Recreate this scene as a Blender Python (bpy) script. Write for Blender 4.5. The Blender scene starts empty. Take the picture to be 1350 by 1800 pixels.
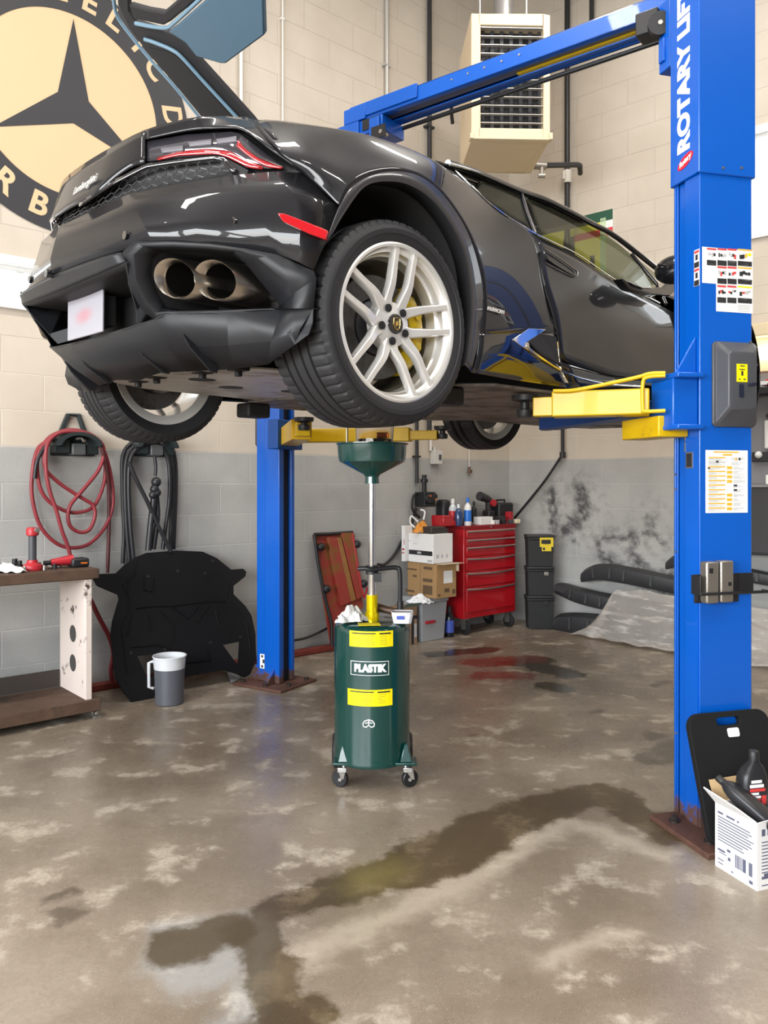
import bpy, math, random
from mathutils import Vector, Matrix
random.seed(7)
SC = bpy.context.scene
COL = SC.collection
# ---------------- camera, world, lights, exposure ----------------
FPX, HZ, CAMH = 1400.0, 850.0, 1.40          # focal length in px (1350x1800), horizon row, eye height
cd = bpy.data.cameras.new('camera'); cam = bpy.data.objects.new('camera', cd); COL.objects.link(cam)
cam.location = (0, 0, CAMH); cam.rotation_euler = (math.radians(90), 0, 0)
cd.sensor_fit = 'VERTICAL'; cd.sensor_height = 36.0; cd.lens = FPX / 1800 * 36.0
cd.shift_y = -(900 - HZ) / 1800.0; cd.clip_start = 0.05
SC.camera = cam
SC.view_settings.view_transform = 'Standard'; SC.view_settings.look = 'None'
SC.view_settings.gamma = 1; SC.view_settings.use_curve_mapping = False
SC.view_settings.exposure = 0.0
SC.cycles.max_bounces = 8; SC.cycles.diffuse_bounces = 4; SC.cycles.glossy_bounces = 4
SC.cycles.transmission_bounces = 8; SC.cycles.transparent_max_bounces = 12
SC.cycles.use_denoising = True; SC.cycles.caustics_reflective = False; SC.cycles.caustics_refractive = False
SC.cycles.sample_clamp_indirect = 6.0
W = bpy.data.worlds.new('sky'); SC.world = W; W.use_nodes = True
_n = W.node_tree.nodes; _n.clear()
_o = _n.new('ShaderNodeOutputWorld'); _b = _n.new('ShaderNodeBackground'); _s = _n.new('ShaderNodeTexSky')
_s.sky_type = 'NISHITA'; _s.sun_disc = False; _s.sun_elevation = math.radians(38); _s.sun_rotation = math.radians(200)
_b.inputs[1].default_value = 0.36
W.node_tree.links.new(_s.outputs[0], _b.inputs[0]); W.node_tree.links.new(_b.outputs[0], _o.inputs[0])
# room plan (metres, camera at the origin looking +Y)
CX, CY = 1.303, 8.29                           # far corner of the room
UB = Vector((-.755, -.656, 0)); NB = Vector((.656, -.755, 0))      # back wall runs left along UB, faces NB
UR = Vector((.743, -.669, 0)); NR = Vector((-.669, -.743, 0))      # right wall runs right along UR, faces NR
C0 = Vector((CX, CY, 0))
BL_END = C0 + UB * 11.0
REAR_L = BL_END + NB * 10.5
R_END = C0 + UR * 10.5
ZC = 6.8
def area(name, loc, direction, sx, sy, power, col=(1, 1, 1)):
    l = bpy.data.lights.new(name, 'AREA'); l.shape = 'RECTANGLE'; l.size = sx; l.size_y = sy; l.energy = power; l.color = col
    o = bpy.data.objects.new(name, l); COL.objects.link(o); o.location = loc
    o.rotation_euler = Vector(direction).to_track_quat('-Z', 'Y').to_euler()
    return o
WINS = [(1.3, 2.7), (4.1, 2.7), (6.9, 2.7)]     # windows of the left wall: start along it, width
for s, w in WINS:                               # daylight through the left wall's windows
    p = BL_END + NB * (s + w / 2); area('window_daylight', (p.x - UB.x * .10, p.y - UB.y * .10, 2.25), (-UB.x, -UB.y, -.12), w - .1, 2.3, 330, (.93, .97, 1))
LAMPS = [(2.0, 2.6), (5.0, 2.6), (8.0, 2.6), (2.0, 6.2), (5.0, 6.2), (8.0, 6.2)]   # ceiling lamps: along back wall, out from it
for u, v in LAMPS:
    p = C0 + UB * u + NB * v; o = area('ceiling_lamp_light', (p.x, p.y, 6.12), (0, 0, -1), 1.5, .3, 85, (1, .95, .89))
    o.rotation_euler = (0, 0, math.atan2(UB.y, UB.x))
# ---------------- helpers ----------------
R = math.radians
def pxY(px, py, Y): return Vector(((px - 675) / FPX * Y, Y, CAMH + (HZ - py) / FPX * Y))
def ray(px, py): return Vector(((px - 675) / FPX, 1.0, (HZ - py) / FPX))
def flr(px, py, z=0.0):
    Y = (CAMH - z) * FPX / (py - HZ); return Vector(((px - 675) / FPX * Y, Y, z))
def onplane(px, py, P, n):
    d = ray(px, py); o = Vector((0, 0, CAMH)); t = (Vector(P) - o).dot(n) / d.dot(n); return o + d * t
def bwall(px, py, off=0.0): return onplane(px, py, C0 + NB * off, NB)
def rwall(px, py, off=0.0): return onplane(px, py, C0 + NR * off, NR)
def frame(o, x, y=None, z=None):
    x = Vector(x).normalized()
    if z is None and y is None: z = Vector((0, 0, 1))
    if y is None: z = Vector(z); y = z.cross(x).normalized(); z = x.cross(y)
    else: y = Vector(y); z = x.cross(y).normalized(); y = z.cross(x)
    m = Matrix.Identity(4)
    for i in range(3): m[i][0] = x[i]; m[i][1] = y[i]; m[i][2] = z[i]; m[i][3] = Vector(o)[i]
    return m
class MB:
    def __init__(s, m=None): s.v = []; s.f = []; s.mi = []; s.m = m or Matrix.Identity(4); s.cur = 0
    def vert(s, p): s.v.append(s.m @ Vector(p)); return len(s.v) - 1
    def face(s, *i): s.f.append(tuple(i)); s.mi.append(s.cur)
    def poly(s, pts): s.face(*[s.vert(p) for p in pts])
    def box(s, a, b):
        x0, y0, z0 = a; x1, y1, z1 = b
        i = [s.vert(p) for p in ((x0,y0,z0),(x1,y0,z0),(x1,y1,z0),(x0,y1,z0),(x0,y0,z1),(x1,y0,z1),(x1,y1,z1),(x0,y1,z1))]
        for q in ((0,3,2,1),(4,5,6,7),(0,1,5,4),(1,2,6,5),(2,3,7,6),(3,0,4,7)): s.face(*[i[k] for k in q])
        return s
    def cbox(s, c, d): c = Vector(c); d = Vector(d) / 2; return s.box(c - d, c + d)
    def rings(s, rs, closed=True, cap0=True, cap1=True):
        idx = [[s.vert(p) for p in r] for r in rs]; n = len(idx[0])
        for a, b in zip(idx, idx[1:]):
            for k in range(n if closed else n - 1): s.face(a[k], a[(k+1) % n], b[(k+1) % n], b[k])
        if cap0 and closed: s.face(*reversed(idx[0]))
        if cap1 and closed: s.face(*idx[-1])
        return s
    def cyl(s, p, q, r0, r1=None, n=16, cap=True):
        p = Vector(p); q = Vector(q); r1 = r0 if r1 is None else r1
        d = (q - p).normalized(); a = d.orthogonal().normalized(); b = d.cross(a)
        rr = [[c + (a * math.cos(2*math.pi*k/n) + b * math.sin(2*math.pi*k/n)) * r for k in range(n)] for c, r in ((p, r0), (q, r1))]
        return s.rings(rr, True, cap, cap)
    def lathe(s, prof, n=32, axis='z', c=(0,0,0), cap=False):
        c = Vector(c); rs = []
        for r, h in prof:
            ring = []
            for k in range(n):
                a = 2*math.pi*k/n; x, y = r*math.cos(a), r*math.sin(a)
                ring.append(c + (Vector((x, y, h)) if axis == 'z' else Vector((h, x, y)) if axis == 'x' else Vector((y, h, x))))
            rs.append(ring)
        return s.rings(rs, True, cap, cap)
    def tube(s, pts, r, n=8, closed=False, smooth=0):
        pts = [Vector(p) for p in pts]
        if smooth: pts = crom(pts, smooth, closed)
        N = len(pts); rs = []; up = None
        rad = r if callable(r) else (lambda t: r)
        for i in range(N):
            if closed: d = pts[(i+1) % N] - pts[i-1]
            else: d = pts[min(i+1, N-1)] - pts[max(i-1, 0)]
            d.normalize()
            if up is None: up = d.orthogonal().normalized()
            up = (up - d * up.dot(d)).normalized(); b = d.cross(up); q = rad(i / max(1, N-1))
            rs.append([pts[i] + (up*math.cos(2*math.pi*k/n) + b*math.sin(2*math.pi*k/n)) * q for k in range(n)])
        if closed: rs.append(rs[0])
        return s.rings(rs, True, not closed, not closed)
    def prism(s, pts, d):
        d = Vector(d); a = [Vector(p) for p in pts]; b = [p + d for p in a]; n = len(a)
        i = [s.vert(p) for p in a]; j = [s.vert(p) for p in b]
        s.face(*reversed(i)); s.face(*j)
        for k in range(n): s.face(i[k], i[(k+1) % n], j[(k+1) % n], j[k])
        return s
    def grid(s, rows, thick=None):
        idx = [[s.vert(p) for p in r] for r in rows]
        for a, b in zip(idx, idx[1:]):
            for k in range(len(a) - 1): s.face(a[k], a[k+1], b[k+1], b[k])
        return s
    def sphere(s, c, r, n=16, m=10, sc=(1,1,1)):
        c = Vector(c); rs = []
        for i in range(m + 1):
            t = math.pi * i / m; rs.append([c + Vector((r*sc[0]*math.sin(t)*math.cos(2*math.pi*k/n), r*sc[1]*math.sin(t)*math.sin(2*math.pi*k/n), -r*sc[2]*math.cos(t))) for k in range(n)])
        return s.rings(rs, True, False, False)
def crom(pts, k=6, closed=False):
    pts = [Vector(p) for p in pts]; n = len(pts); out = []
    for i in range(n if closed else n - 1):
        p0 = pts[i-1] if (closed or i > 0) else pts[0] * 2 - pts[1]; p1 = pts[i]; p2 = pts[(i+1) % n]
        p3 = pts[(i+2) % n] if (closed or i + 2 < n) else p2 * 2 - p1
        for j in range(k):
            t = j / k
            out.append(.5 * ((2*p1) + (p2-p0)*t + (2*p0-5*p1+4*p2-p3)*t*t + (3*p1-p0-3*p2+p3)*t**3))
    if not closed: out.append(pts[-1])
    return out
def resample(pts, n):
    pts = [Vector(p) for p in pts]; L = [0]
    for a, b in zip(pts, pts[1:]): L.append(L[-1] + (b - a).length)
    out = []; j = 0
    for i in range(n):
        t = L[-1] * i / (n - 1)
        while j < len(pts) - 2 and L[j+1] < t: j += 1
        u = (t - L[j]) / max(1e-9, L[j+1] - L[j]); out.append(pts[j].lerp(pts[j+1], min(1, max(0, u))))
    return out
def wloc(o):
    p = Vector((0, 0, 0))
    while o is not None: p += Vector(o.location); o = o.parent
    return p
def obj(name, mb, mat, parent=None, smooth=None, bevel=0, seg=2, solid=0, sub=0, weld=True, offset=0):
    me = bpy.data.meshes.new(name); off = wloc(parent)
    me.from_pydata([tuple(p - off) for p in mb.v], [], mb.f)
    mats = mat if isinstance(mat, (list, tuple)) else [mat]
    for m in mats: me.materials.append(m)
    if len(mats) > 1:
        for p, k in zip(me.polygons, mb.mi): p.material_index = k
    import bmesh
    bm = bmesh.new(); bm.from_mesh(me)
    if weld: bmesh.ops.remove_doubles(bm, verts=bm.verts, dist=1e-5)
    bmesh.ops.recalc_face_normals(bm, faces=bm.faces)
    bm.to_mesh(me); bm.free()
    o = bpy.data.objects.new(name, me); COL.objects.link(o)
    if parent is not None: o.parent = parent
    if solid:
        m = o.modifiers.new('s', 'SOLIDIFY'); m.thickness = solid; m.offset = offset
    if bevel:
        m = o.modifiers.new('b', 'BEVEL'); m.width = bevel; m.segments = seg; m.limit_method = 'ANGLE'; m.angle_limit = R(35)
    if sub:
        m = o.modifiers.new('u', 'SUBSURF'); m.levels = sub; m.render_levels = sub
    if smooth is not None or bevel or sub:
        a = R(smooth if smooth is not None else 35)
        try: me.shade_smooth(); me.set_sharp_from_angle(angle=a)
        except Exception: me.polygons.foreach_set('use_smooth', [True] * len(me.polygons))
    return o
def tag(o, label, cat, group=None):
    o['label'] = label; o['category'] = cat
    if group: o['group'] = group
    return o
def thing(name, label, cat, loc=(0, 0, 0), group=None):
    o = bpy.data.objects.new(name, None); COL.objects.link(o); o.location = loc; o.empty_display_size = .1
    return tag(o, label, cat, group)
def struct(name, mb, mat, parent=None, **k):
    o = obj(name, mb, mat, parent, **k)
    if parent is None: o['kind'] = 'structure'
    return o
def text(s, size, fr, mat, parent, name='lettering', ext=.0006, bold=0.0, shear=0.0, align='CENTER', sx=1.0, label=None, lines=1.0):
    c = bpy.data.curves.new('t', 'FONT'); c.body = s; c.size = size; c.extrude = ext; c.offset = bold; c.shear = shear
    c.align_x = align; c.align_y = 'CENTER'; c.space_line = lines; c.resolution_u = 4
    t = bpy.data.objects.new('t', c); COL.objects.link(t)
    bpy.context.view_layer.update()
    me = bpy.data.meshes.new_from_object(t.evaluated_get(bpy.context.evaluated_depsgraph_get()))
    bpy.data.objects.remove(t); bpy.data.curves.remove(c)
    me.transform(Matrix.Translation(-wloc(parent)) @ fr @ Matrix.Diagonal((sx, 1, 1, 1)))
    me.materials.clear(); me.materials.append(mat); me.name = name
    o = bpy.data.objects.new(name, me); COL.objects.link(o); o.parent = parent
    if label: o['label'] = label
    return o
# ---------------- materials ----------------
class NT:
    def __init__(s, nt): s.nt = nt
    def n(s, t, **k):
        x = s.nt.nodes.new(t)
        for a, b in k.items(): setattr(x, a, b)
        return x
    def l(s, a, b): s.nt.links.new(a, b)
    def val(s, sock, v):
        if isinstance(v, (int, float)): sock.default_value = v
        elif isinstance(v, (tuple, list, Vector)): sock.default_value = tuple(v) if len(v) == len(sock.default_value) else (*v, 1)
        else: s.l(v, sock)
    def math(s, op, a, b=0.0, c=None, clamp=False):
        x = s.n('ShaderNodeMath', operation=op); x.use_clamp = clamp; s.val(x.inputs[0], a); s.val(x.inputs[1], b)
        if c is not None: s.val(x.inputs[2], c)
        return x.outputs[0]
    def vm(s, op, a, b=None, sc=None):
        x = s.n('ShaderNodeVectorMath', operation=op); s.val(x.inputs[0], a)
        if b is not None: s.val(x.inputs[1], b)
        if sc is not None: s.val(x.inputs['Scale'], sc)
        return x.outputs['Value'] if op in ('DOT_PRODUCT', 'LENGTH', 'DISTANCE') else x.outputs['Vector']
    def mix(s, f, a, b, blend='MIX'):
        x = s.n('ShaderNodeMix', data_type='RGBA', blend_type=blend); s.val(x.inputs[0], f); s.val(x.inputs[6], a); s.val(x.inputs[7], b); return x.outputs[2]
    def mixf(s, f, a, b):
        x = s.n('ShaderNodeMix', data_type='FLOAT'); s.val(x.inputs[0], f); s.val(x.inputs[2], a); s.val(x.inputs[3], b); return x.outputs[0]
    def noise(s, vec, scale, det=4, rough=.55, dim='3D', out=0):
        x = s.n('ShaderNodeTexNoise'); s.l(vec, x.inputs['Vector']); x.inputs['Scale'].default_value = scale; x.inputs['Detail'].default_value = det; x.inputs['Roughness'].default_value = rough
        return x.outputs[out]
    def ramp(s, f, lo, hi):
        x = s.n('ShaderNodeMapRange', interpolation_type='SMOOTHSTEP'); s.val(x.inputs[0], f); s.val(x.inputs[1], lo); s.val(x.inputs[2], hi); return x.outputs[0]
    def capsule(s, P, A, B, r):      # signed distance to a capsule A-B of radius r
        A = Vector(A); B = Vector(B); d = B - A
        pa = s.vm('SUBTRACT', P, A)
        if d.length < 1e-6: return s.math('SUBTRACT', s.vm('LENGTH', pa), r)
        h = s.math('DIVIDE', s.vm('DOT_PRODUCT', pa, d), d.dot(d), clamp=True)
        q = s.vm('SUBTRACT', pa, s.vm('SCALE', d, sc=h))
        return s.math('SUBTRACT', s.vm('LENGTH', q), r)
    def union(s, P, caps, k=.06):
        o = None
        for A, B, r in caps:
            c = s.capsule(P, A, B, r)
            o = c if o is None else s.math('SMOOTH_MIN', o, c, k)
        return o
MATS = {}
def mat(name, col=(.5, .5, .5), rough=.5, metal=0.0, coat=0.0, spec=.5, emit=None, estr=0, trans=0, alpha=1, var=0.0, vscale=12, bump=0.0, bscale=60, ior=1.45, crough=.03, sheen=0, dirt=None, dscale=6, dlo=.55, dhi=.7):
    if name in MATS: return MATS[name]
    m = bpy.data.materials.new(name); m.use_nodes = True; N = NT(m.node_tree); b = m.node_tree.nodes['Principled BSDF']
    b.inputs['Base Color'].default_value = (*col, 1); b.inputs['Roughness'].default_value = rough; b.inputs['Metallic'].default_value = metal
    b.inputs['Coat Weight'].default_value = coat; b.inputs['Coat Roughness'].default_value = crough; b.inputs['Specular IOR Level'].default_value = spec
    b.inputs['Transmission Weight'].default_value = trans; b.inputs['Alpha'].default_value = alpha; b.inputs['IOR'].default_value = ior
    b.inputs['Sheen Weight'].default_value = sheen
    if emit: b.inputs['Emission Color'].default_value = (*emit, 1); b.inputs['Emission Strength'].default_value = estr
    tc = None
    if var or bump or dirt:
        tc = N.n('ShaderNodeTexCoord').outputs['Object']
        c = (*col, 1)
        if var:
            f = N.noise(tc, vscale, 5)
            c = N.mix(f, tuple(x * (1 - var) for x in col) + (1,), tuple(min(1, x * (1 + var)) for x in col) + (1,))
        if dirt:
            g = N.ramp(N.noise(tc, dscale, 6, .65), dlo, dhi); c = N.mix(g, c, (*dirt, 1))
            N.l(N.mixf(g, rough, .8), b.inputs['Roughness'])
        if not isinstance(c, tuple): N.l(c, b.inputs['Base Color'])
        if bump:
            bn = N.n('ShaderNodeBump'); bn.inputs['Strength'].default_value = bump; bn.inputs['Distance'].default_value = .004
            N.l(N.noise(tc, bscale, 4), bn.inputs['Height']); N.l(bn.outputs[0], b.inputs['Normal'])
    MATS[name] = m; return m
# ---------------- the room ----------------
def cap_px(l, warp=None): return [((*flr(a, b)[:2], 0), (*flr(c, d)[:2], 0), r) for a, b, c, d, r in l]
def floor_mat():
    m = bpy.data.materials.new('stained_concrete'); m.use_nodes = True; N = NT(m.node_tree); b = m.node_tree.nodes['Principled BSDF']
    P = N.n('ShaderNodeTexCoord').outputs['Object']
    big = N.noise(P, 1.1, 6, .62); mid = N.noise(P, 4.5, 7, .65); fine = N.noise(P, 60, 5, .7); grit = N.noise(P, 240, 2, .6)
    c = N.mix(N.ramp(big, .36, .66), (.18, .14, .102, 1), (.315, .26, .20, 1))
    c = N.mix(N.math('MULTIPLY', N.ramp(mid, .52, .66), .85), c, (.52, .455, .37, 1))
    c = N.mix(N.math('MULTIPLY', N.ramp(fine, .35, .65), .35), c, (.17, .135, .10, 1))
    c = N.mix(N.math('MULTIPLY', N.ramp(grit, .62, .72), .7), c, (.62, .57, .49, 1))
    c = N.mix(N.math('MULTIPLY', N.ramp(grit, .38, .28), .65), c, (.09, .07, .055, 1))
    w = N.noise(P, 5.5, 5, .6, out=1); w = N.vm('SCALE', N.vm('SUBTRACT', w, (.5, .5, .5)), sc=.22)
    w2 = N.noise(P, 28, 4, .6, out=1); w2 = N.vm('SCALE', N.vm('SUBTRACT', w2, (.5, .5, .5)), sc=.05)
    Q = N.vm('MULTIPLY', N.vm('ADD', N.vm('ADD', P, w), w2), (1, 1, 0))
    rough = N.mixf(N.ramp(mid, .4, .7), .27, .46)
    def stain(caps, col, f, soft, rg=None, lo=0.0):
        nonlocal c, rough
        d = N.union(Q, cap_px(caps)); k = N.math('MULTIPLY', N.ramp(d, soft, -soft), f)
        c = N.mix(k, c, (*col, 1), 'MULTIPLY' if lo else 'MIX')
        if rg is not None: rough = N.mixf(k, rough, rg)
    # bleached bands beside the trail
    stain([(560, 1670, 800, 1560, .05), (800, 1560, 1000, 1445, .05), (1000, 1445, 1160, 1500, .05), (960, 1690, 1090, 1640, .04), (500, 1720, 540, 1680, .05)], (.60, .52, .42), .45, .05)
    stain([(340, 1680, 350, 1700, .13), (430, 1770, 460, 1650, .05), (300, 1640, 440, 1625, .06)], (.42, .45, .47), .42, .06)
    # oil trail across the floor
    stain([(480, 1600, 600, 1560, .085), (600, 1560, 720, 1530, .11), (720, 1530, 860, 1450, .15), (860, 1450, 960, 1415, .12), (960, 1415, 1060, 1395, .12), (1060, 1395, 1170, 1460, .10), (440, 1640, 520, 1790, .09)], (.30, .25, .165), .95, .025, .33, 1)
    stain([(650, 1545, 690, 1535, .08)], (.30, .25, .07), .28, .10)
    stain([(320, 1665, 390, 1640, .10)], (.07, .048, .022), .92, .03)
    stain([(115, 1603, 135, 1598, .045), (105, 1572, 125, 1568, .03), (1150, 1335, 1200, 1310, .10), (1145, 1297, 1155, 1293, .05), (1155, 1207, 1170, 1200, .045), (1045, 1253, 1060, 1250, .025), (1000, 1257, 1000, 1257, .014), (825, 1291, 835, 1291, .015)], (.08, .06, .04), .75, .025, .3)
    # wet and red patches by the tool cabinet
    stain([(760, 1150, 860, 1142, .10), (950, 1172, 1000, 1185, .13), (960, 1205, 985, 1210, .10), (900, 1165, 950, 1160, .12), (1000, 1105, 940, 1105, .06)], (.05, .038, .026), .9, .03, .12)
    stain([(840, 1165, 930, 1158, .15), (850, 1187, 915, 1187, .12)], (.17, .045, .03), .78, .04, .2)
    N.l(c, b.inputs['Base Color']); N.l(rough, b.inputs['Roughness'])
    bn = N.n('ShaderNodeBump'); bn.inputs['Strength'].default_value = .12; bn.inputs['Distance'].default_value = .003
    N.l(N.math('ADD', fine, mid), bn.inputs['Height']); N.l(bn.outputs[0], b.inputs['Normal'])
    b.inputs['Specular IOR Level'].default_value = .5
    return m
PAINT_Z = 1.4 + .237
def wall_mat(name, soot=None):
    m = bpy.data.materials.new(name); m.use_nodes = True; N = NT(m.node_tree); b = m.node_tree.nodes['Principled BSDF']
    P = N.n('ShaderNodeTexCoord').outputs['Object']; sep = N.n('ShaderNodeSeparateXYZ'); N.l(P, sep.inputs[0])
    cb = N.n('ShaderNodeCombineXYZ'); N.l(sep.outputs[0], cb.inputs[0]); N.l(N.math('ADD', sep.outputs[2], -PAINT_Z), cb.inputs[1])
    br = N.n('ShaderNodeTexBrick'); N.l(cb.outputs[0], br.inputs['Vector']); br.inputs['Scale'].default_value = 1
    br.inputs['Brick Width'].default_value = .52; br.inputs['Row Height'].default_value = .235; br.inputs['Mortar Size'].default_value = .0045; br.inputs['Mortar Smooth'].default_value = .6
    up = N.math('GREATER_THAN', sep.outputs[2], PAINT_Z)
    pores = N.noise(P, 62, 5, .78); cloud = N.noise(P, 2.2, 4)
    grey = N.mix(N.ramp(cloud, .3, .7), (.335, .335, .325, 1), (.405, .40, .385, 1)); grey = N.mix(N.math('MULTIPLY', N.ramp(pores, .56, .68), .55), grey, (.19, .19, .185, 1))
    cream = N.mix(N.ramp(cloud, .3, .7), (.52, .455, .375, 1), (.575, .51, .43, 1)); cream = N.mix(N.math('MULTIPLY', N.ramp(pores, .62, .74), N.math('MULTIPLY', .35, N.ramp(sep.outputs[2], 2.3, 2.0))), cream, (.46, .40, .34, 1))
    c = N.mix(up, grey, cream); c = N.mix(N.math('MULTIPLY', br.outputs['Fac'], .5), c, N.mix(up, (.50, .50, .485, 1), N.mix(N.ramp(sep.outputs[2], 2.1, 2.4), (.62, .57, .50, 1), (.43, .375, .315, 1))))
    if soot:
        w = N.vm('SCALE', N.vm('SUBTRACT', N.noise(P, 7, 5, .65, out=1), (.5, .5, .5)), sc=.22)
        Q = N.vm('MULTIPLY', N.vm('ADD', P, w), (1, 0, 1))
        d = N.union(Q, soot, .02); k = N.ramp(d, .045, -.04); k = N.math('MULTIPLY', k, N.ramp(N.noise(P, 13, 6, .7), .30, .58))
        c = N.mix(N.math('MULTIPLY', k, .94), c, (.028, .027, .03, 1))
        k2 = N.ramp(d, .3, -.05); c = N.mix(N.math('MULTIPLY', k2, N.math('MULTIPLY', .55, N.ramp(N.noise(P, 11, 5), .42, .7))), c, (.09, .09, .095, 1))
    N.l(c, b.inputs['Base Color']); b.inputs['Roughness'].default_value = .55
    bn = N.n('ShaderNodeBump'); bn.inputs['Strength'].default_value = .5; bn.inputs['Distance'].default_value = .004
    N.l(N.math('SUBTRACT', N.math('MULTIPLY', pores, .5), br.outputs['Fac']), bn.inputs['Height']); N.l(bn.outputs[0], b.inputs['Normal'])
    return m
FB = frame(C0, -UB)          # back wall: x to the right in view, y into the wall, z up
FR = frame(C0, UR)           # right wall
FBi = FB.inverted(); FRi = FR.inverted()
def local_obj(name, mb, m, fr, **k):
    o = struct(name, mb, m, **k); o.matrix_world = fr; return o
def wall_with_holes(x0, x1, holes, t=.2, z1=ZC):   # holes: (xa, xb, za, zb), left to right
    mb = MB(); x = x0
    for a, b_, za, zb in sorted(holes):
        mb.box((x, 0, 0), (a, t, z1)); mb.box((a, 0, 0), (b_, t, za)); mb.box((a, 0, zb), (b_, t, z1)); x = b_
    mb.box((x, 0, 0), (x1, t, z1)); return mb
mb = MB(); pts = [C0, R_END, REAR_L, BL_END]
lo = [Vector((p.x, p.y, -.1)) for p in pts]; mb.prism(lo, (0, 0, .1))
struct('floor', mb, floor_mat())
mb = MB(); mb.prism([Vector((p.x, p.y, ZC)) for p in pts], (0, 0, .1)); struct('ceiling', mb, mat('ceiling_white', (.62, .60, .57), .8))
# windows
wx1 = (FBi @ bwall(92, 500)).x; wz0 = bwall(0, 541).z; wz1 = bwall(0, 457).z
W1 = (wx1 - 2.6, wx1, wz0, wz1)
rx0 = (FRi @ rwall(1316, 300)).x; rz0 = rwall(1340, 418).z; rz1 = rwall(1340, 228).z
W2 = (rx0, rx0 + 2.2, rz0, rz1)
def rw(px, py): p = FRi @ rwall(px, py); return (p.x, 0, p.z)
soot = [(rw(a, b), rw(c, d), r) for a, b, c, d, r in [(970, 865, 975, 935, .045), (975, 935, 1000, 935, .04), (1018, 860, 1030, 890, .06), (1030, 890, 1015, 920, .055), (1015, 920, 985, 935, .04),
    (1048, 945, 1110, 943, .03), (1115, 945, 1115, 960, .035), (1052, 950, 1060, 985, .03), (1060, 985, 1085, 992, .04), (1115, 980, 1130, 1005, .05), (1143, 912, 1145, 920, .035), (1110, 938, 1150, 940, .012), (1150, 940, 1168, 958, .012), (1000, 905, 1005, 915, .03), (1140, 1020, 1180, 1030, .09), (1005, 945, 1010, 950, .02)]]
local_obj('wall_back', wall_with_holes(-11, 0.2, [W1]), wall_mat('block_wall'), FB)
local_obj('wall_right', wall_with_holes(0, 10.5, [W2]), wall_mat('sooty_block_wall', soot), FR)
FL = frame(BL_END, -NB, z=(0, 0, 1)); FL = frame(BL_END, NB)      # left wall: x along NB, y = z x NB
yy = Vector((FL[0][1], FL[1][1], 0)); sgn = 1 if yy.dot(UB) > 0 else -1
mb = MB(); x = 0
for s, w in WINS:
    for q in ((x, s, 0, ZC), (s, s + w, 0, .9), (s, s + w, 3.45, ZC)): mb.box((q[0], 0, q[2]), (q[1], .2 * sgn, q[3]))
    x = s + w
mb.box((x, 0, 0), (10.5, .2 * sgn, ZC)); local_obj('wall_left', mb, mat('plaster', (.52, .49, .45), .7), FL)
whitefr = mat('white_frame', (.80, .80, .78), .45); glass = mat('window_glass', (.95, .97, .97), .03, trans=1, ior=1.02, spec=.2)
for i, (s, w) in enumerate(WINS):
    f = MB()
    for k in range(4): xx = s + w * k / 3; f.box((xx - .03, .02 * sgn, .9), (xx + .03, .08 * sgn, 3.45))
    for k in range(4): zz = .9 + 2.55 * k / 3; f.box((s, .03 * sgn, zz - .03), (s + w, .07 * sgn, zz + .03))
    local_obj('window_%d' % (i + 3), f, whitefr, FL)
d = (REAR_L - R_END); L = d.length; FZ = frame(R_END, d)
mb = MB(); s2 = 1 if Vector((FZ[0][1], FZ[1][1], 0)).dot(R_END - C0) > 0 else -1
mb.box((0, 0, 0), (L, .2 * s2, ZC)); local_obj('wall_rear', mb, mat('rear_plaster', (.10, .10, .105), .7), FZ)
for i, k in enumerate((1.0, 5.0, 9.0)):
    dm = MB()
    for j in range(5): dm.box((k, -.06 * s2, .02 + j * .68), (k + 3.0, -.01 * s2, .68 + j * .68))
    local_obj('door_%d' % (i + 1), dm, mat('roller_door_grey', (.16, .165, .18), .4), FZ, bevel=.01)
# the thin window of the back wall and the window of the right wall: frame, pane, sill
skyw = mat('daylight_pane', (.9, .95, 1), .1, emit=(.93, .97, 1), estr=3.2)
def window(n, F, q, label):
    x0, x1, z0, z1 = q; f = MB()
    f.box((x0, .02, z1 - .05), (x1, .12, z1)); f.box((x0, -.03, z0), (x1, .12, z0 + .04)); f.box((x0, .02, z0), (x0 + .05, .12, z1)); f.box((x1 - .05, .02, z0), (x1, .12, z1))
    f.box((x0 - .03, -.035, z1 - .02), (x1 + .03, .02, z1 + .035))
    xm = x0
    while xm < x1 - .1: f.box((xm, .03, z1 - .085), (xm + .05, .10, z1 - .05)); xm += .14 if n == 1 else 1.1
    o = local_obj('window_%d' % n, f, whitefr, F, bevel=.004)
    g = MB(); g.box((x0 + .03, .125, z0 + .02), (x1 - .03, .135, z1 - .02))
    me = bpy.data.meshes.new('pane'); me.from_pydata([tuple(v) for v in g.v], [], g.f); me.materials.append(skyw)
    p = bpy.data.objects.new('pane', me); COL.objects.link(p); p.parent = o
window(1, FB, W1, ''); window(2, FR, W2, '')
# ceiling lamps
lampm = mat('lamp_tube', (1, 1, 1), .5, emit=(1, .93, .84), estr=9); lampw = mat('lamp_housing', (.75, .75, .73), .4)
for i, (u, v) in enumerate(LAMPS):
    p = C0 + UB * u + NB * v; t = thing('ceiling_lamp', 'twin tube strip lamp hanging under the ceiling', 'lamp', (p.x, p.y, ZC), 'ceiling strip lamps')
    F = frame((p.x, p.y, ZC), UB); h = MB(F); h.box((-.8, -.18, -.63), (.8, .18, -.58)); h.box((-.7, -.01, -.58), (-.68, .01, 0)); h.box((.68, -.01, -.58), (.7, .01, 0)); obj('housing', h, lampw, t)
    for y in (-.09, .09): e = MB(F); e.cyl((-.76, y, -.645), (.76, y, -.645), .016, n=10); obj('tube', e, lampm, t)
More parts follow.
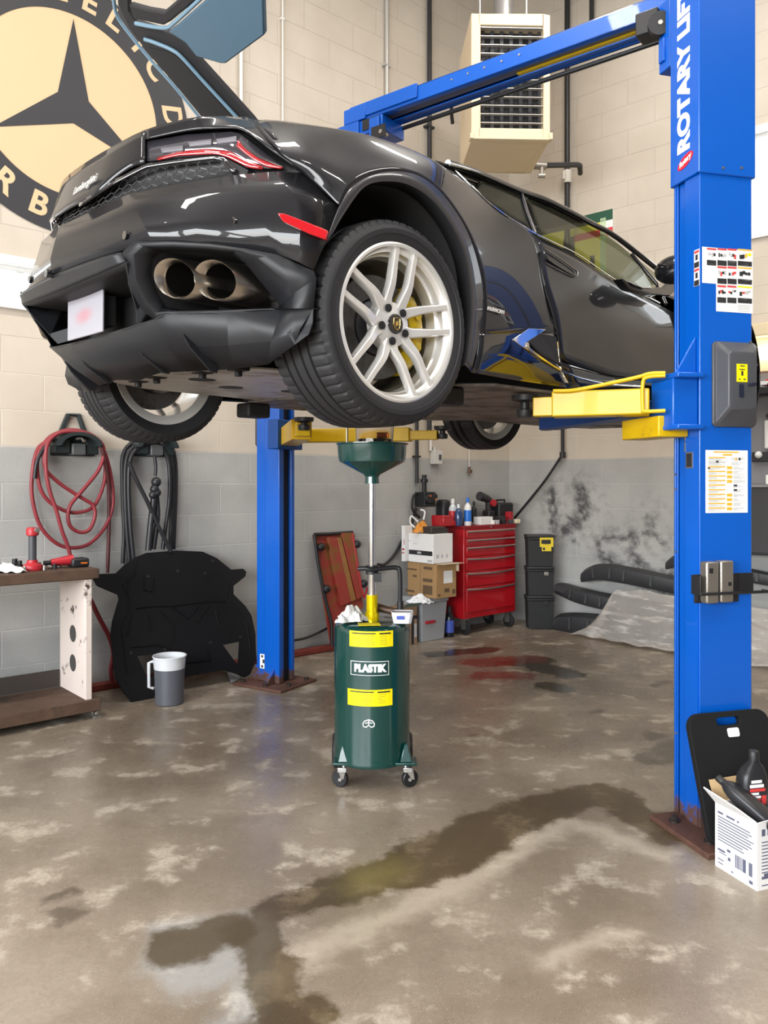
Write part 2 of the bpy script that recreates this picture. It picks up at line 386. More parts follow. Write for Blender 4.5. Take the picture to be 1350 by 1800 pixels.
# ---------------- the car ----------------
HV = Vector((.7314, .6820, 0)); RV = Vector((.6820, -.7314, 0)); CZ = 1.67
CO = Vector((.0533, 2.667, 0)) - RV * .96
ROLL = R(1.3)                                       # the car sits a little higher on its far side
RVr = RV * math.cos(ROLL) - Vector((0, 0, math.sin(ROLL))); UPr = RV * math.sin(ROLL) + Vector((0, 0, math.cos(ROLL)))
CO.z = CZ + .96 * math.sin(ROLL)
FC = frame(CO, HV, y=-RVr)                                   # x forward, y left, z up, origin under the rear axle
def P3(a, b, c): return Vector((a, -b, c))           # a forward, b to the car's right, c up
def _abc(px, py, Y):
    p = pxY(px, py, Y) - CO; return P3(p.dot(HV), p.dot(RVr), p.dot(UPr))
def CB(px, py, b):
    d = ray(px, py); Y = (b + CO.dot(RVr) - CAMH * RVr.z) / d.dot(RVr); return _abc(px, py, Y)
def CA(px, py, a):
    d = ray(px, py); Y = (a + CO.dot(HV)) / d.dot(HV); return _abc(px, py, Y)
def CC(px, py, c):
    d = ray(px, py); return _abc(px, py, (CZ + c - CAMH) / d.z)
A0T = [(-.2, -.3), (.05, -.38), (.12, -.50), (.25, -.66), (.42, -.79), (.5, -.80), (.62, -.77), (.72, -.73), (.80, -.70), (.9, -.68), (1.0, -.65), (1.3, -.58)]
def A0(c):
    for (x, y), (u, v) in zip(A0T, A0T[1:]):
        if c <= u: return y + (v - y) * max(0, c - x) / (u - x)
    return A0T[-1][1]
def AR(b, c):                                        # plan curve of the tail: rounder above the bumper's black lower half
    t = min(1, max(0, (c - .46) / .14)); return A0(c) + (.17 + .23 * t) * b * b + (.46 - .32 * t) * b ** 4
def CF(px, py, da=0.0):
    lo = None; Y = 1.6
    while Y < 5.5:
        q = _abc(px, py, Y)
        if abs(q.y) < 1.05 and q.x - da > AR(q.y, q.z): lo = Y - .02; break
        Y += .02
    if lo is None: return CB(px, py, .95)
    hi = Y
    for _ in range(24):
        m = (lo + hi) / 2; q = _abc(px, py, m)
        if q.x - da > AR(q.y, q.z): hi = m
        else: lo = m
    q = _abc(px, py, hi)
    if -q.y > .955: q = CB(px, py, .955)
    return q
def mir(p): return Vector((p.x, -p.y, p.z))
def mrow(r): return [mir(p) for p in r]
def spl(rows, n=28, k=5, lin=False):
    rr = [resample(crom(r, 8), n) if len(r) > 2 else resample(r, n) for r in rows]
    if len(rr) < 3 or lin: return rr if len(rr) > 2 or lin else [[a.lerp(b, j / k) for a, b in zip(rr[0], rr[1])] for j in range(k + 1)]
    cols = [crom([r[i] for r in rr], k) for i in range(n)]
    return [[c[j] for c in cols] for j in range(len(cols[0]))]
paint = mat('graphite_paint', (.011, .011, .013), .38, metal=.05, spec=.10, coat=.7, crough=.012)
satin = mat('satin_black_plastic', (.013, .0135, .016), .42, spec=.32)
matte = mat('matte_black', (.010, .010, .011), .6)
gloss = mat('gloss_black', (.008, .008, .01), .06, coat=1)
chrome = mat('chrome', (.85, .85, .86), .08, metal=1)
tint = bpy.data.materials.new('tinted_glass'); tint.use_nodes = True
_N = NT(tint.node_tree); _bs = tint.node_tree.nodes['Principled BSDF']; _bs.inputs['Base Color'].default_value = (.02, .022, .02, 1); _bs.inputs['Roughness'].default_value = .02; _bs.inputs['Coat Weight'].default_value = .3
_tr = _N.n('ShaderNodeBsdfTransparent'); _tr.inputs[0].default_value = (.80, .83, .76, 1); _mx = _N.n('ShaderNodeMixShader'); _mx.inputs[0].default_value = .20
_N.l(_tr.outputs[0], _mx.inputs[1]); _N.l(_bs.outputs[0], _mx.inputs[2]); _N.l(_mx.outputs[0], tint.node_tree.nodes['Material Output'].inputs[0])
rubber = mat('tyre_rubber', (.016, .016, .018), .55, bump=.15, bscale=120)
silver = mat('silver_alloy', (.78, .77, .75), .32, metal=.55, coat=.5)
car = thing('sports_car', 'dark grey low sports car raised on the blue two-post lift', 'car', tuple(FC @ Vector((1.3, 0, .1))))
def CM(): return MB(FC)
def panel(name, rows, m=paint, n=28, k=5, both=False, parent=None, solid=.006, lin=False, label=None, smooth=50):
    out = []
    for s in ((0, 1) if both else (0,)):
        g = CM(); rr = spl(rows, n, k, lin); g.grid([mrow(r) for r in rr] if s else rr)
        o = obj(name, g, m, parent or car, smooth=smooth, solid=solid); out.append(o)
        if label: o['label'] = label
    return out
def sym(r): return list(reversed(mrow(r)))[:-1] + r          # right-half row starting at b=0 -> whole row, left to right
def z0(p): return Vector((p.x, 0, p.z))
def cf(l, da=0.0): 
    r = [CF(*q, da) for q in l]; r[0] = z0(r[0]); return r
# --- painted bumper, deck face, deck ---
def facet(name, rows, m=paint, smooth=14, both=False, par=None, full=True, solid=.006):
    for s in ((0, 1) if both else (0,)):
        g = CM(); g.grid([(mrow(r) if s else r) if (both or not full) else sym(r) for r in rows]); obj(name, g, m, par or car, smooth=smooth, solid=solid)
T = cf([(110, 396), (228, 342), (321, 323), (416, 308.5), (480, 303)]) + [CB(535, 305, .86)]
R1 = cf([(108, 420), (241, 368), (330, 352), (436, 340)]) + [CB(515, 340, .885), CB(597, 362, .955)]
R2 = cf([(107, 447), (254, 396), (342, 387), (461, 388)]) + [CB(528, 402, .915), CB(575, 420, .955)]
B = cf([(106, 476), (268, 424), (350, 428), (487, 446.5)]) + [CB(525, 461, .925), CB(551, 475, .955)]
facet('rear_bumper', [T, R1, R2, B], smooth=16)
K0 = cf([(148, 289), (198, 259), (255, 230), (315, 213), (359, 206)]) + [CB(418, 207, .56), CB(444, 211, .61)]
Fl = cf([(140, 357), (167, 344), (200, 316), (232, 294), (255, 287)])
K0c = [K0[0], CF(190, 264), CF(225, 245), CF(245, 235), CF(255, 230)]; K0c[0].y = 0
panel('deck_lid_face', [sym(K0c), sym(Fl)], n=40)
LT = [CF(255, 246), CF(328, 231), CF(403, 225), CB(432, 231, .70), CB(475, 262, .79), CB(535, 305, .86)]
LK = [CF(255, 230), CF(315, 213), CF(359, 206), CB(418, 207, .56), CB(444, 211, .61), CB(480, 236, .76)]
panel('deck_corner', [LK, LT], both=True)
CR = [(444, 211, .61), (500, 218, .66), (560, 224, .70), (627, 237, .73), (693, 255, .75), (741, 276, .75), (786, 289, .74)]
CRp = [CB(*q) for q in CR]
deck = []
for p in [K0[0]]: pass
rowd = [[K0[6 - i] for i in range(7)]]
for p in CRp[1:]:
    rowd.append([Vector((p.x + .02 * t, p.y * (1 - t), p.z + .035 * math.sin(t * 1.57))) for t in (0, .17, .34, .5, .67, .84, 1)])
rr = spl([r + [mir(q) for q in reversed(r[:-1])] for r in rowd], 30, 3); g = CM(); g.grid(rr); obj('engine_deck', g, paint, car, smooth=50, solid=.006)
# --- rear fenders ---
E0 = [(575, 420), (597, 362), (618.7, 328), (656, 306.7), (704, 301), (746.7, 314.7), (784, 349), (821, 408), (842.7, 477), (848, 530.7), (842.7, 587)]
E0p = [CB(x, y, .962) for x, y in E0[1:]]
E2p = [CB(535, 305, .86), CB(487, 262, .80), CB(452, 213, .62), CB(600, 231, .72), CB(741, 276, .75), CB(812, 316, .775), CB(880, 375, .835), CB(938, 413, .86), CB(957, 500, .915), CB(979, 584, .945)]
def midrow(A, Bq, t, out, up):
    r = []
    for i, (p, q) in enumerate(zip(A, Bq)):
        f = i / (len(A) - 1); w = math.sin(math.pi * f / .62) if f < .62 else 0
        v = p.lerp(q, t); v.y -= out * w; v.z += up * w; r.append(v)
    return r
rows = [E0p, midrow(E0p, E2p, .33, .028, .012), midrow(E0p, E2p, .66, .030, .02), E2p]
def fender(rows, name):
    rr = [resample(crom(r, 6), 60) for r in rows]
    # keep correspondences: sample each row by its own control parameter
    rr = [[crom(r, 6)[i] for i in range(len(crom(r, 6)))] for r in rows]
    cols = [crom([r[i] for r in rr], 5) for i in range(len(rr[0]))]
    g = [[c[j] for c in cols] for j in range(len(cols[0]))]
    for s in (0, 1):
        m = CM(); m.grid([mrow(q) for q in g] if s else g); obj(name, m, paint, car, smooth=55, solid=.006)
fender(rows, 'rear_fender')
Ei = [(578, 420), (606, 372), (640, 328), (677, 318), (720, 325), (762.7, 354.7), (800, 408), (821, 466.7), (828, 546.7), (818, 642)]
Eo = [(575, 420), (597, 362), (618.7, 328), (656, 306.7), (704, 301), (746.7, 314.7), (784, 349), (821, 408), (842.7, 477), (848, 530.7), (842.7, 589), (828, 653)]
eo = resample(crom([CB(x, y, .963) for x, y in Eo], 6), 50); ei = resample(crom([CB(x, y, .955) for x, y in Ei], 6), 50)
ej = [Vector((p.x, -.90 if p.y < 0 else .9, p.z)) for p in ei]
for s in (0, 1):
    m = CM(); m.grid([mrow(q) for q in (eo, ei, ej)] if s else [eo, ei, ej]); o = obj('wheel_arch_trim', m, mat('arch_trim', (.03, .03, .033), .3, coat=.4), car, smooth=40, solid=.004)
    m = CM(); lin = [Vector((p.x * 1.04, -.92, p.z * 1.02)) for p in ei]; inn = [Vector((p.x, -.45, p.z)) for p in lin]; m.grid([mrow(q) for q in (lin, inn)] if s else [lin, inn])
    lw = inn; m.face(*[m.vert(mir(p) if s else p) for p in lw]); obj('wheel_well', m, matte, car, smooth=40, solid=.004)
# --- tail lamps, grille ---
lampO = [(255, 250), (328, 237.6), (406, 232.6), (421.5, 236), (499.6, 295.6), (462, 298), (436, 296), (394, 274), (381, 271.6), (278, 280), (258, 284)]
def lp(x, y, d=0.0):
    q = CF(x, y, d); return q
clear = mat('lamp_lens', (.035, .033, .04), .08, coat=1); redl = mat('red_lens', (.30, .008, .012), .1, coat=1); redg = mat('red_reflector', (.62, .012, .02), .15, coat=1, emit=(.8, .02, .02), estr=.0)
whitel = mat('lamp_cell', (.11, .105, .12), .35)
def slab(name, pts, m, both=True, th=.012, parent=None, bevel=0, da=0.0, dirv=None, parents=None):
    P = [lp(x, y, da) if not isinstance(x, Vector) else x for x, y in pts] if not isinstance(pts[0], Vector) else pts
    d = dirv or Vector((th, 0, 0)); out = []
    for s in ((0, 1) if both else (0,)):
        g = CM(); g.prism([mir(p) for p in P] if s else P, d); out.append(obj(name, g, m, (parents[s] if parents else parent) or car, bevel=bevel))
    return out
def band(name, top, bot, m, both=True, da=0.0, n=20, parents=None, solid=.006, parent=None):
    a = [lp(x, y, da) for x, y in top]; b = [lp(x, y, da) for x, y in bot]; out = []
    for s in ((0, 1) if both else (0,)):
        g = CM(); rr = [resample(a, n), resample(b, n)]; g.grid([mrow(r) for r in rr] if s else rr); out.append(obj(name, g, m, (parents[s] if parents else parent) or car, smooth=40, solid=solid))
    return out
# black surround behind lamp and grille
band('tail_lamp_surround', [(140, 352), (200, 310), (250, 240), (328, 231), (403, 225), (432, 231), (475, 262), (537, 304)], [(140, 384), (200, 358), (250, 338), (321, 326), (419, 311), (460, 307), (500, 305), (537, 307)], matte, da=.05, n=40)
lt = [(256, 250), (328, 237.6), (406, 232.6), (421.5, 236), (460, 265), (499.6, 295.6)]; lb = [(259, 284), (310, 277), (381, 271.6), (394, 274), (436, 296), (498, 297)]
lens = band('tail_lamp', lt, lb, clear, da=.012, n=40)
band('brake_light_strip', [(276, 279), (312, 268), (360, 262), (404, 266), (436, 284), (462, 293)], [(278, 282), (312, 274), (381, 271), (398, 276), (437, 295), (462, 298)], redl, da=.006, parents=lens)
band('brake_light_strip', [(419, 246), (431, 262), (455, 279), (480, 289), (498, 295)], [(416, 258), (428, 268), (450, 284), (470, 294), (494, 297)], redl, da=.006, parents=lens)
for x0, x1, y0, y1 in [(283, 322, 259, 262), (331, 372, 248, 251), (380, 416, 243, 247)]:
    band('lamp_cell', [(x0, y0 + 2), (x1, y0 - 3)], [(x0 + 3, y0 + 11), (x1 + 1, y0 + 7)], whitel, da=.005, parents=lens)
# hexagon mesh of the vent strip
top = [(100, 385), (140, 362), (184, 336), (220, 312), (257, 296), (300, 286), (345, 279), (384, 278)]; bot = [(100, 400), (140, 379), (184, 360), (225, 343), (270, 333), (321, 322.5), (370, 314), (408, 303)]
def lerp2(l, t):
    f = t * (len(l) - 1); i = min(len(l) - 2, int(f)); u = f - i; return (l[i][0] + (l[i+1][0] - l[i][0]) * u, l[i][1] + (l[i+1][1] - l[i][1]) * u)
hexm = mat('mesh_grey', (.10, .10, .105), .35, metal=.5)
for s in (0, 1):
    g = CM(); ta = [CF(x, y, .022) for x, y in top[1:]]; ba = [CF(x, y, .022) for x, y in bot[1:]]; ta[0].y = 0; ba[0].y = 0
    ra = resample(ta, 60); rb = resample(ba, 60)
    def gp(u, v):
        f = min(58.999, max(0, u * 59)); i = int(f); p = ra[i].lerp(ra[i+1], f - i); q = rb[i].lerp(rb[i+1], f - i); p = p.lerp(q, v); return mir(p) if s else p
    nu, nv = 17, 3
    for i in range(nu + 1):
        for j in range(nv + 1):
            cu = (i + (.5 if j % 2 else 0)) / nu; cv = j / nv
            hx = [(cu + .5 / nu * .96 * math.sin(math.pi * k / 3), cv + .58 / nv * 1.15 * math.cos(math.pi * k / 3)) for k in range(7)]
            for (ua, va), (ub, vb) in zip(hx[:4], hx[1:4]):
                if min(ua, ub) < 0 or max(ua, ub) > 1 or max(va, vb) > 1.02 or min(va, vb) < -.02: continue
                g.tube([gp(ua, va), gp(ub, vb)], .0017, 4)
    obj('vent_mesh', g, hexm, car)
band('vent_trim', [(140, 357), (200, 318), (257, 288), (310, 280), (384, 273), (396, 278), (420, 302)], [(140, 364), (200, 324), (257, 295), (310, 287), (383, 279), (392, 284), (408, 304)], gloss, da=-.002, n=30)
slab('vent_fin', [(386, 278), (396, 277), (436, 299), (434, 306), (409, 307)], satin, da=.01, th=.03)
# red side reflector, parking sensors, badge
for s in (0, 1):
    q = [(487, 374), (500, 375), (565, 400), (576, 405), (572, 421), (542, 410), (497, 389)]
    pts = [CB(x, y, .935 + .032 * (x - 487) / 89) for x, y in q]
    g = CM(); g.prism([mir(p) for p in pts] if s else pts, Vector((.02, .012 if not s else -.012, 0))); o = obj('side_reflector', g, redg, car, bevel=.003); o['label'] = 'red reflector'
    for x, y in ((404, 388), (213, 412)):
        p = CF(x, y); g = CM(); g.cyl(Vector((p.x + .010, (-1 if s else 1) * p.y, p.z)), Vector((p.x + .04, (-1 if s else 1) * p.y, p.z)), .014, n=18); obj('parking_sensor', g, gloss, car, smooth=30)
bp = CF(151, 328, -.004); fy = RV; up = Vector((.22 * HV.x, .22 * HV.y, 1))
text('Lamborghini', .038, frame(FC @ Vector((AR(bp.y, bp.z) - .008, bp.y, bp.z + .004)), RV, z=-HV + Vector((0, 0, .2))) @ Matrix.Rotation(0, 4, 'X'), mat('badge_silver', (.8, .8, .8), .2, metal=.6), car, name='tail_script', ext=.003, bold=.0008, shear=.35, label='silver script lettering')
# --- exhaust surround, recess, tips ---
O_ = [(216, 443), (234, 425), (300, 425), (367, 429), (430, 437), (487, 447), (551, 476), (556, 490), (551, 543), (496, 545), (440, 547), (370, 550), (294, 552), (271, 561), (250, 545), (228, 505)]
I_ = [(268, 455), (282, 443), (325, 442), (367, 444), (409, 447), (432, 462), (482, 524), (494, 539), (490, 542), (470, 543), (447, 544), (380, 546), (318, 546), (291, 540), (276, 515), (264, 480)]
def qf(x, y, d): return CB(x, y, .957) if x > 545 else CF(x, y, d)
for s in (0, 1):
    o_ = [qf(x, y, -.012) for x, y in O_]; i_ = [CF(x, y, .035) for x, y in I_]; m1 = [p.lerp(q, .5) + Vector((-.012, 0, 0)) for p, q in zip(o_, i_)]; bk = [p + Vector((.22, 0, .0)) for p in i_]
    f = mrow if s else (lambda r: r)
    g = CM(); g.rings([f(o_), f(m1), f(i_)], True, False, False); obj('exhaust_surround', g, satin, car, smooth=16, solid=.005)
    g = CM(); g.rings([f(i_), f(bk)], True, False, True); obj('exhaust_recess', g, matte, car, smooth=30)
    for x, y in ((310, 490), (381, 493)):
        p = CF(x, y, .02); yy = p.y * (-1 if s else 1); cc = Vector((0, yy, p.z))
        prof = [(.052, .30), (.052, .03), (.054, .006), (.060, -.002), (.0625, .006), (.0635, .05), (.066, .36)]
        g = CM(); rs = []
        for r, h in prof:
            k_ = max(0, min(1, (.30 - h) / .2)) if h > .05 else 1
            rs.append([Vector((p.x + h - .005 + k_ * (.62 * r * math.cos(t * math.pi / 16) * (1 if s else -1) - .28 * r * math.sin(t * math.pi / 16)), yy + r * math.cos(t * math.pi / 16), p.z + r * math.sin(t * math.pi / 16))) for t in range(32)])
        g.rings(rs, True, False, False); g.face(*[g.vert(v) for v in rs[0]])
        o = obj('exhaust_tip', g, mat('brushed_steel', (.52, .47, .41), .26, metal=1), car, smooth=40); o['label'] = 'brushed steel exhaust tip'
        g = CM(); rs = []
        for r, h in ((0.001, .12), (.0505, .12), (.0508, .055), (.0512, .028)): rs.append([Vector((p.x + h - .005 + (.62 * r * math.cos(t * math.pi / 16) * (1 if s else -1) - .28 * r * math.sin(t * math.pi / 16)) * (h < .1), yy + r * math.cos(t * math.pi / 16), p.z + r * math.sin(t * math.pi / 16))) for t in range(32)])
        g.rings(rs, True, False, False); obj('exhaust_core', g, mat('bore_shade', (.004, .0038, .0035), .9, spec=.02), o, smooth=40)  # near-black liner: the shade inside the pipe put into its colour
# --- licence plate housing ---
hT = cf([(140, 463), (180, 452), (214, 444)], -.008); hB = cf([(140, 497), (180, 479), (222, 461)], -.008)
panel('plate_hood', [sym(hT), sym(hB)], satin, n=24)
ce0 = sym(hB); ce1 = [p + Vector((.20, 0, -.005)) for p in ce0]
for p in ce1: p.y *= .97
panel('plate_recess_top', [ce0, ce1], matte, n=24, lin=False)
bw0 = ce1; bw1 = [Vector((p.x - .02, p.y, .50)) for p in ce1]
panel('plate_recess_back', [bw0, bw1], satin, n=24)
g = CM(); g.box((-.56, -.34, .20), (-.55, .34, .55)); obj('tail_bulkhead', g, matte, car)
for s in (0, 1):
    hq = [CF(222, 461, -.008), CF(236, 540, 0), CF(271, 561, -.01), CF(228, 505, -.01)]
    ins = [ce1[-1], Vector((ce1[-1].x - .02, ce1[-1].y, .49)), CF(271, 561, .16), CF(228, 505, .05)]
    f = mrow if s else (lambda r: r)
    g = CM(); g.grid([f([hq[0], CF(226, 500, -.006), CF(240, 545, 0)]), f([ins[0], ins[0].lerp(ins[1], .5), ins[1]])]); obj('plate_recess_side', g, satin, car, solid=.005)
    g = CM(); g.grid([f([CF(226, 500, -.006), CF(240, 545, 0), CF(271, 561, -.01)]), f([CF(214, 443, -.01), CF(221, 470, -.01), CF(228, 505, -.01)])])
    p = CF(170, 478, .05); g = CM(); yy = .09 * (1 if s else -1); g.sphere((ce0[12 if len(ce0) > 12 else 2].x + .06, yy, p.z + .002), .016, 12, 8, (1.5, 1.3, .5)); obj('plate_lamp', g, mat('plate_lamp_lens', (.25, .24, .22), .15), car, smooth=60)
pq = [CA(115.5, 530, -.675), CA(183, 507, -.675), CA(179, 582, -.675), CA(115.5, 602, -.675)]
pz1 = .5 * (pq[0].z + pq[1].z); pz0 = .5 * (pq[2].z + pq[3].z); px_ = -.675; pc = (pz0 + pz1) / 2; ph = (pz1 - pz0) / 2
pw = .155
pm = bpy.data.materials.new('blurred_plate'); pm.use_nodes = True; N = NT(pm.node_tree); tc = N.n('ShaderNodeTexCoord').outputs['Generated']
sp = N.n('ShaderNodeSeparateXYZ'); N.l(tc, sp.inputs[0]); dd = N.vm('LENGTH', N.vm('MULTIPLY', N.vm('SUBTRACT', tc, (.5, .5, .5)), (0, 1.2, 1.6)))
N.l(N.mix(N.ramp(dd, .42, .05), (.30, .29, .33, 1), (.36, .19, .22, 1)), pm.node_tree.nodes['Principled BSDF'].inputs['Base Color']); pm.node_tree.nodes['Principled BSDF'].inputs['Roughness'].default_value = .5
g = CM(); g.box((px_ - .003, -pw, pc - ph), (px_ + .006, pw, pc + ph)); o = obj('licence_plate', g, pm, car, bevel=.003); o['label'] = 'blurred white and pink licence plate'
g = CM(); g.box((px_ + .006, -pw * .8, pc - ph * .6), (px_ + .06, pw * .8, pc + ph * .8)); obj('plate_bracket', g, matte, car)
g = CM(); p = CF(130, 464, -.01); g.cyl(Vector((p.x - .02, 0, p.z)), Vector((p.x + .05, 0, p.z)), .014, n=16); obj('reversing_camera', g, gloss, car, smooth=30)
# --- diffuser ---
L_ = cf([(140, 601), (200, 584), (271, 562), (294, 552), (400, 549), (496, 545)], -.015) + [CB(551, 543, .955)]
D_ = [CA(249, 667, -.46), CA(282, 654, -.47), CA(330, 652, -.46), CA(372, 650, -.40), CA(413, 648, -.41), CA(472, 640, -.375), CB(519, 606, .89)]
D_[0].y = 0
D2_ = [p.lerp(q, .55) + Vector((-.012, 0, -.004)) for p, q in zip(L_, D_)]
facet('rear_diffuser', [L_, D2_, D_], satin, smooth=15)
g = CM(); g.poly([CB(551, 543, .956), CB(550, 568, .955), CB(543, 588, .945), CB(519, 606, .893), CB(505, 585, .86)]); obj('diffuser_edge', g, satin, car, solid=.004)
panel('diffuser_shelf', [sym(L_), [Vector((max(p.x + .05, -.40), p.y * .97, p.z + .01)) for p in sym(L_)]], matte, n=60)
for s in (0, 1):
    for bb_, (lx, lz), (dx_, dz_) in ((.24, (-.652, .243), (-.47, .12)), (.50, (-.61, .265), (-.43, .108))):
        y_ = (bb_ if s else -bb_); q_ = lambda t, n: Vector((lx + (dx_ - lx) * t - .62 * n, y_, lz + (dz_ - lz) * t - .78 * n))
        g = CM(); g.prism([q_(.32, .004), q_(.52, .016), q_(.96, .018), q_(1.06, .004), q_(1.0, -.03), q_(.37, -.03)], Vector((0, .010, 0))); obj('diffuser_fin', g, satin, car, bevel=.002)
# black corner between bumper and diffuser at the wheel is part of the surround; vertical vane
    a = CF(228, 548, .0); g = CM(); g.prism([(mir(p) if s else p) for p in (CF(240, 540, 0), CF(241, 566, 0), CF(241, 566, .1), CF(240, 540, .1))], Vector((0, .006, 0))); obj('diffuser_vane', g, satin, car)
# --- greenhouse ---
RL = [CB(786, 289, .74), CB(834, 304, .66), CB(915, 338, .60), CB(967, 357, .60), CB(1038, 394, .61), CB(1083, 419, .64), CB(1157, 477, .72)]
BL = [CB(832, 338, .80), CB(874.7, 370.7, .83), CB(938.7, 413, .855), CB(1013, 450, .86), CB(1072, 490, .865), CB(1120, 515, .87), CB(1183, 548, .87)]
Wt = [CB(834, 309, .67), CB(917, 343, .612), CB(967, 365, .612), CB(1038, 402, .622), CB(1083, 428, .65), CB(1150, 480, .72)]
roof = []
for p in RL: roof.append([Vector((p.x + .10 * math.sin(t * 1.57), p.y * (1 - t), p.z + .045 * math.sin(t * 1.57))) for t in (0, .25, .5, .75, 1)])
panel('roof', [r + [mir(q) for q in reversed(r[:-1])] for r in roof[:5]], n=24)
fr = roof[4] + [mir(q) for q in reversed(roof[4][:-1])]
cowl = [Vector((2.42 - .30 * (abs(t) ** 2.2), .72 * -t, .83 - .03 * abs(t))) for t in (1, .75, .5, .25, 0, -.25, -.5, -.75, -1)]
panel('windscreen', [fr, [p.lerp(q, .5) + Vector((0, 0, .03)) for p, q in zip(fr, cowl)], cowl], tint, n=24)
def tri(name, polys, m, th=.008):
    for s in (0, 1):
        g = CM(); g.prism([mir(p) if s else p for p in polys], Vector((0, th if not s else -th, 0))); obj(name, g, m, car)
cq = lambda r: r
qg = [CB(853, 326, .66), CB(912, 342, .614)]; qb = [CB(853, 352, .80), CB(934, 409, .852)]
panel('quarter_window', [[CB(845, 318, .665), CB(880, 329, .64), CB(913, 342, .614)], [CB(832, 338, .80), CB(880, 374, .83), CB(934, 409, .852)]], tint, both=True, n=16)
panel('door_window', [[CB(922, 345, .612), CB(967, 365, .612), CB(1038, 402, .622), CB(1083, 428, .65), CB(1150, 480, .72)], [CB(943, 411, .856), CB(1013, 446, .86), CB(1072, 485, .865), CB(1120, 512, .868), CB(1152, 528, .868)]], tint, both=True, n=24)
for s in (0, 1):
    f = mrow if s else (lambda r: r)
    g = CM(); g.tube(f([CB(916, 341, .606), CB(926, 375, .73), CB(940, 412, .858)]), .011, 8); obj('door_pillar', g, gloss, car, smooth=60)
    g = CM(); g.tube(f(crom([CB(800, 300, .745)] + [CB(x, y, b) for x, y, b in ((834, 332, .80), (874, 368, .832), (938, 409, .86), (1013, 446, .865), (1072, 486, .87), (1120, 513, .872), (1160, 533, .872))], 5)), .0035, 6); obj('belt_trim', g, chrome, car, smooth=60)
    g = CM(); g.tube(f(crom([p + Vector((0, -.004, .004)) for p in RL], 5)), .014, 8); obj('roof_rail', g, gloss, car, smooth=60)
    g = CM(); g.tube(f([CB(1110, 447, .665), CB(1155, 500, .8), CB(1170, 535, .872)]), .010, 8); obj('front_pillar', g, gloss, car, smooth=60)
    q = [CB(787, 301, .752), CB(832, 328, .70), CB(838, 340, .76), CB(826, 334, .80)]
    g = CM(); g.prism(f(q), Vector((.0, .05 if not s else -.05, .01))); obj('shoulder_intake', g, matte, car)
    g = CM(); g.tube(f([CB(786, 299, .757), CB(812, 312, .73), CB(838, 321, .70)]), .006, 6); obj('intake_edge', g, gloss, car, smooth=60)
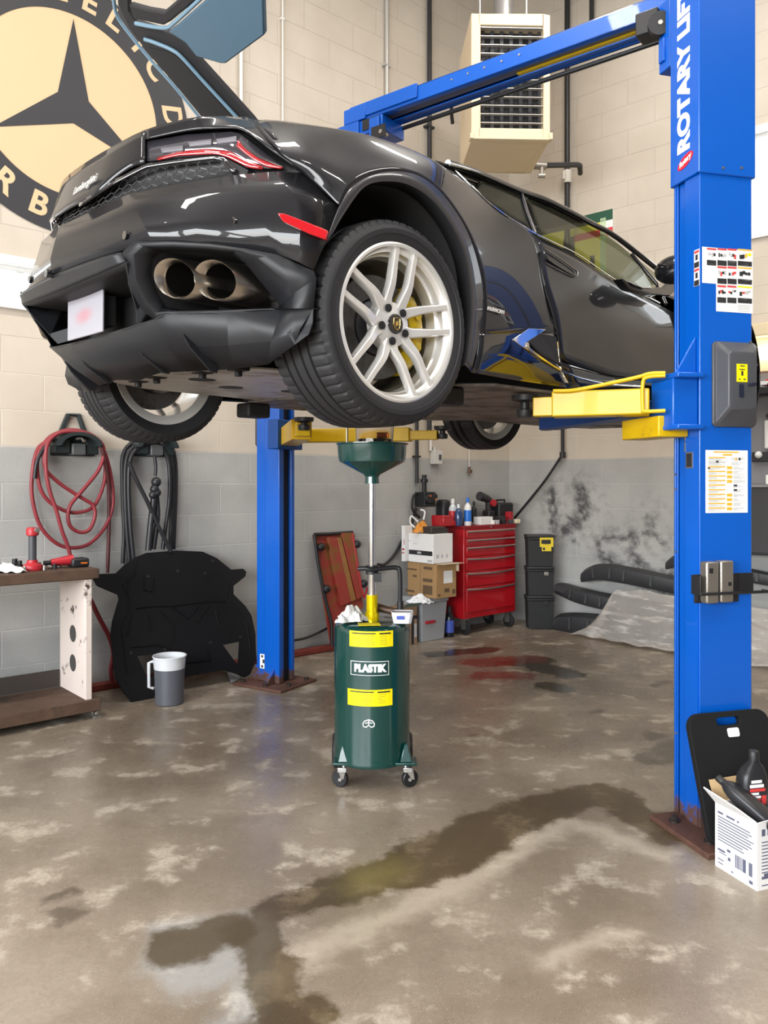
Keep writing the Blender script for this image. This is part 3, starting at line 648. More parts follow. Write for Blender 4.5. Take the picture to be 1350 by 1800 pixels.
# --- doors, sills ---
d0 = [CB(938.7, 413, .858), CB(1013, 450, .864), CB(1072, 490, .87), CB(1120, 516, .872), CB(1183, 550, .872)]
d1 = [CB(950, 483, .905), CB(1030, 520, .91), CB(1090, 556, .91), CB(1135, 580, .91), CB(1195, 600, .91)]
d2 = [CB(971, 552, .94), CB(1040, 578, .925), CB(1100, 605, .92), CB(1145, 622, .915), CB(1200, 636, .915)]
d3 = [CB(984, 627, .935), CB(1000, 638, .925), CB(1050, 654, .92), CB(1093, 665, .915), CB(1200, 668, .915)]
panel('door', [d0, d1, d2, d3], both=True, n=24)
for s in (0, 1):
    f = mrow if s else (lambda r: r)
    hd = [CB(955, 440, .888), CB(962, 442, .888), CB(1008, 474, .893), CB(1012, 484, .897), CB(1004, 483, .899), CB(962, 457, .897)]
    g = CM(); g.prism(f(hd), Vector((0, .02 if not s else -.02, 0))); g2 = obj('door_handle', g, paint, car, bevel=.003)
    g = CM(); g.tube(f(crom([p + Vector((0, -.006, 0)) for p in hd], 4, True)), .0035, 5, True); obj('handle_gap', g, gloss, g2)
    g = CM(); g.tube(f(crom([p + Vector((0, -.0035, 0)) for p in (CB(938, 413, .858), CB(949, 480, .905), CB(969, 548, .94), CB(978, 584, .945), CB(984, 628, .937), CB(990, 641, .93), CB(1020, 649, .925), CB(1093, 666, .918), CB(1200, 670, .917))], 5)), .0022, 5); obj('door_gap', g, matte, car)
    sk = [[CB(842, 587, .962), CB(901, 578, .955), CB(950, 578, .945), CB(979, 585, .945)], [CB(838, 622, .955), CB(910, 628, .94), CB(960, 634, .93), CB(984, 640, .93)], [CB(829, 655, .945), CB(900, 667, .91), CB(960, 676, .90), CB(1003, 682, .90)]]
    rr = spl(sk, 16, 4); g = CM(); g.grid([f(r) for r in rr]); obj('side_skirt', g, gloss, car, smooth=50, solid=.006)
    sk = [[CB(984, 636, .93), CB(1050, 656, .922), CB(1100, 668, .918), CB(1210, 672, .917)], [CB(1003, 681, .90), CB(1060, 680, .90), CB(1136, 677, .90), CB(1230, 690, .90)]]
    g = CM(); g.grid([f(r) for r in spl(sk, 16, 4)]); obj('sill', g, gloss, car, smooth=50, solid=.006)
    ed = [CB(901, 597, .957), CB(930, 577, .957), CB(960, 579, .953), CB(926, 603, .957), CB(935, 618, .95), CB(997, 657, .93), CB(1060, 674, .925), CB(1130, 680, .92)]
    g = CM(); g.prism(f([ed[0], ed[1], ed[2], ed[3], ed[4], CB(915, 607, .957)]), Vector((0, .012 if not s else -.012, 0))); obj('intake_blade', g, chrome, car, bevel=.002)
    g = CM(); g.tube(f(crom([p + Vector((0, -.004, 0)) for p in ed[3:]], 5)), .005, 6); obj('sill_edge', g, chrome, car, smooth=60)
    g = CM(); g.prism(f([CB(929, 600, .961), CB(950, 586, .955), CB(978, 592, .949), CB(984, 640, .938), CB(950, 622, .95)]), Vector((0, .012 if not s else -.012, 0))); obj('side_intake', g, matte, car)
    # mirror: arm and shell
    arm = [CB(x, y, .90) for x, y in ((1074, 492), (1090, 511), (1128, 521), (1160, 523), (1172, 512), (1192, 498), (1196, 478), (1170, 487), (1146, 508), (1112, 508))]
    g = CM(); g.prism(f(arm), Vector((0, -.055 if not s else .055, .0))); ms = obj('mirror_arm', g, gloss, car, bevel=.008)
    mc = CB(1186, 474, 1.05); g = CM(); g.sphere((mc.x, mc.y * (-1 if s else 1), mc.z), .10, 18, 12, (.55, 1.0, .68)); obj('mirror_shell', g, gloss, ms, smooth=60)
text('HURACAN', .020, frame(FC @ (CB(870, 546, .966) + Vector((0, -.004, 0))), HV * 1 + Vector((0, 0, -.02)), z=RV), mat('badge_silver'), car, name='side_script', ext=.002, bold=.0006, shear=.2, label='silver side lettering')
# --- front body (mostly behind the post) ---
def P3f(a, b, c): return P3(2.1 + (a - 2.1) * .84, b, c)
def ang(t, r, b=.955): return P3(2.53 + r * math.cos(t), b, .335 + r * math.sin(t))
e0 = [ang(R(205 - 23 * i), .405) for i in range(11)]
e2 = [P3f(2.12, .91, .16), P3f(2.10, .92, .35), P3f(2.08, .90, .55), P3f(2.12, .86, .72), P3f(2.35, .78, .82), P3f(2.62, .76, .84), P3f(2.9, .76, .78), P3f(3.15, .76, .70), P3f(3.38, .74, .58), P3f(3.42, .78, .38), P3f(3.30, .86, .16)]
fender([e0, [p.lerp(q, .5) + Vector((0, -.03 if 2 < i < 9 else 0, .01 if 2 < i < 9 else 0)) for i, (p, q) in enumerate(zip(e0, e2))], e2], 'front_fender')
hood = [[P3f(2.08, .90, .66), P3f(2.2, .6, .80), P3f(2.38, .3, .83), P3f(2.42, 0, .83)], [P3f(2.62, .76, .84), P3f(2.66, .5, .80), P3f(2.7, .25, .79), P3f(2.72, 0, .79)], [P3f(3.1, .76, .72), P3f(3.16, .5, .67), P3f(3.2, .25, .66), P3f(3.22, 0, .66)], [P3f(3.38, .74, .58), P3f(3.46, .5, .50), P3f(3.52, .25, .47), P3f(3.54, 0, .46)]]
panel('front_bonnet', [r + [mir(q) for q in reversed(r[:-1])] for r in hood], n=24)
nose = [hood[3], [P3f(3.42, .78, .38), P3f(3.50, .5, .36), P3f(3.57, .25, .35), P3f(3.58, 0, .35)], [P3f(3.30, .86, .16), P3f(3.44, .5, .14), P3f(3.50, .25, .13), P3f(3.52, 0, .13)]]
panel('front_bumper', [r + [mir(q) for q in reversed(r[:-1])] for r in nose], n=24)
# --- seats behind the glass ---
for s in (-1, 1):
    g = CM(); g.rings([[Vector((1.05 + x + .0, s * .36 + y, z)) for x, y in ((-.06, -w), (.06, -w), (.06, w), (-.06, w))] for z, w in ((.35, .24), (.75, .23), (.86, .13), (.98, .12))]); obj('seat', g, matte, car, bevel=.03)
g = CM(); g.box((1.95, -.62, .62), (2.2, .62, .74)); obj('dashboard', g, matte, car, bevel=.04)
# --- underside ---
alu = mat('undertray_alloy', (.52, .49, .46), .45, metal=.4, dirt=(.22, .19, .17), dscale=5, dlo=.45, dhi=.75); under = mat('undertray_dark', (.20, .175, .155), .5, metal=.3, dirt=(.06, .05, .045), dscale=4, dlo=.42, dhi=.7)
def plate(name, pts, c, m, th=.012):
    g = CM(); g.prism([P3(a, b, c) for a, b in pts], Vector((0, 0, th))); return obj(name, g, m, car, bevel=.004)
rt = plate('rear_undertray', [(-.44, -.30), (-.40, .40), (-.2, .50), (.30, .56), (.62, .62), (.62, -.62), (.30, -.56), (-.2, -.50), (-.40, -.36)], .125, alu)
plate('middle_undertray', [(.46, -.66), (.46, .66), (.62, .86), (2.05, .86), (2.2, .62), (3.2, .6), (3.45, .5), (3.45, -.5), (3.2, -.6), (2.2, -.62), (2.05, -.86), (.62, -.86)], .115, under)
for a, b in ((.02, -.12), (.18, .20), (.05, .35), (.30, -.05), (.30, .38), (-.22, .05)):
    g = CM(); rs = [[P3(a + .055 * math.cos(t * .3927), b + .05 * math.sin(t * .3927), z) for t in range(16)] for z in (.1225, .127)]; g.rings(rs); obj('undertray_opening', g, matte, rt, smooth=30)
for a, b in ((-.38, -.02), (-.34, .26), (-.3, .44), (-.36, -.22)):
    g = CM(); g.box(P3(a - .03, b + .03, .12), P3(a + .03, b - .03, .165)); g.cyl(P3(a, b, .10), P3(a, b, .13), .014); obj('undertray_bracket', g, matte, car, bevel=.003)
for s in (-1, 1):
    g = CM(); g.tube([P3(-.12, s * .42, .17), P3(-.04, s * .66, .19)], .022, 8); g.tube([P3(.22, s * .42, .17), P3(.02, s * .66, .19)], .022, 8); g.tube([P3(-.2, s * .4, .22), P3(-.14, s * .68, .24)], .015, 8); g.cyl(P3(-.02, s * .60, .2), P3(-.02, s * .70, .2), .07); obj('suspension_arm', g, mat('cast_metal', (.14, .135, .13), .5, metal=.6), car, smooth=40)
    g = CM(); g.box(P3(.44, s * .74, .04), P3(.58, s * .62, .115)); obj('jacking_block', g, matte, car, bevel=.012)
    g = CM(); g.box(P3(-.42, s * .88, .2), P3(.42, s * .62, .25)); 
g = CM(); g.box(P3(-.3, -.44, .14), P3(.46, .44, .55)); obj('engine_block', g, matte, car)
g = CM(); g.box(P3(.46, -.70, .13), P3(3.1, .70, .5)); obj('chassis_tub', g, matte, car)
# --- wheels ---
def wheel(a, b, c, RT, WD, tw=.0, full=True):
    s = 1 if b > 0 else -1                       # outer side
    m0 = FC @ Matrix.Translation(P3(a, b, c))
    def Y(h): return -s * h                      # h>0 towards the outside
    RR = .262
    def lath(mb, prof, n, mod=None):
        rs = []
        for r, h in prof:
            rs.append([Vector(((r + (mod(r, h, k) if mod else 0)) * math.cos(2*math.pi*k/n), Y(h), (r + (mod(r, h, k) if mod else 0)) * math.sin(2*math.pi*k/n))) for k in range(n)])
        mb.rings(rs, True, False, False)
    w = WD / 2
    # rim barrel and lip
    rim = MB(m0); lath(rim, [(.226, w - .10), (.240, w - .045), (.252, w - .02), (RR + .004, w - .012), (RR + .006, w - .004), (RR - .002, w), (RR - .010, w - .002), (.250, w - .010), (.247, w - .022), (.238, w - .030), (.236, w - .052), (.228, w - .060), (.225, w - .10), (.226, w - .10)], 72)
    rimo = obj('wheel', rim, silver, car, smooth=40)
    brl = MB(m0); lath(brl, [(.215, -w + .03), (.235, -w + .02), (RR - .006, -w + .012), (RR, -w + .018), (RR - .012, -w + .03), (.238, -w + .06), (.2265, w - .10), (.224, w - .10), (.218, w - .13), (.218, -w + .05), (.215, -w + .03)], 72); obj('rim_barrel', brl, silver if not full else mat('dusty_shaded_barrel', (.17, .155, .12), .42, metal=.5), rimo, smooth=40)  # near-side barrel darkened: brake dust plus the rim's inner shade in one colour
    sp = MB(m0)
    def pp(r, t, h): return Vector((r * math.cos(t), Y(h), r * math.sin(t)))
    for k in range(5):
        th = R(83 + 72 * k) if s > 0 else R(97 + 72 * k)
        for e in (-1, 1):
            path = [(.045, R(34) * e, w - .038, .026), (.085, R(24) * e, w - .034, .020), (.128, R(17.5) * e, w - .016, .0165), (.150, R(15.5) * e, w - .012, .015), (.20, R(12) * e, w - .010, .0125), (.256, R(9.8) * e, w - .006, .0125)]
            rs = []
            for r, dt, h, hw in path:
                p = pp(r, th + dt, h); q = pp(1, th + dt + math.pi / 2, 0); q.y = 0
                dep = .030
                rs.append([p - q * hw * .75, p + q * hw * .75, p + q * hw + Vector((0, Y(-dep * .35), 0)), p + q * hw * .9 + Vector((0, Y(-dep), 0)), p - q * hw * .9 + Vector((0, Y(-dep), 0)), p - q * hw + Vector((0, Y(-dep * .35), 0))])
            sp.rings(rs)
    hub = MB(m0)
    lath(sp, [(.0, w - .030), (.034, w - .030), (.044, w - .034), (.075, w - .042), (.088, w - .075)], 40)
    obj('spokes', sp, silver, rimo, smooth=30, bevel=.002)
    for k in range(5):
        t = (R(83 + 36 + 72 * k) if s > 0 else R(97 + 36 + 72 * k)); p = pp(.058, t, w - .046); d = Vector((0, Y(1), 0))
        bo = MB(m0); bo.cyl(p, p + d * .016, .0135, n=18); bo.cyl(p + d * .016, p + d * .017, .008, n=6); obj('wheel_bolt', bo, matte, rimo, smooth=30)
    cap = MB(m0); lath(cap, [(.0, w - .022), (.030, w - .022), (.034, w - .026), (.034, w - .032)], 36); cp = obj('hub_cap', cap, gloss, rimo, smooth=30)
    gold = mat('badge_gold', (.75, .52, .16), .25, metal=.8)
    F = frame(m0 @ Vector((0, Y(w - .0205), 0)), HV if s > 0 else -HV, z=(RV if s > 0 else -RV)); sh = MB(F)
    out = [(-.014, .017), (0, .02), (.014, .017), (.014, -.004), (.009, -.015), (0, -.021), (-.009, -.015), (-.014, -.004)]
    sh.tube([Vector((x, y, .001)) for x, y in out], .0014, 5, True)
    sh.prism([(-.008, -.002, 0), (-.005, .008, 0), (.0, .006, 0), (.004, .012, 0), (.006, .004, 0), (.007, -.008, 0), (.002, -.004, 0), (-.004, -.011, 0)], (0, 0, .002)); obj('hub_badge', sh, gold, rimo)
    # tyre
    N_ = 300
    def mod(r, h, k):
        if r > RT - .012 and abs(h) > w - .078 and abs(h) < w - .012 and (k + (0 if h > 0 else 2)) % 5 == 0: return -.007
        return 0
    pr = [(RR - .004, -w + .015), (RR + .012, -w + .002), (RR + .045, -w - .008), (RT - .03, -w - .002), (RT - .008, -w + .014)]
    tr = []
    for h0, d in ((-w + .03, 0), (-w + .078, 0), (-w + .080, 1), (-w + .088, 1), (-w + .090, 0), (-.030, 0), (-.028, 1), (-.020, 1), (-.018, 0), (.018, 0), (.020, 1), (.028, 1), (.030, 0), (w - .090, 0), (w - .088, 1), (w - .080, 1), (w - .078, 0), (w - .03, 0)):
        tr.append((RT - .004 * (abs(h0) / w) ** 2 - (.009 if d else 0), h0))
    po = [(RT - .008, w - .014), (RT - .022, w - .004), (RT - .03, w + .002), (RT - .05, w + .006), (RR + .045, w + .009), (RR + .030, w + .008), (RR + .028, w + .005), (RR + .012, w + .001), (RR - .002, w - .006)]
    ty = MB(m0); lath(ty, pr + tr + po, N_, mod); obj('tyre', ty, rubber, rimo, smooth=32)
    # brake
    dk = MB(m0); lath(dk, [(.10, w - .125), (.178, w - .125), (.18, w - .128), (.18, w - .152), (.178, w - .155), (.10, w - .155)], 48)
    for k in range(40):
        p = pp(.125 + .018 * (k % 3), k * 2 * math.pi / 40, w - .1245); dk.cyl(p, p + Vector((0, Y(.001), 0)), .0032, n=6)
    obj('brake_disc', dk, mat('carbon_disc', (.16, .155, .15), .45, metal=.4, var=.5, vscale=60), rimo, smooth=35)
    bl = MB(m0); lath(bl, [(0, w - .105), (.07, w - .105), (.095, w - .12), (.102, w - .14), (.102, -w + .06)], 36); obj('brake_bell', bl, mat('bell_dark', (.045, .045, .05), .4, metal=.5), rimo, smooth=35)
    cl = MB(m0); ts = [R(-52 + 104 * i / 16) for i in range(17)]
    prof = [(.118, w - .11), (.122, w - .088), (.150, w - .078), (.185, w - .085), (.205, w - .11), (.205, w - .17), (.118, w - .17)]
    cl.rings([[pp(r + (.004 if 4 < i < 12 else -.008 * (i in (0, 16))), t, h - (.012 if i in (0, 1, 15, 16) else 0)) for r, h in prof] for i, t in enumerate(ts)])
    for i in (5, 11): 
        p = pp(.165, ts[i], w - .078); cl.cyl(p, p + Vector((0, Y(.006), 0)), .016, n=14)
    if not full: return rimo
    o = obj('brake_caliper', cl, mat('caliper_yellow', (.80, .55, .01), .3, coat=.8), rimo, smooth=40); o['label'] = 'yellow brake caliper'
    return rimo
DC = 1.937 - CZ                                            # hub height of the drooping rear wheels
wheel(0, .81, DC, .3455, .300); wheel(0, -.81, DC - .03, .3455, .300, full=False)
wheel(2.53, .80, 1.955 - CZ, .328, .245); wheel(2.56, -.83, 1.93 - CZ, .328, .245, full=False)
# --- raised engine lid, hinged at the rear edge of the roof ---
ld = Vector((-math.cos(R(35)), 0, math.sin(R(35)))); ln = Vector((-math.sin(R(35)), 0, -math.cos(R(35))))
LP0 = FC @ Vector((.66, 0, 1.10)); LN = (FC.to_3x3() @ ln).normalized()
def lidp(x, y, off=0.0): return FC.inverted() @ onplane(x, y, LP0 + LN * off, LN)
lidm = mat('slate_blue_panel', (.075, .135, .19), .5, spec=.4); lidt = mat('light_blue_trim', (.17, .28, .37), .4)
softb = mat('soft_black', (.018, .017, .019), .7)
def lid(name, pts, m, off, th=.02, bevel=.004, par=None):
    g = CM(); g.prism([q if isinstance(q, Vector) else lidp(*q, off) for q in pts], -ln * th); return obj(name, g, m, par or car, bevel=bevel)
hin = lambda x, y: lidp(x, y) - ld * ((.70 - lidp(x, y).x) / math.cos(R(35)))           # the rail runs on down to the hinge
lf = lid('engine_lid', [(204, -60), (207, 8), (226, 48), (258, 92), (310, 152), (372, 228), hin(372, 228), hin(460, 232), (460, 232), (443, 210), (343, 99.5), (326, 78), (306, 62), (284, 54.5), (238, 40), (226, 20), (222, -60)], softb, 0, .03)
lf['label'] = 'raised engine lid with black frame and slate blue lining'
lid('lid_recess', [(262, 84), (300, 92), (318, 106), (410, 208), (372, 214), (300, 136)], matte, .002, .006, 0, lf)
lid('lid_bar', [(226, 8), (258, 17), (287, 22), (313, 0), (340, -30), (372, -30), (343, 2), (300, 38), (287, 45), (236, 34)], softb, .018, .03, .008, lf)
lid('lid_panel', [(296, 56), (310, 46), (362, 0), (390, -30), (456, -60), (462, 0), (464, 62), (396, 112), (388, 112), (345, 100), (326, 76)], lidm, .012, .03, .006, lf)
for pts, r in ([(197, -60), (200, 0), (206, 28), (224, 55), (262, 102), (310, 156), (366, 226)], .008), ([(238, 41), (262, 46), (290, 49), (304, 42), (352, -2), (380, -28)], .009), ([(254, 69), (270, 74), (303, 88), (322, 103), (360, 145), (424, 214)], .009):
    g = CM(); g.tube(crom([lidp(x, y, .010 if r > .0085 else -.005) for x, y in pts], 5), r, 8); obj('lid_trim', g, lidt, lf, smooth=60)
# ---------------- two-post lift ----------------
blue = mat('lift_blue', (.0, .088, .46), .34, coat=.25, var=.06, vscale=3)
_nt = NT(blue.node_tree); _b = blue.node_tree.nodes['Principled BSDF']; _P = _nt.n('ShaderNodeTexCoord').outputs['Object']; _sp = _nt.n('ShaderNodeSeparateXYZ'); _nt.l(_P, _sp.inputs[0])
_k = _nt.ramp(_nt.math('ADD', _sp.outputs[2], _nt.math('MULTIPLY', _nt.math('SUBTRACT', _nt.noise(_P, 16, 5, .65), .5), .28)), .105, .055)      # rust creeping up from the base
_src = _b.inputs['Base Color'].links[0].from_socket; _nt.l(_nt.mix(_k, _src, (.085, .04, .03, 1)), _b.inputs['Base Color']); _nt.l(_nt.mixf(_k, .34, .8), _b.inputs['Roughness'])
blued = mat('lift_blue_shaded', (.0, .05, .25), .45)  # darker copy of the lift blue, shade put into the colour
yel = mat('lift_yellow', (.66, .42, .0), .42, coat=.15, dirt=(.28, .17, .02), dscale=9, dlo=.60, dhi=.72)
rust = mat('rusty_plate', (.095, .042, .028), .75, var=.5, vscale=25, bump=.4)
steel = mat('worn_steel', (.42, .40, .37), .35, metal=.9, var=.2, vscale=30)
blk = mat('black_plastic', (.014, .014, .016), .45)
dgrey = mat('dark_grey_plastic', (.060, .062, .070), .42)
white = mat('white_paper', (.82, .82, .80), .55); redp = mat('print_red', (.60, .05, .05), .55); orap = mat('print_orange', (.85, .42, .03), .55); blkp = mat('print_black', (.02, .02, .022), .55); yelp = mat('print_yellow', (.90, .72, .0), .5); greyp = mat('print_grey', (.45, .45, .46), .55)
RF = Vector((1.263, 3.187, 0)); RE = Vector((.966, .259, 0)); REY = Vector((-.259, .966, 0))
FRC = frame(RF, RE); RCi = FRC.inverted()
lift = thing('two_post_lift', 'blue two-post vehicle lift with yellow swing arms holding up the car', 'vehicle lift', tuple(RF))
CWX, CWY = .247, .17
def rf(px, py, y=0.0):                      # pixel on the column's broad face -> column coordinates
    p = RCi @ onplane(px, py, FRC @ Vector((0, y, 0)), -REY); return p
g = MB(FRC); t = .012; H_ = 3.5
g.box((0, 0, .02), (CWX, t, H_)); g.box((CWX - t, t, .02), (CWX, CWY, H_)); g.box((0, CWY - t, .02), (CWX - t, CWY, H_))
g.box((0, t, .02), (t, .098, H_)); g.box((.004, CWY - .022, .02), (t, CWY - t, H_)); g.box((t, .105, .02), (.03, .15, H_))
rc = obj('column', g, blue, lift, bevel=.005)
g = MB(FRC); g.box((.03, t, .02), (.20, CWY - t, H_)); obj('column_channel', g, blued, rc)
zc = rf(1232, 304).z
g = MB(FRC); o_ = .010
g.box((-o_, -o_, zc), (CWX + o_, 0, 4.4)); g.box((CWX, 0, zc), (CWX + o_, CWY + o_, 4.4)); g.box((-o_, 0, zc), (0, CWY + o_, 4.4)); g.box((0, CWY, zc), (CWX, CWY + o_, 4.4))
cov = obj('column_cover', g, blue, lift, bevel=.004)
for px in (1268, 1300):
    p = rf(px, 297); g = MB(FRC); g.cyl((p.x, -o_ - .004, p.z), (p.x, -o_, p.z), .0055, n=12); obj('cover_bolt', g, steel, cov)
# lettering up the narrow side of the cover
Fn = frame(FRC @ Vector((-o_ - .001, CWY * .50, 0)), (0, 0, 1), y=REY * -1 * -1)
def nar(px, py): return RCi @ onplane(px, py, FRC @ Vector((-o_, 0, 0)), -RE)
zb, zt = nar(1205, 266).z, nar(1205, 100).z
ROT = Matrix(((0, 0, 0, 0),) * 4)
def narframe(z, y): return frame(FRC @ Vector((-o_ - .0006, y, z)), (0, 0, 1), z=-RE)
tw = text('ROTARY LIFT', .104, narframe(zb, CWY * .5), white, cov, align='LEFT', bold=.0052, sx=1.0)
L0 = max(v.co.z for v in tw.data.vertices) - min(v.co.z for v in tw.data.vertices)
want = (nar(1205, 100).z - zb) * 1.76
f_ = want / L0
zmn = min(v.co.z for v in tw.data.vertices)
for v in tw.data.vertices: v.co.z = zmn + (v.co.z - zmn) * f_
p = nar(1205, 283); g = MB(frame(FRC @ Vector((-o_ - .001, p.y, p.z)), REY, z=(0, 0, 1))); rs = [[Vector((.050 * math.cos(k * .2618), yy, .024 * math.sin(k * .2618) - .30 * .05 * math.cos(k * .2618))) for k in range(24)] for yy in (-.002, .001)]
g.rings(rs); obj('red_oval_badge', g, mat('badge_red', (.62, .01, .03), .4), cov)['label'] = 'red oval badge with white script'
text('Rotary', .030, frame(FRC @ Vector((-o_ - .0035, p.y, p.z)), -REY + Vector((0, 0, .30)), z=-RE), white, cov, name='badge_script', bold=.0008, shear=.3, sx=.95)
# stickers
class SH:
    def __init__(s, F): s.g = MB(F)
    def r(s, x0, x1, z0, z1, m, y=-.0006):
        s.g.cur = m; s.g.box((min(x0, x1), y - .0006 - .00015 * (m > 0), min(z0, z1)), (max(x0, x1), y, max(z0, z1)))
pm_ = [white, redp, orap, blkp, yelp, greyp]
sh = SH(FRC)
def px_r(x0, y0, x1, y1, m, dy=-.0006):
    a = rf(x0, y0); b_ = rf(x1, y1); sh.r(a.x, b_.x, a.z, b_.z, m, dy)
c5 = lambda x, y: (1200 + x / 5.29, 420 + y / 5.29)
def c5r(x0, y0, x1, y1, m):
    sk = lambda x: (x - 310) * .030
    a = c5(x0, y0 + sk((x0 + x1) / 2)); b_ = c5(x1, y1 + sk((x0 + x1) / 2)); px_r(a[0], a[1], b_[0], b_[1], m, -.0006 if m == 0 else -.0018)
c5r(180, 74, 312, 420, 0); c5r(310, 78, 650, 690, 0)
random.seed(3)
def cell(x0, x1, y0, head):
    c5r(x0, y0, x1, y0 + 24, head); c5r(x0, y0 + 112, x1, y0 + 168, 3)
    w = x1 - x0
    for q in range(4): xx = x0 + w * (.12 + .2 * q); yy = y0 + 38 + random.random() * 22; c5r(xx, yy, xx + w * (.14 + .12 * random.random()), yy + 18 + 26 * random.random(), random.choice((3, 3, 1, 5) if head != 2 else (3, 4, 3, 2)))
    for q in range(3): c5r(x0 + 6, y0 + 122 + 14 * q, x0 + w * (.6 + .3 * random.random()), y0 + 126 + 14 * q, 5)
for x0, x1, h in ((222, 308, 1), (320, 406, 1), (414, 498, 1), (510, 640, 2)): cell(x0, x1, 84, h)
for x0, x1, h in ((320, 406, 1), (414, 498, 1), (510, 640, 2)): cell(x0, x1, 252, h)
for x0, x1, h in ((320, 400, 1), (412, 496, 1), (510, 640, 4)): cell(x0, x1, 428, h)
for q in range(7): c5r(240, 275 + q * 18, 240 + 40 * random.random() + 15, 279 + q * 18, 5)
for x0, x1 in ((322, 398), (412, 494), (510, 636)):
    for q in range(5): c5r(x0, 612 + q * 13, x1 - 20 * random.random(), 616 + q * 13, 5)
obj('warning_sticker', sh.g, pm_, rc)['label'] = 'white warning sticker sheet with red and orange headings'
# the part of the sheet folded round the column's corner
F2 = frame(RF, -REY); g = MB(FRC); za, zb2 = rf(1232, 437).z, rf(1232, 501).z
g.cur = 0; g.box((-.0012, 0, zb2), (0, .034, za))
for k in range(2):
    z1_ = za - .004 - k * (za - zb2) / 2; g.cur = 1; g.box((-.002, .002, z1_ - .010), (-.0011, .032, z1_)); g.cur = 3; g.box((-.002, .002, z1_ - .068), (-.0011, .032, z1_ - .046)); g.box((-.002, .010, z1_ - .038), (-.0011, .024, z1_ - .016))
obj('warning_sticker_fold', g, pm_, rc)
sh = SH(FRC); a = rf(1240, 791); b_ = rf(1314, 901); sh.r(a.x, b_.x, a.z, b_.z, 0)
W_ = b_.x - a.x; Hh = a.z - b_.z
def isr(u0, v0, u1, v1, m): sh.r(a.x + W_ * u0, a.x + W_ * u1, a.z - Hh * v0, a.z - Hh * v1, m, -.0018)
isr(.18, .02, .78, .04, 2); isr(.40, .06, .62, .085, 2)
random.seed(5)
for k in range(12):
    v = .11 + .073 * k; isr(.06, v, .46, v + .018, 2 if k != 1 else 5)
    for q in range(3): isr(.06, v + .026 + .014 * q, .2 + .25 * random.random(), v + .031 + .014 * q, 5)
    if k > 1: isr(.5, v + .0, .62, v + .045, 2) if k not in (6, 7) else isr(.66, v, .74, v + .03, 3)
    for q in range(4): isr(.65 if k > 1 else .6, v + .015 * q, .75 + .2 * random.random(), v + .005 + .015 * q, 5)
isr(.24, .17, .30, .20, 3); isr(.05, .275, .1, .30, 3); isr(.7, .12, .73, .165, 2); isr(.78, .12, .82, .16, 3)
obj('instruction_sheet', sh.g, pm_, rc)['label'] = 'white instruction sheet with orange headings'
def nf(px, py): return RCi @ onplane(px, py, FRC @ Vector((0, 0, 0)), -RE)
g = MB(FRC); a = nf(1206, 795); b_ = nf(1218, 823); g.cur = 0; g.box((-.002, b_.y, b_.z), (0, a.y, a.z)); g.cur = 1; g.box((-.003, b_.y + .006, b_.z + .006), (-.002, a.y - .006, a.z - .006)); obj('rating_plate', g, [steel, blkp], rc)
for y0, y1 in ((672, 702), (737, 775), (778, 794)):
    a = nf(1204, y0); b_ = nf(1204, y1); g = MB(FRC); g.box((-.002, .090, b_.z), (0, .097, a.z)); obj('silver_tape', g, steel, rc)
for yy in (834, 860, 970, 1290):
    a = nf(1190, yy); g = MB(FRC); g.cyl((-.001, CWY - .012, a.z), (.006, CWY - .012, a.z), .005, n=8); obj('column_bolt', g, steel, rc)
# control box
def cb_(px, py, y): return rf(px, py, y)
g = MB(FRC); b0 = rf(1250, 600); b1 = rf(1324, 752)
x0, x1, z1_, z0_ = b0.x, b1.x + .004, b0.z, b1.z
fx0, fx1, fz1, fz0 = rf(1282, 620, -.07).x, rf(1331, 620, -.07).x, rf(1300, 618, -.07).z, rf(1300, 742, -.07).z
def ringb(xa, xb, za, zb, y, c=.012): return [Vector(v) for v in ((xa + c, y, za), (xb - c, y, za), (xb, y, za - c), (xb, y, zb + c), (xb - c, y, zb), (xa + c, y, zb), (xa, y, zb + c), (xa, y, za - c))]
g.rings([ringb(x0, x1, z1_, z0_, 0), ringb(x0, x1, z1_, z0_, -.012), ringb(x0 + .012, x1, z1_ - .004, z0_ + .010, -.016), ringb(fx0, fx1, fz1, fz0 + .05, -.068), ringb(fx0 + .010, fx1 - .010, fz1 - .010, fz0 + .065, -.071)])
cbx = obj('control_box', g, dgrey, rc, bevel=.006, smooth=30)
p = rf(1304, 655, -.0715); g = MB(FRC); g.cur = 0; g.box((p.x - .024, -.0733, p.z - .037), (p.x + .025, -.070, p.z + .034)); g.cur = 1
g.box((p.x - .004, -.0740, p.z - .012), (p.x + .005, -.0732, p.z + .006)); g.box((p.x - .010, -.0740, p.z + .024), (p.x + .012, -.0732, p.z + .028)); g.box((p.x - .012, -.0740, p.z + .010), (p.x + .012, -.0732, p.z + .014)); g.box((p.x - .015, -.0740, p.z - .029), (p.x - .008, -.0732, p.z - .024)); g.box((p.x + .006, -.0740, p.z - .029), (p.x + .016, -.0732, p.z - .024))
obj('switch_label', g, [yelp, blkp], cbx)['label'] = 'yellow switch label'
g = MB(FRC); g.box((p.x - .012, -.0743, p.z - .098), (p.x + .008, -.070, p.z - .046)); g.box((p.x + .026, -.0743, p.z - .052), (p.x + .046, -.100, p.z - .042)); obj('lever_slot', g, mat('slot_navy', (.008, .012, .03), .5), cbx)
for px, py in ((1253, 619), (1253, 741), (1313, 602)):
    q = rf(px, py); g = MB(FRC); g.cyl((q.x + .006, -.018, q.z), (q.x + .006, -.010, q.z), .004, n=10); obj('box_screw', g, steel, cbx)
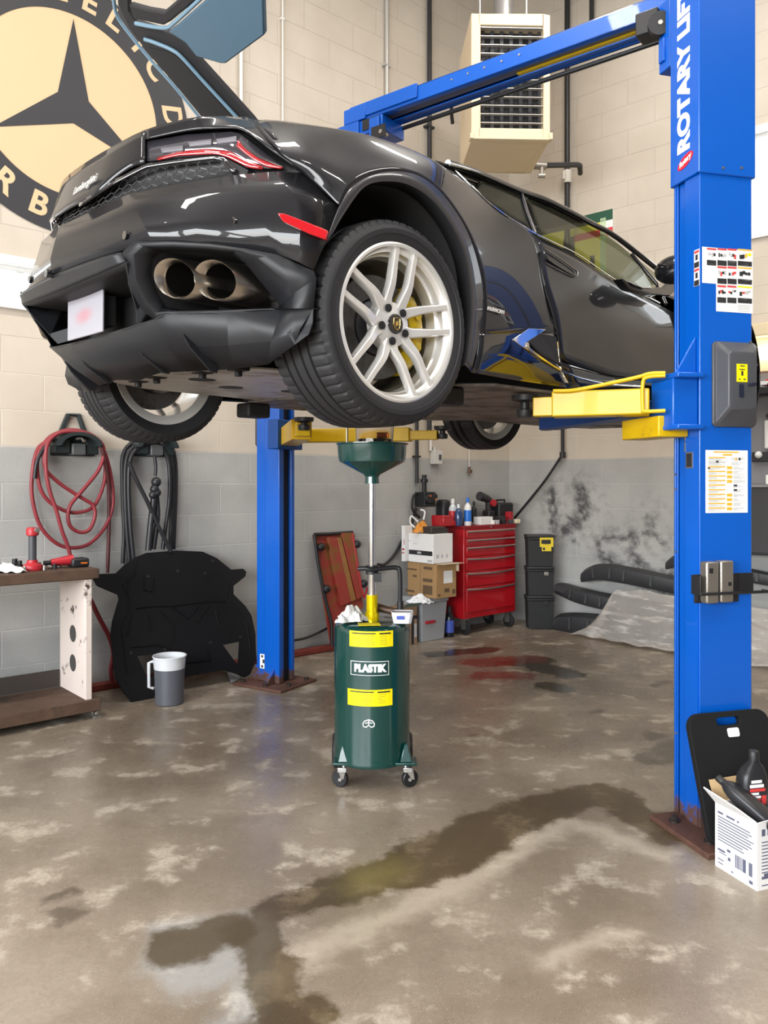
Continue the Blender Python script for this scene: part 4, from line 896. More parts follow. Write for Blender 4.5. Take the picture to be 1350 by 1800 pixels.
# adapter holder on the column
q = rf(1323, 1006); zt_ = rf(1270, 1008).z; zm = rf(1270, 1043, -.055).z; zl = rf(1270, 1058).z; ax_ = rf(1231, 1040, -.058).x
g = MB(FRC); g.box((ax_ + .012, -.006, zl), (.18, 0, zt_)); g.box((.17, -.006, zm - .004), (q.x, 0, zt_)); g.box((ax_, -.058, zm - .006), (ax_ + .005, 0, zt_))
g.box((ax_, -.060, zm - .006), (q.x + .03, -.055, zm + .006)); g.box((q.x + .025, -.060, zm - .006), (q.x + .03, -.02, zm + .006)); obj('adapter_holder', g, blk, rc, bevel=.002)
# base plate, bolts, gussets
g = MB(FRC); g.box((-.117, -.206, 0), (.37, .171, .022)); bp_ = obj('base_plate', g, rust, lift, bevel=.004)
for x, y in ((-.06, .08), (-.045, -.12), (.10, -.165), (.30, -.165)):
    g = MB(FRC); g.cyl((x, y, .022), (x, y, .030), .022, n=16); g.cyl((x, y, .030), (x, y, .046), .014, n=6); obj('anchor_bolt', g, mat('dark_bolt', (.05, .04, .035), .5, metal=.6), bp_)
g = MB(FRC); g.prism([(CWX * .12, -.0, .022), (CWX * .12, -.10, .022), (CWX * .12, -.0, .16)], (.010, 0, 0)); obj('gusset', g, blue, bp_)
g = MB(FRC); g.box((-.0015, .0, .022), (CWX, .003, .075)); g.v = [v for v in g.v]; obj('rust_band', g, rust, rc) if False else None
# swing arms of the near column
Zarm = 1.735
def car_pt(a, b, c): return FC @ P3(a, b, c)
pad1 = car_pt(.92, .78, .10); s1 = FRC @ Vector((-.10, .085, Zarm))
def armbox(mb, p, q, w0, w1, z0, z1, h0=None):
    p = Vector((p[0], p[1], 0)); q = Vector((q[0], q[1], 0)); d = (q - p).normalized(); n_ = Vector((-d.y, d.x, 0))
    h0 = h0 or (z0, z1)
    mb.rings([[p - n_ * w0 + Vector((0, 0, h0[0])), p + n_ * w0 + Vector((0, 0, h0[0])), p + n_ * w0 + Vector((0, 0, h0[1])), p - n_ * w0 + Vector((0, 0, h0[1]))], [q - n_ * w1 + Vector((0, 0, z0)), q + n_ * w1 + Vector((0, 0, z0)), q + n_ * w1 + Vector((0, 0, z1)), q - n_ * w1 + Vector((0, 0, z1))]])
def pad(pt, par, zlo, ztop=None):
    ztop = ztop or (CZ + .112)
    g = MB(); c = Vector((pt.x, pt.y, 0)); g.lathe([(.0, zlo), (.030, zlo), (.034, zlo + .01), (.034, zlo + .03), (.019, zlo + .035), (.019, ztop - .035), (.022, ztop - .034), (.055, ztop - .026), (.058, ztop - .004), (.0, ztop)], 24, c=c); return obj('lift_pad', g, blk, par, smooth=35)
carr = MB(FRC)
zA, zB = nar(1160, 738).z, nar(1160, 652).z
carr.box((-.115, .01, Zarm - .115), (.0, CWY - .01, Zarm + .10)); carr.prism([(-.10, .02, Zarm + .10), (0, .02, Zarm + .10), (0, .02, Zarm + .26)], (0, .012, 0)); carr.box((-.12, -.03, Zarm + .085), (0, CWY + .02, Zarm + .105)); carr.box((-.12, -.03, Zarm - .12), (0, CWY + .02, Zarm - .10))
cr = obj('carriage', carr, blue, lift, bevel=.005)
p0 = Vector((s1.x, s1.y, 0)); dd_ = Vector((pad1.x - s1.x, pad1.y - s1.y, 0)); Ld = dd_.length; dd_.normalize()
g = MB(); armbox(g, p0 + dd_ * .06, p0 + dd_ * (Ld - .12), .06, .055, Zarm - .055, Zarm + .05); a1 = obj('swing_arm', g, yel, lift, bevel=.006)
g = MB(); armbox(g, p0 + dd_ * (Ld - .20), p0 + dd_ * (Ld - .04), .042, .040, Zarm - .050, Zarm + .03); obj('arm_extension', g, yel, a1, bevel=.004)
pad(p0 + dd_ * Ld, a1, Zarm - .05)
nn = Vector((-dd_.y, dd_.x, 0)); nn = nn if nn.y < 0 else -nn
g = MB(); u = lambda k, z, o=.075: p0 + dd_ * k + nn * o + Vector((0, 0, z))
g.tube(crom([u(.0, Zarm + .105), u(.06, Zarm + .105), u(.12, Zarm + .09), u(.34, Zarm + .052), u(.44, Zarm + .05)], 4), .008, 8)
g.tube(crom([u(.0, Zarm + .095), u(.065, Zarm + .092), u(.085, Zarm + .07), u(.085, Zarm - .03), u(.075, Zarm - .045), u(.0, Zarm - .045)], 4), .008, 8)
obj('arm_guard', g, yel, a1, smooth=60)
# second near arm towards the front, with its blue extension
pad2 = car_pt(1.75, .30, .1); s2 = FRC @ Vector((-.07, .12, 0)); q2 = Vector((pad2.x, pad2.y, 0)); d2 = q2 - Vector((s2.x, s2.y, 0))
g = MB(); armbox(g, s2 - d2.normalized() * .05, Vector((s2.x, s2.y, 0)) + d2 * .22, .07, .06, Zarm - .145, Zarm - .06); a2 = obj('swing_arm', g, yel, lift, bevel=.006)
g = MB(); armbox(g, Vector((s2.x, s2.y, 0)) + d2 * .12, Vector((s2.x, s2.y, 0)) + d2 * .98, .055, .055, Zarm - .045, Zarm + .02); obj('arm_extension', g, blued, a2, bevel=.004)
pad(q2, a2, Zarm - .045)
# --- far column ---
GF = Vector((-.72, 5.475, 0)); FLc = frame(GF, (.85, -.527, 0))
g = MB(FLc); g.box((-.215, .014, .02), (-.115, .17, 3.45)); g.box((-.135, 0, .02), (0, .05, 3.45)); g.box((-.012, .135, .02), (0, .17, 3.45)); g.box((-.135, .14, .02), (-.012, .17, 3.45)); g.box((-.115, .05, .02), (-.10, .14, 3.45))
fc = obj('column', g, blue, lift, bevel=.005)
g = MB(FLc); g.box((-.10, .05, .02), (-.03, .14, 3.45)); obj('column_channel', g, mat('channel_black', (.01, .011, .016), .5), fc)
g = MB(FLc); g.box((-.31, -.13, 0), (.12, .27, .018)); fb_ = obj('base_plate', g, rust, lift, bevel=.004)
for x, y in ((-.26, -.08), (-.05, -.09), (.08, .0), (.08, .2)):
    g = MB(FLc); g.cyl((x, y, .018), (x, y, .038), .016, n=6); obj('anchor_bolt', g, mat('dark_bolt'), fb_)
g = MB(FLc); g.prism([(-.215, .03, .018), (-.29, .03, .018), (-.215, .03, .15)], (0, .01, 0)); g.prism([(-.05, 0, .018), (-.05, -.09, .018), (-.05, 0, .12)], (.01, 0, 0)); obj('gusset', g, blue, fb_)
p = FLc.inverted() @ onplane(460, 1163, GF, -Vector((FLc[0][1], FLc[1][1], 0))); g = MB(FLc); g.cur = 0; g.box((p.x - .024, .010, p.z - .05), (p.x + .024, .0139, p.z + .05)); g.cur = 1
for dz in (-.035, .035): g.box((p.x - .012, .0085, p.z + dz - .008), (p.x + .004, .0101, p.z + dz + .008))
g.box((p.x, .0085, p.z - .012), (p.x + .016, .0101, p.z + .014)); obj('white_plate', g, [white, blkp], fc)
g = MB(FLc); p = FLc.inverted() @ pxY(444, 752, 5.62); g.rings([[Vector((x, y, z)) for x, y in ((-.26, .05), (-.215, .05), (-.215, .15), (-.26, .15))] if False else [Vector((-.262 + e, .05 + e * .3, z)), Vector((-.216, .05, z)), Vector((-.216, .15, z)), Vector((-.262 + e, .15, z))] for z, e in ((1.63, .03), (1.68, 0), (1.95, 0), (1.98, .02))]); obj('release_cover', g, dgrey, fc, bevel=.004)
for z0_, z1_ in ((1.17, 1.28), (1.08, 1.1)): g = MB(FLc); g.box((-.235, .08, z0_), (-.2151, .11, z1_)); obj('release_bracket', g, blk, fc)
g = MB(FLc); g.box((-.02, -.10, Zarm - .10), (.07, .17, Zarm + .10)); cr2 = obj('carriage', g, blued, lift, bevel=.005)
P1 = car_pt(.92, -.78, .1); P2 = car_pt(2.0, -.70, .1); S = FLc @ Vector((.05, .05, 0))
P1 = Vector((P1.x, P1.y, 0)); P2 = Vector((P2.x, P2.y, 0)); S = Vector((S.x, S.y, 0))
d1_ = (P1 - S); g = MB(); armbox(g, S, S + d1_ * .86, .065, .06, Zarm - .075, Zarm + .045); a3 = obj('swing_arm', g, yel, lift, bevel=.006); pad(P1, a3, Zarm - .03)
g = MB(); armbox(g, S + d1_ * .8, S + d1_ * .97, .045, .04, Zarm - .06, Zarm + .02); obj('arm_extension', g, yel, a3, bevel=.004)
d2_ = (P2 - S); g = MB(); armbox(g, S, S + d2_ * .80, .06, .06, Zarm - .055, Zarm + .035); a4 = obj('swing_arm', g, yel, lift, bevel=.006)
g = MB(); armbox(g, S + d2_ * .74, S + d2_ * .97, .042, .035, Zarm - .045, Zarm + .015); obj('arm_extension', g, yel, a4, bevel=.004); pad(P2, a4, Zarm - .04)
# --- overhead beam ---
BA = Vector((-.21, 4.66, 0)); BB = Vector((1.30, 3.49, 0)); db = (BB - BA); LB = db.length; FBm = frame(BA, db)
if FBm[1][1] < 0: pass
ZT = 3.575
g = MB(FBm); e = 1 if (FBm.to_3x3() @ Vector((0, 1, 0))).y > 0 else -1
wB = .17 * e
def bb(mb, x0, x1, y0, y1, z0, z1): mb.box((x0, min(y0, y1), z0), (x1, max(y0, y1), z1))
bb(g, 0, LB, 0, .012 * e, ZT - .085, ZT); bb(g, 0, LB, 0, wB, ZT - .012, ZT); bb(g, 0, LB, wB - .012 * e, wB, ZT - .085, ZT); bb(g, 0, LB, 0, .035 * e, ZT - .085, ZT - .077); bb(g, 0, LB, wB - .06 * e, wB, ZT - .085, ZT - .077)
bm_ = obj('overhead_beam', g, blue, lift, bevel=.003)
g = MB(FBm); bb(g, .02, .50, -.012 * e, 0, ZT - .065, ZT + .012); bb(g, -.02, .14, -.016 * e, .05 * e, ZT - .08, ZT + .004); obj('beam_splice', g, blue, bm_, bevel=.003)
g = MB(FBm); bb(g, .05, LB, .036 * e, .105 * e, ZT - .070, ZT - .060); obj('beam_lining', g, mat('beam_grey', (.20, .21, .26), .5), bm_)
g = MB(FBm); bb(g, LB - .85, LB - .12, .085 * e, .11 * e, ZT - .079, ZT - .0685); obj('yellow_stripe', g, yel, bm_)
g = MB(FBm); g.cyl((.04, wB + .02 * e, ZT - .10), (LB - .12, wB + .02 * e, ZT - .10), .012, n=10); obj('shutoff_bar', g, blk, bm_, smooth=40)
for k in range(5): g = MB(FBm); x = .72 + .10 * k; g.cyl((x, -.003 * e, ZT - .035), (x, .0, ZT - .035), .006, n=10); obj('beam_bolt', g, steel, bm_)
p = pxY(1145, 46, 3.52); g = MB(frame(p, db)); g.box((-.055, -.05, -.05), (.045, .05, .05)); sw = obj('limit_switch', g, blk, lift, bevel=.006)
q = pxY(1160, 46, 3.46); g = MB(); dn = Vector((-.25, -.95, 0)); g.cyl(q, q + dn * .03, .052, n=20); obj('switch_wheel', g, blk, sw, smooth=35)
g = MB(); g.cyl(q + dn * .03, q + dn * .034, .010, n=12); obj('switch_bolt', g, steel, sw)
g = MB(frame(pxY(1175, 60, 3.44), RE)); g.box((-.02, -.04, -.16), (.06, .04, .14)); g.box((-.03, -.01, -.12), (.0, .03, -.02)); obj('beam_bracket', g, blue, lift, bevel=.004)
# bracket and link to the far column
BK = pxY(640, 230, 4.72)
g = MB(FBm); bb(g, -.03, .26, -.01 * e, .20 * e, ZT - .17, ZT - .088); bb(g, -.06, .10, -.03 * e, .0, ZT - .20, ZT - .09); bb(g, .18, .25, -.03 * e, .0, ZT - .25, ZT - .10); bk_ = obj('beam_end_bracket', g, blue, lift, bevel=.004)
g = MB(FBm); bb(g, -.13, .02, .02 * e, .03 * e, ZT - .15, ZT - .075); bb(g, .12, .24, -.016 * e, -.009 * e, ZT - .15, ZT - .09); bb(g, .20, .30, -.035 * e, -.028 * e, ZT - .23, ZT - .16); obj('bracket_plate', g, blk, bk_)
for x, z in ((-.10, ZT - .12), (.27, ZT - .2)): g = MB(FBm); g.cyl((x, -.04 * e, z), (x, .02 * e, z), .012, n=12); obj('bracket_bolt', g, steel, bk_)
cc = FLc @ Vector((-.11, .085, 0)); st = FBm @ Vector((.05, .085 * e, 0)); g = MB(); armbox(g, (st.x, st.y), (cc.x, cc.y), .07, .07, ZT - .165, ZT - .09); obj('column_link', g, blue, lift)
g = MB(FLc); g.box((-.215, .0, 3.40), (0, .17, ZT - .09)); obj('column_head', g, blue, fc)
# the two adapters standing in the holder
for i, (x0, x1, y0, y1) in enumerate(((1242, 1264, 988, 1061), (1267, 1290, 986, 1059))):
    a = rf(x0, y0, -.052); b_ = rf(x1, y1, -.052); t_ = MB(FRC); w_ = b_.x - a.x
    t_.box((a.x, -.0535, b_.z), (b_.x, -.008, a.z)); o = obj('lift_adapter', t_, mat('satin_nickel', (.36, .33, .29), .38, metal=.85), None, bevel=.008, seg=3)
    tag(o, ('left' if not i else 'right') + ' grey steel height adapter in the black holder on the near post', 'lift adapter', 'steel height adapters in the holder')
    d_ = MB(FRC); d_.box((a.x + w_ * (.55 if i else .2), -.0546, a.z - (.10 if i else .045)), (a.x + w_ * (.8 if i else .5), -.0534, a.z - (.085 if i else .025))); obj('adapter_mark', d_, blk, o)
# ---------------- waste oil drain ----------------
DY = 3.78; DX = (654 - 675) / FPX * DY; DT = (DX, DY, 0)
def dz(y, Y=DY): return CAMH + (HZ - y) / FPX * Y
green = mat('drain_green', (.002, .040, .034), .26, coat=.6)
drain = thing('waste_oil_drain', 'dark green wheeled waste oil drain with raised funnel under the car', 'oil drain', DT)
RT_ = .1785; c0 = Vector((DX, DY, 0))
zt, zb = .748, .106
g = MB(); g.lathe([(0, zb - .004), (RT_ - .02, zb - .004), (RT_, zb), (RT_ + .003, zb + .006), (RT_ + .001, zb + .02), (RT_, zb + .026), (RT_, zt - .035), (RT_ - .002, zt - .02), (RT_ - .014, zt - .005), (RT_ - .03, zt), (0, zt + .004)], 72, c=c0); tank = obj('tank', g, green, drain, smooth=35)
def cyl_patch(mb, x0, x1, y0, y1, r, m=0):       # pixel rect wrapped on the front of the tank
    f = lambda px: math.asin(max(-.99, min(.99, (px - 654) / 66.0)))
    mb.cur = m; a, b = f(x0), f(x1); n = 10; zA, zB = dz(y1, DY - RT_), dz(y0, DY - RT_)
    pts = lambda rr, z: [Vector((DX + rr * math.sin(a + (b - a) * k / n), DY - rr * math.cos(a + (b - a) * k / n), z)) for k in range(n + 1)]
    mb.grid([pts(r, zA), pts(r, zB)]); mb.grid([pts(r - .0008, zA), pts(r - .0008, zB)])
for k, (y0, y1, lbl) in enumerate(((1110, 1138, 'upper'), (1213, 1242, 'lower'))):
    g = MB(); x0, x1 = (617, 690) if k == 0 else (614, 689); cyl_patch(g, x0, x1, y0, y1, RT_ + .0012, 0)
    random.seed(k)
    cyl_patch(g, x0 + 4, x0 + 44, y0 + 3, y0 + 5, RT_ + .0018, 1); cyl_patch(g, x0 + 50, x1 - 4, y0 + 3, y0 + 5.5, RT_ + .0018, 1)
    for q in range(5):
        for s_ in range(3): cyl_patch(g, x0 + 4 + 23 * s_, x0 + 12 + 23 * s_ + 9 * random.random(), y0 + 8 + q * 3.6, y0 + 9.1 + q * 3.6, RT_ + .0018, 2)
    obj('yellow_label', g, [yelp, blkp, mat('print_olive', (.5, .38, .02), .6)], tank, weld=False)['label'] = lbl + ' yellow warning label'
g = MB(); cyl_patch(g, 619, 683, 1163, 1188, RT_ + .0010, 0); cyl_patch(g, 620, 682, 1164, 1187, RT_ + .0016, 1); obj('name_plate', g, [white, mat('plate_green', (.005, .04, .036), .4)], tank, weld=False)
def wrap_text(s, size, pz, px, r, m, name, bold=.0, sx=1.0):
    o = text(s, size, Matrix.Translation(wloc(tank)) @ Matrix.Identity(4), m, tank, name=name, bold=bold, sx=sx)
    for v in o.data.vertices:
        x, y, z = v.co; a = x / RT_ + math.asin((px - 654) / 66.0); rr = r + max(0, z) * .6; v.co = (DX + rr * math.sin(a), DY - rr * math.cos(a), pz + y)
        v.co -= wloc(tank)
    return o
wrap_text('PLASTIK', .046, dz(1175.5, DY - RT_), 651, RT_ + .0022, white, 'lettering', bold=.0032, sx=.86)
g = MB(); p = Vector((DX + RT_ * math.sin(-.07), DY - RT_ * math.cos(.07) - .001, dz(1273, DY - RT_)))
g.m = Matrix.Translation(p); g.cyl((0, .002, 0), (0, 0, 0), .0, .0); g.v = []; g.f = []; g.mi = []
g.tube([(-.024, 0, -.010), (-.026, 0, .002), (-.018, 0, .014), (0, 0, .020), (.018, 0, .014), (.026, 0, .002), (.024, 0, -.010), (.012, 0, -.014), (0, 0, -.004), (-.012, 0, -.014)], .0028, 6, True); g.tube([(0, 0, .018), (0, 0, -.004)], .0024, 5); g.tube([(-.016, 0, .004), (0, 0, .008), (.016, 0, .004)], .0024, 5); obj('round_emblem', g, white, tank)
# feet with casters
for x, s_ in ((-.128, -1), (.158, 1)):
    g = MB(); bx = DX + x; by = DY - .105
    g.box((bx - .05, by - .04, zb + .004), (bx + .05, by + .05, zb + .018))
    g.prism([(bx - .028, by - .035, zb + .018), (bx + .028, by - .035, zb + .018), (bx + .008, by - .01, zb + .095), (bx - .008, by - .01, zb + .095)], (0, .05, 0)); fo = obj('foot_bracket', g, green, drain, bevel=.004)
    g = MB(); g.cyl((bx - s_ * -.0, by, zb - .012), (bx, by, zb + .03), .011, n=12); g.box((bx - .02 + s_ * .008, by - .03, zb - .03), (bx + .02 + s_ * .008, by + .02, zb - .008)); g.prism([(bx - .019 + s_ * .01, by - .025, zb - .01), (bx + .022 + s_ * .01, by - .025, zb - .01), (bx + .020 + s_ * .02, by - .018, zb - .066), (bx + .006 + s_ * .02, by - .018, zb - .066)], (0, .004, 0)); fk = obj('caster', g, mat('zinc', (.62, .62, .60), .3, metal=.9), drain, bevel=.003)
    g = MB(); g.lathe([(.0, -.011), (.022, -.012), (.036, -.012), (.040, -.008), (.040, .008), (.036, .012), (.022, .012), (0, .011)], 28, axis='y', c=(0, 0, 0)); R_ = Matrix.Translation((bx + s_ * .018, by + .004, .0405)) @ Matrix.Rotation(R(28 * s_), 4, 'Z'); g.v = [R_ @ v for v in g.v]; obj('caster_wheel', g, mat('caster_rubber', (.015, .015, .017), .45), fk, smooth=35)
    g = MB(); g.cyl((bx + s_ * .018, by - .022, .0405), (bx + s_ * .018, by + .02, .0405), .008, n=10); obj('axle_nut', g, steel, fk)
for s_ in (-1, 1):
    g = MB(); g.lathe([(.0, -.016), (.045, -.018), (.075, -.018), (.084, -.010), (.084, .010), (.075, .018), (.045, .018), (0, .016)], 36, axis='x', c=(DX + s_ * .178, DY + .16, .085)); obj('rear_wheel', g, mat('caster_rubber'), drain, smooth=35)
g = MB(); g.cyl((DX - .175, DY + .16, .085), (DX + .175, DY + .16, .085), .012, n=10); g.box((DX - .12, DY + .10, zb), (DX + .12, DY + .17, zb + .012)); obj('axle', g, steel, drain)
# mast
g = MB(); g.cyl((DX, DY, zt), (DX, DY, dz(1045)), .027, n=24); g.cyl((DX, DY, zt), (DX, DY, zt + .04), .034, n=24); obj('yellow_collar', g, mat('collar_yellow', (.80, .60, .0), .18, metal=.55), drain, smooth=40)
g = MB(); g.cyl((DX, DY, dz(1045)), (DX, DY, dz(995)), .021, n=24); g.cyl((DX, DY, dz(995)), (DX, DY, dz(838)), .0165, n=24); obj('mast', g, mat('mast_chrome', (.72, .70, .68), .14, metal=1), drain, smooth=40)
g = MB(); g.cyl((DX, DY, dz(1009)), (DX, DY, dz(994)), .030, n=20); g.tube(crom([(DX - .065, DY - .02, dz(999)), (DX - .03, DY - .03, dz(998)), (DX, DY - .03, dz(1000)), (DX + .07, DY - .01, dz(998)), (DX + .115, DY, dz(998)), (DX + .132, DY, dz(1006)), (DX + .134, DY + .01, dz(1060))], 6), .011, 10); g.box((DX + .01, DY - .05, dz(1021)), (DX + .045, DY - .02, dz(1006))); g.cyl((DX + .134, DY + .01, zt), (DX + .134, DY + .01, dz(1058)), .016, n=12); obj('mast_handle', g, blk, drain, smooth=40)
# funnel
zr = dz(781); g = MB(); g.lathe([(.034, dz(850)), (.032, dz(838)), (.040, dz(834)), (.155, dz(812)), (.160, dz(806)), (.165, zr - .004), (.172, zr), (.172, zr + .004), (.163, zr + .003), (.157, dz(806)), (.152, dz(810)), (.03, dz(832)), (.0, dz(832))], 64, c=c0); fun = obj('funnel', g, green, drain, smooth=30)
g = MB(); g.lathe([(0, dz(812) + .004), (.150, dz(812) + .004), (.150, dz(812) + .008), (0, dz(812) + .008)], 40, c=c0); obj('funnel_screen', g, mat('mesh_grey'), fun)
g = MB(); g.cyl((DX - .118, DY - .02, dz(812)), (DX - .118, DY - .02, dz(745)), .006, n=8); g.cyl((DX - .118, DY - .02, dz(800)), (DX - .118, DY - .02, dz(786)), .012, n=8); obj('funnel_rod', g, mat('rod_olive', (.30, .26, .16), .4, metal=.4), fun)
# catch cup standing in the funnel
cup = thing('catch_cup', 'clear plastic cup with brown oil standing in the green funnel', 'cup', (DX + .01, DY, dz(812)))
clearp = mat('clear_plastic', (.93, .90, .87), .08, trans=1, ior=1.15, spec=.3)
cc_ = Vector((DX + .012, DY, 0)); z_ = dz(812) + .008; zc_ = dz(748)
g = MB(); g.lathe([(0, z_), (.078, z_), (.084, z_ + .01), (.092, zc_), (.088, zc_), (.080, z_ + .012), (0, z_ + .006)], 40, c=cc_); obj('cup_wall', g, clearp, cup, smooth=35)
g = MB(); g.lathe([(0, z_ + .008), (.079, z_ + .012), (.082, dz(772)), (0, dz(772))], 40, c=cc_); obj('oil', g, mat('dirty_oil', (.06, .03, .02), .12, coat=.3), cup, smooth=35)
g = MB(); g.m = Matrix.Translation((DX + .05, DY - .055, dz(766))); g.box((-.028, -.012, -.014), (.028, .012, .012)); obj('orange_piece', g, mat('orange_plastic', (.75, .16, .01), .4), cup, bevel=.004)
# things lying on the tank
tg = mat('rag_white', (.80, .79, .77), .85, bump=.4, bscale=30)
random.seed(11)
def cloth(name, c, sx, sy, h, m, seed=1, n=22, parent=None, thick=.004):
    rnd = random.Random(seed); ph = [rnd.uniform(0, 6.28) for _ in range(8)]; g = MB(); rows = []
    for i in range(n + 1):
        r = []
        for j in range(n + 1):
            u, v = i / n * 2 - 1, j / n * 2 - 1; d = max(abs(u), abs(v)); k = 1 + .25 * math.sin(3 * math.atan2(v, u) + ph[0]) + .12 * math.sin(5 * math.atan2(v, u) + ph[1])
            z = h * (1 - d ** 1.6) * (.65 + .35 * math.sin(4 * u + ph[2]) * math.cos(5 * v + ph[3])) + .012 * math.sin(11 * u + ph[4]) * math.sin(9 * v + ph[5]) + .006
            r.append(Vector(c) + Vector((u * sx * k, v * sy * k, max(.003, z))))
        rows.append(r)
    g.grid(rows); return obj(name, g, m, parent, smooth=60, solid=thick, sub=1)
zt2 = zt + .004
o = cloth('shop_rag', (DX - .095, DY - .03, zt2), .060, .065, .085, tg, 4); tag(o, 'crumpled white shop rag on top of the green oil drain', 'rag')
g = MB(); g.m = Matrix.Translation((DX - .012, DY - .115, zt2)) @ Matrix.Rotation(R(6), 4, 'Z'); g.cur = 0; g.box((-.050, -.035, 0), (.050, .03, .002)); g.cur = 1
for q in range(4): g.box((-.04, -.028 + .013 * q, .0019), (.03, -.024 + .013 * q, .0026))
o = obj('caution_card', g, [yelp, mat('print_olive')], None); tag(o, 'yellow caution card lying flat on the oil drain top', 'card')
tub = thing('plastic_tub', 'small white and blue plastic tub on the oil drain rim', 'tub', (DX + .148, DY - .055, zt2))
g = MB(); rs = []
for z, w in ((.0, .040), (.052, .050)): rs.append([Vector((DX + .142 + sx_ * w, DY - .06 + sy_ * w * .8, zt2 + z)) for sx_, sy_ in ((-1, -.7), (-.7, -1), (.7, -1), (1, -.7), (1, .7), (.7, 1), (-.7, 1), (-1, .7))])
g.rings(rs, True, True, False); obj('tub_body', g, mat('tub_white', (.70, .70, .72), .4), tub, solid=.003, smooth=30)
g = MB(); g.box((DX + .115, DY - .102, zt2 + .020), (DX + .150, DY - .1005, zt2 + .036)); obj('tub_label', g, mat('label_blue', (.06, .10, .45), .5), tub)
g = MB(); g.rings([[v * 1 for v in [Vector((p.x, p.y, zt2 + .044)) for p in rs[1]]], [Vector((p.x, p.y, zt2 + .046)) for p in rs[1]]]); obj('tub_contents', g, mat('grease_brown', (.36, .25, .19), .6), tub)
g = MB(); g.tube(crom([(DX + .02, DY + .075, zt2 + .05), (DX + .09, DY + .06, zt2 + .035), (DX + .17, DY + .02, zt2 + .03)], 5), lambda t: .020 - .006 * t, 10); o = obj('hand_tool', g, mat('tool_brown', (.13, .075, .05), .45, metal=.3), None, smooth=50); tag(o, 'brown cylindrical hand tool lying behind the drain mast', 'hand tool')
# ---------------- back wall: mural, conduits, hoses ----------------
def arc(cx, cz, r, y, n=96): return [Vector((cx + r * math.cos(2 * math.pi * k / n), y, cz + r * math.sin(2 * math.pi * k / n))) for k in range(n)]
MC = (-4.51, 3.935); mur = thing('wall_emblem', 'large round wall emblem with black three-pointed star and lettered ring', 'wall emblem', tuple(FB @ Vector((MC[0], 0, MC[1]))))
mtan = mat('mural_tan', (.64, .465, .275), .55); mblk = mat('mural_black', (.030, .029, .034), .55)
g = MB(FB); g.prism(arc(*MC, .63, -.004), (0, .0035, 0)); obj('disc', g, mtan, mur)
g = MB(FB); a, b = arc(MC[0], MC[1], .612, -.008), arc(MC[0], MC[1] - .012, .865, -.008); a2 = [p + Vector((0, .0075, 0)) for p in a]; b2 = [p + Vector((0, .0075, 0)) for p in b]
g.rings([a, b, b2, a2, a], True, False, False); obj('ring', g, mblk, mur)
st = []
for k in range(6):
    r = .58 if k % 2 == 0 else .118; t = R(90 + 60 * k); st.append((MC[0] + .02 + r * math.cos(t), -.0075, MC[1] + .0 + r * math.sin(t)))
g = MB(FB); g.prism(st, (0, .003, 0)); obj('star', g, mblk, mur)
for ch, a, flip in (('E', -6, 0), ('E', 10, 0), ('L', 24, 0), ('I', 40, 0), ('C', 54, 0), ('D', 79, 0), ('E', 98, 0), ('R', 214, 1), ('B', 196, 1), ('N', 178, 1)):
    t = R(a); r = .742; ux = Vector((math.cos(t), 0, -math.sin(t))); uy = Vector((math.sin(t), 0, math.cos(t)))
    if flip: ux = -ux; uy = -uy
    F = FB @ frame(Vector((MC[0] + r * math.sin(t), -.0095, MC[1] + r * math.cos(t))), ux, y=uy)
    text(ch, .21, F, mtan, mur, name='ring_letter', bold=.006)
# thin joints and pipes of the back wall
cond = mat('conduit_grey', (.50, .49, .46), .4, metal=.4); pipeb = mat('black_pipe', (.022, .022, .024), .4); pipew = mat('white_conduit', (.72, .69, .64), .5)
def vpipe(px, y0, y1, r, m, name, label, cat, wall='b', off=None, grp=None, z0=None, z1=None):
    off = off or r + .012; q0 = (bwall if wall == 'b' else rwall)(px, y0, off); q1 = (bwall if wall == 'b' else rwall)(px, y1, off)
    a = q0.z if z0 is None else z0; b_ = q1.z if z1 is None else z1
    g = MB(); g.cyl((q0.x, q0.y, a), (q0.x, q0.y, b_), r, n=12); o = obj(name, g, m, None, smooth=40)
    n_ = NB if wall == 'b' else NR; c = MB(); k = b_
    zz = min(a, b_) + .25
    while zz < max(a, b_) - .1:
        c.m = frame((q0.x - n_.x * (off - r) * .5, q0.y - n_.y * (off - r) * .5, zz), UB if wall == 'b' else UR, z=(0, 0, 1)); c.cbox((0, 0, 0), (r * 4.5, (off + r) * .98, .018)); zz += 1.3
    obj('pipe_strap', c, m, o); tag(o, label, cat, grp); return o
vpipe(424, 700, 0, .014, pipew, 'conduit', 'thin pale conduit on the back wall nearest the round wall emblem', 'conduit', z0=2.3, z1=6.78)
vpipe(680, 700, 0, .016, cond, 'conduit', 'grey conduit on back wall, second pipe left of the beige heater', 'conduit', z0=2.3, z1=6.78)
vpipe(755, 690, 0, .022, pipeb, 'pipe', 'dark pipe on back wall just left of the beige heater', 'pipe', z0=1.9, z1=6.78)
vpipe(497, 700, 0, .007, pipew, 'conduit', 'thin pale joint strip on back wall between the emblem and the grey conduit', 'conduit', z0=2.3, z1=6.78)
o = vpipe(757, 792, 690, .012, pipew, 'conduit', 'white conduit running down to the wall outlet box', 'conduit', z1=2.3)
o = vpipe(733, 850, 690, .016, pipeb, 'pipe', 'black conduit above the cable plug on the back wall', 'pipe', z1=2.3)
p = bwall(763, 804, 0); F = frame(p, -UB); ob = thing('outlet_box', 'grey metal switch box on the paint line of the back wall', 'outlet box', tuple(p))
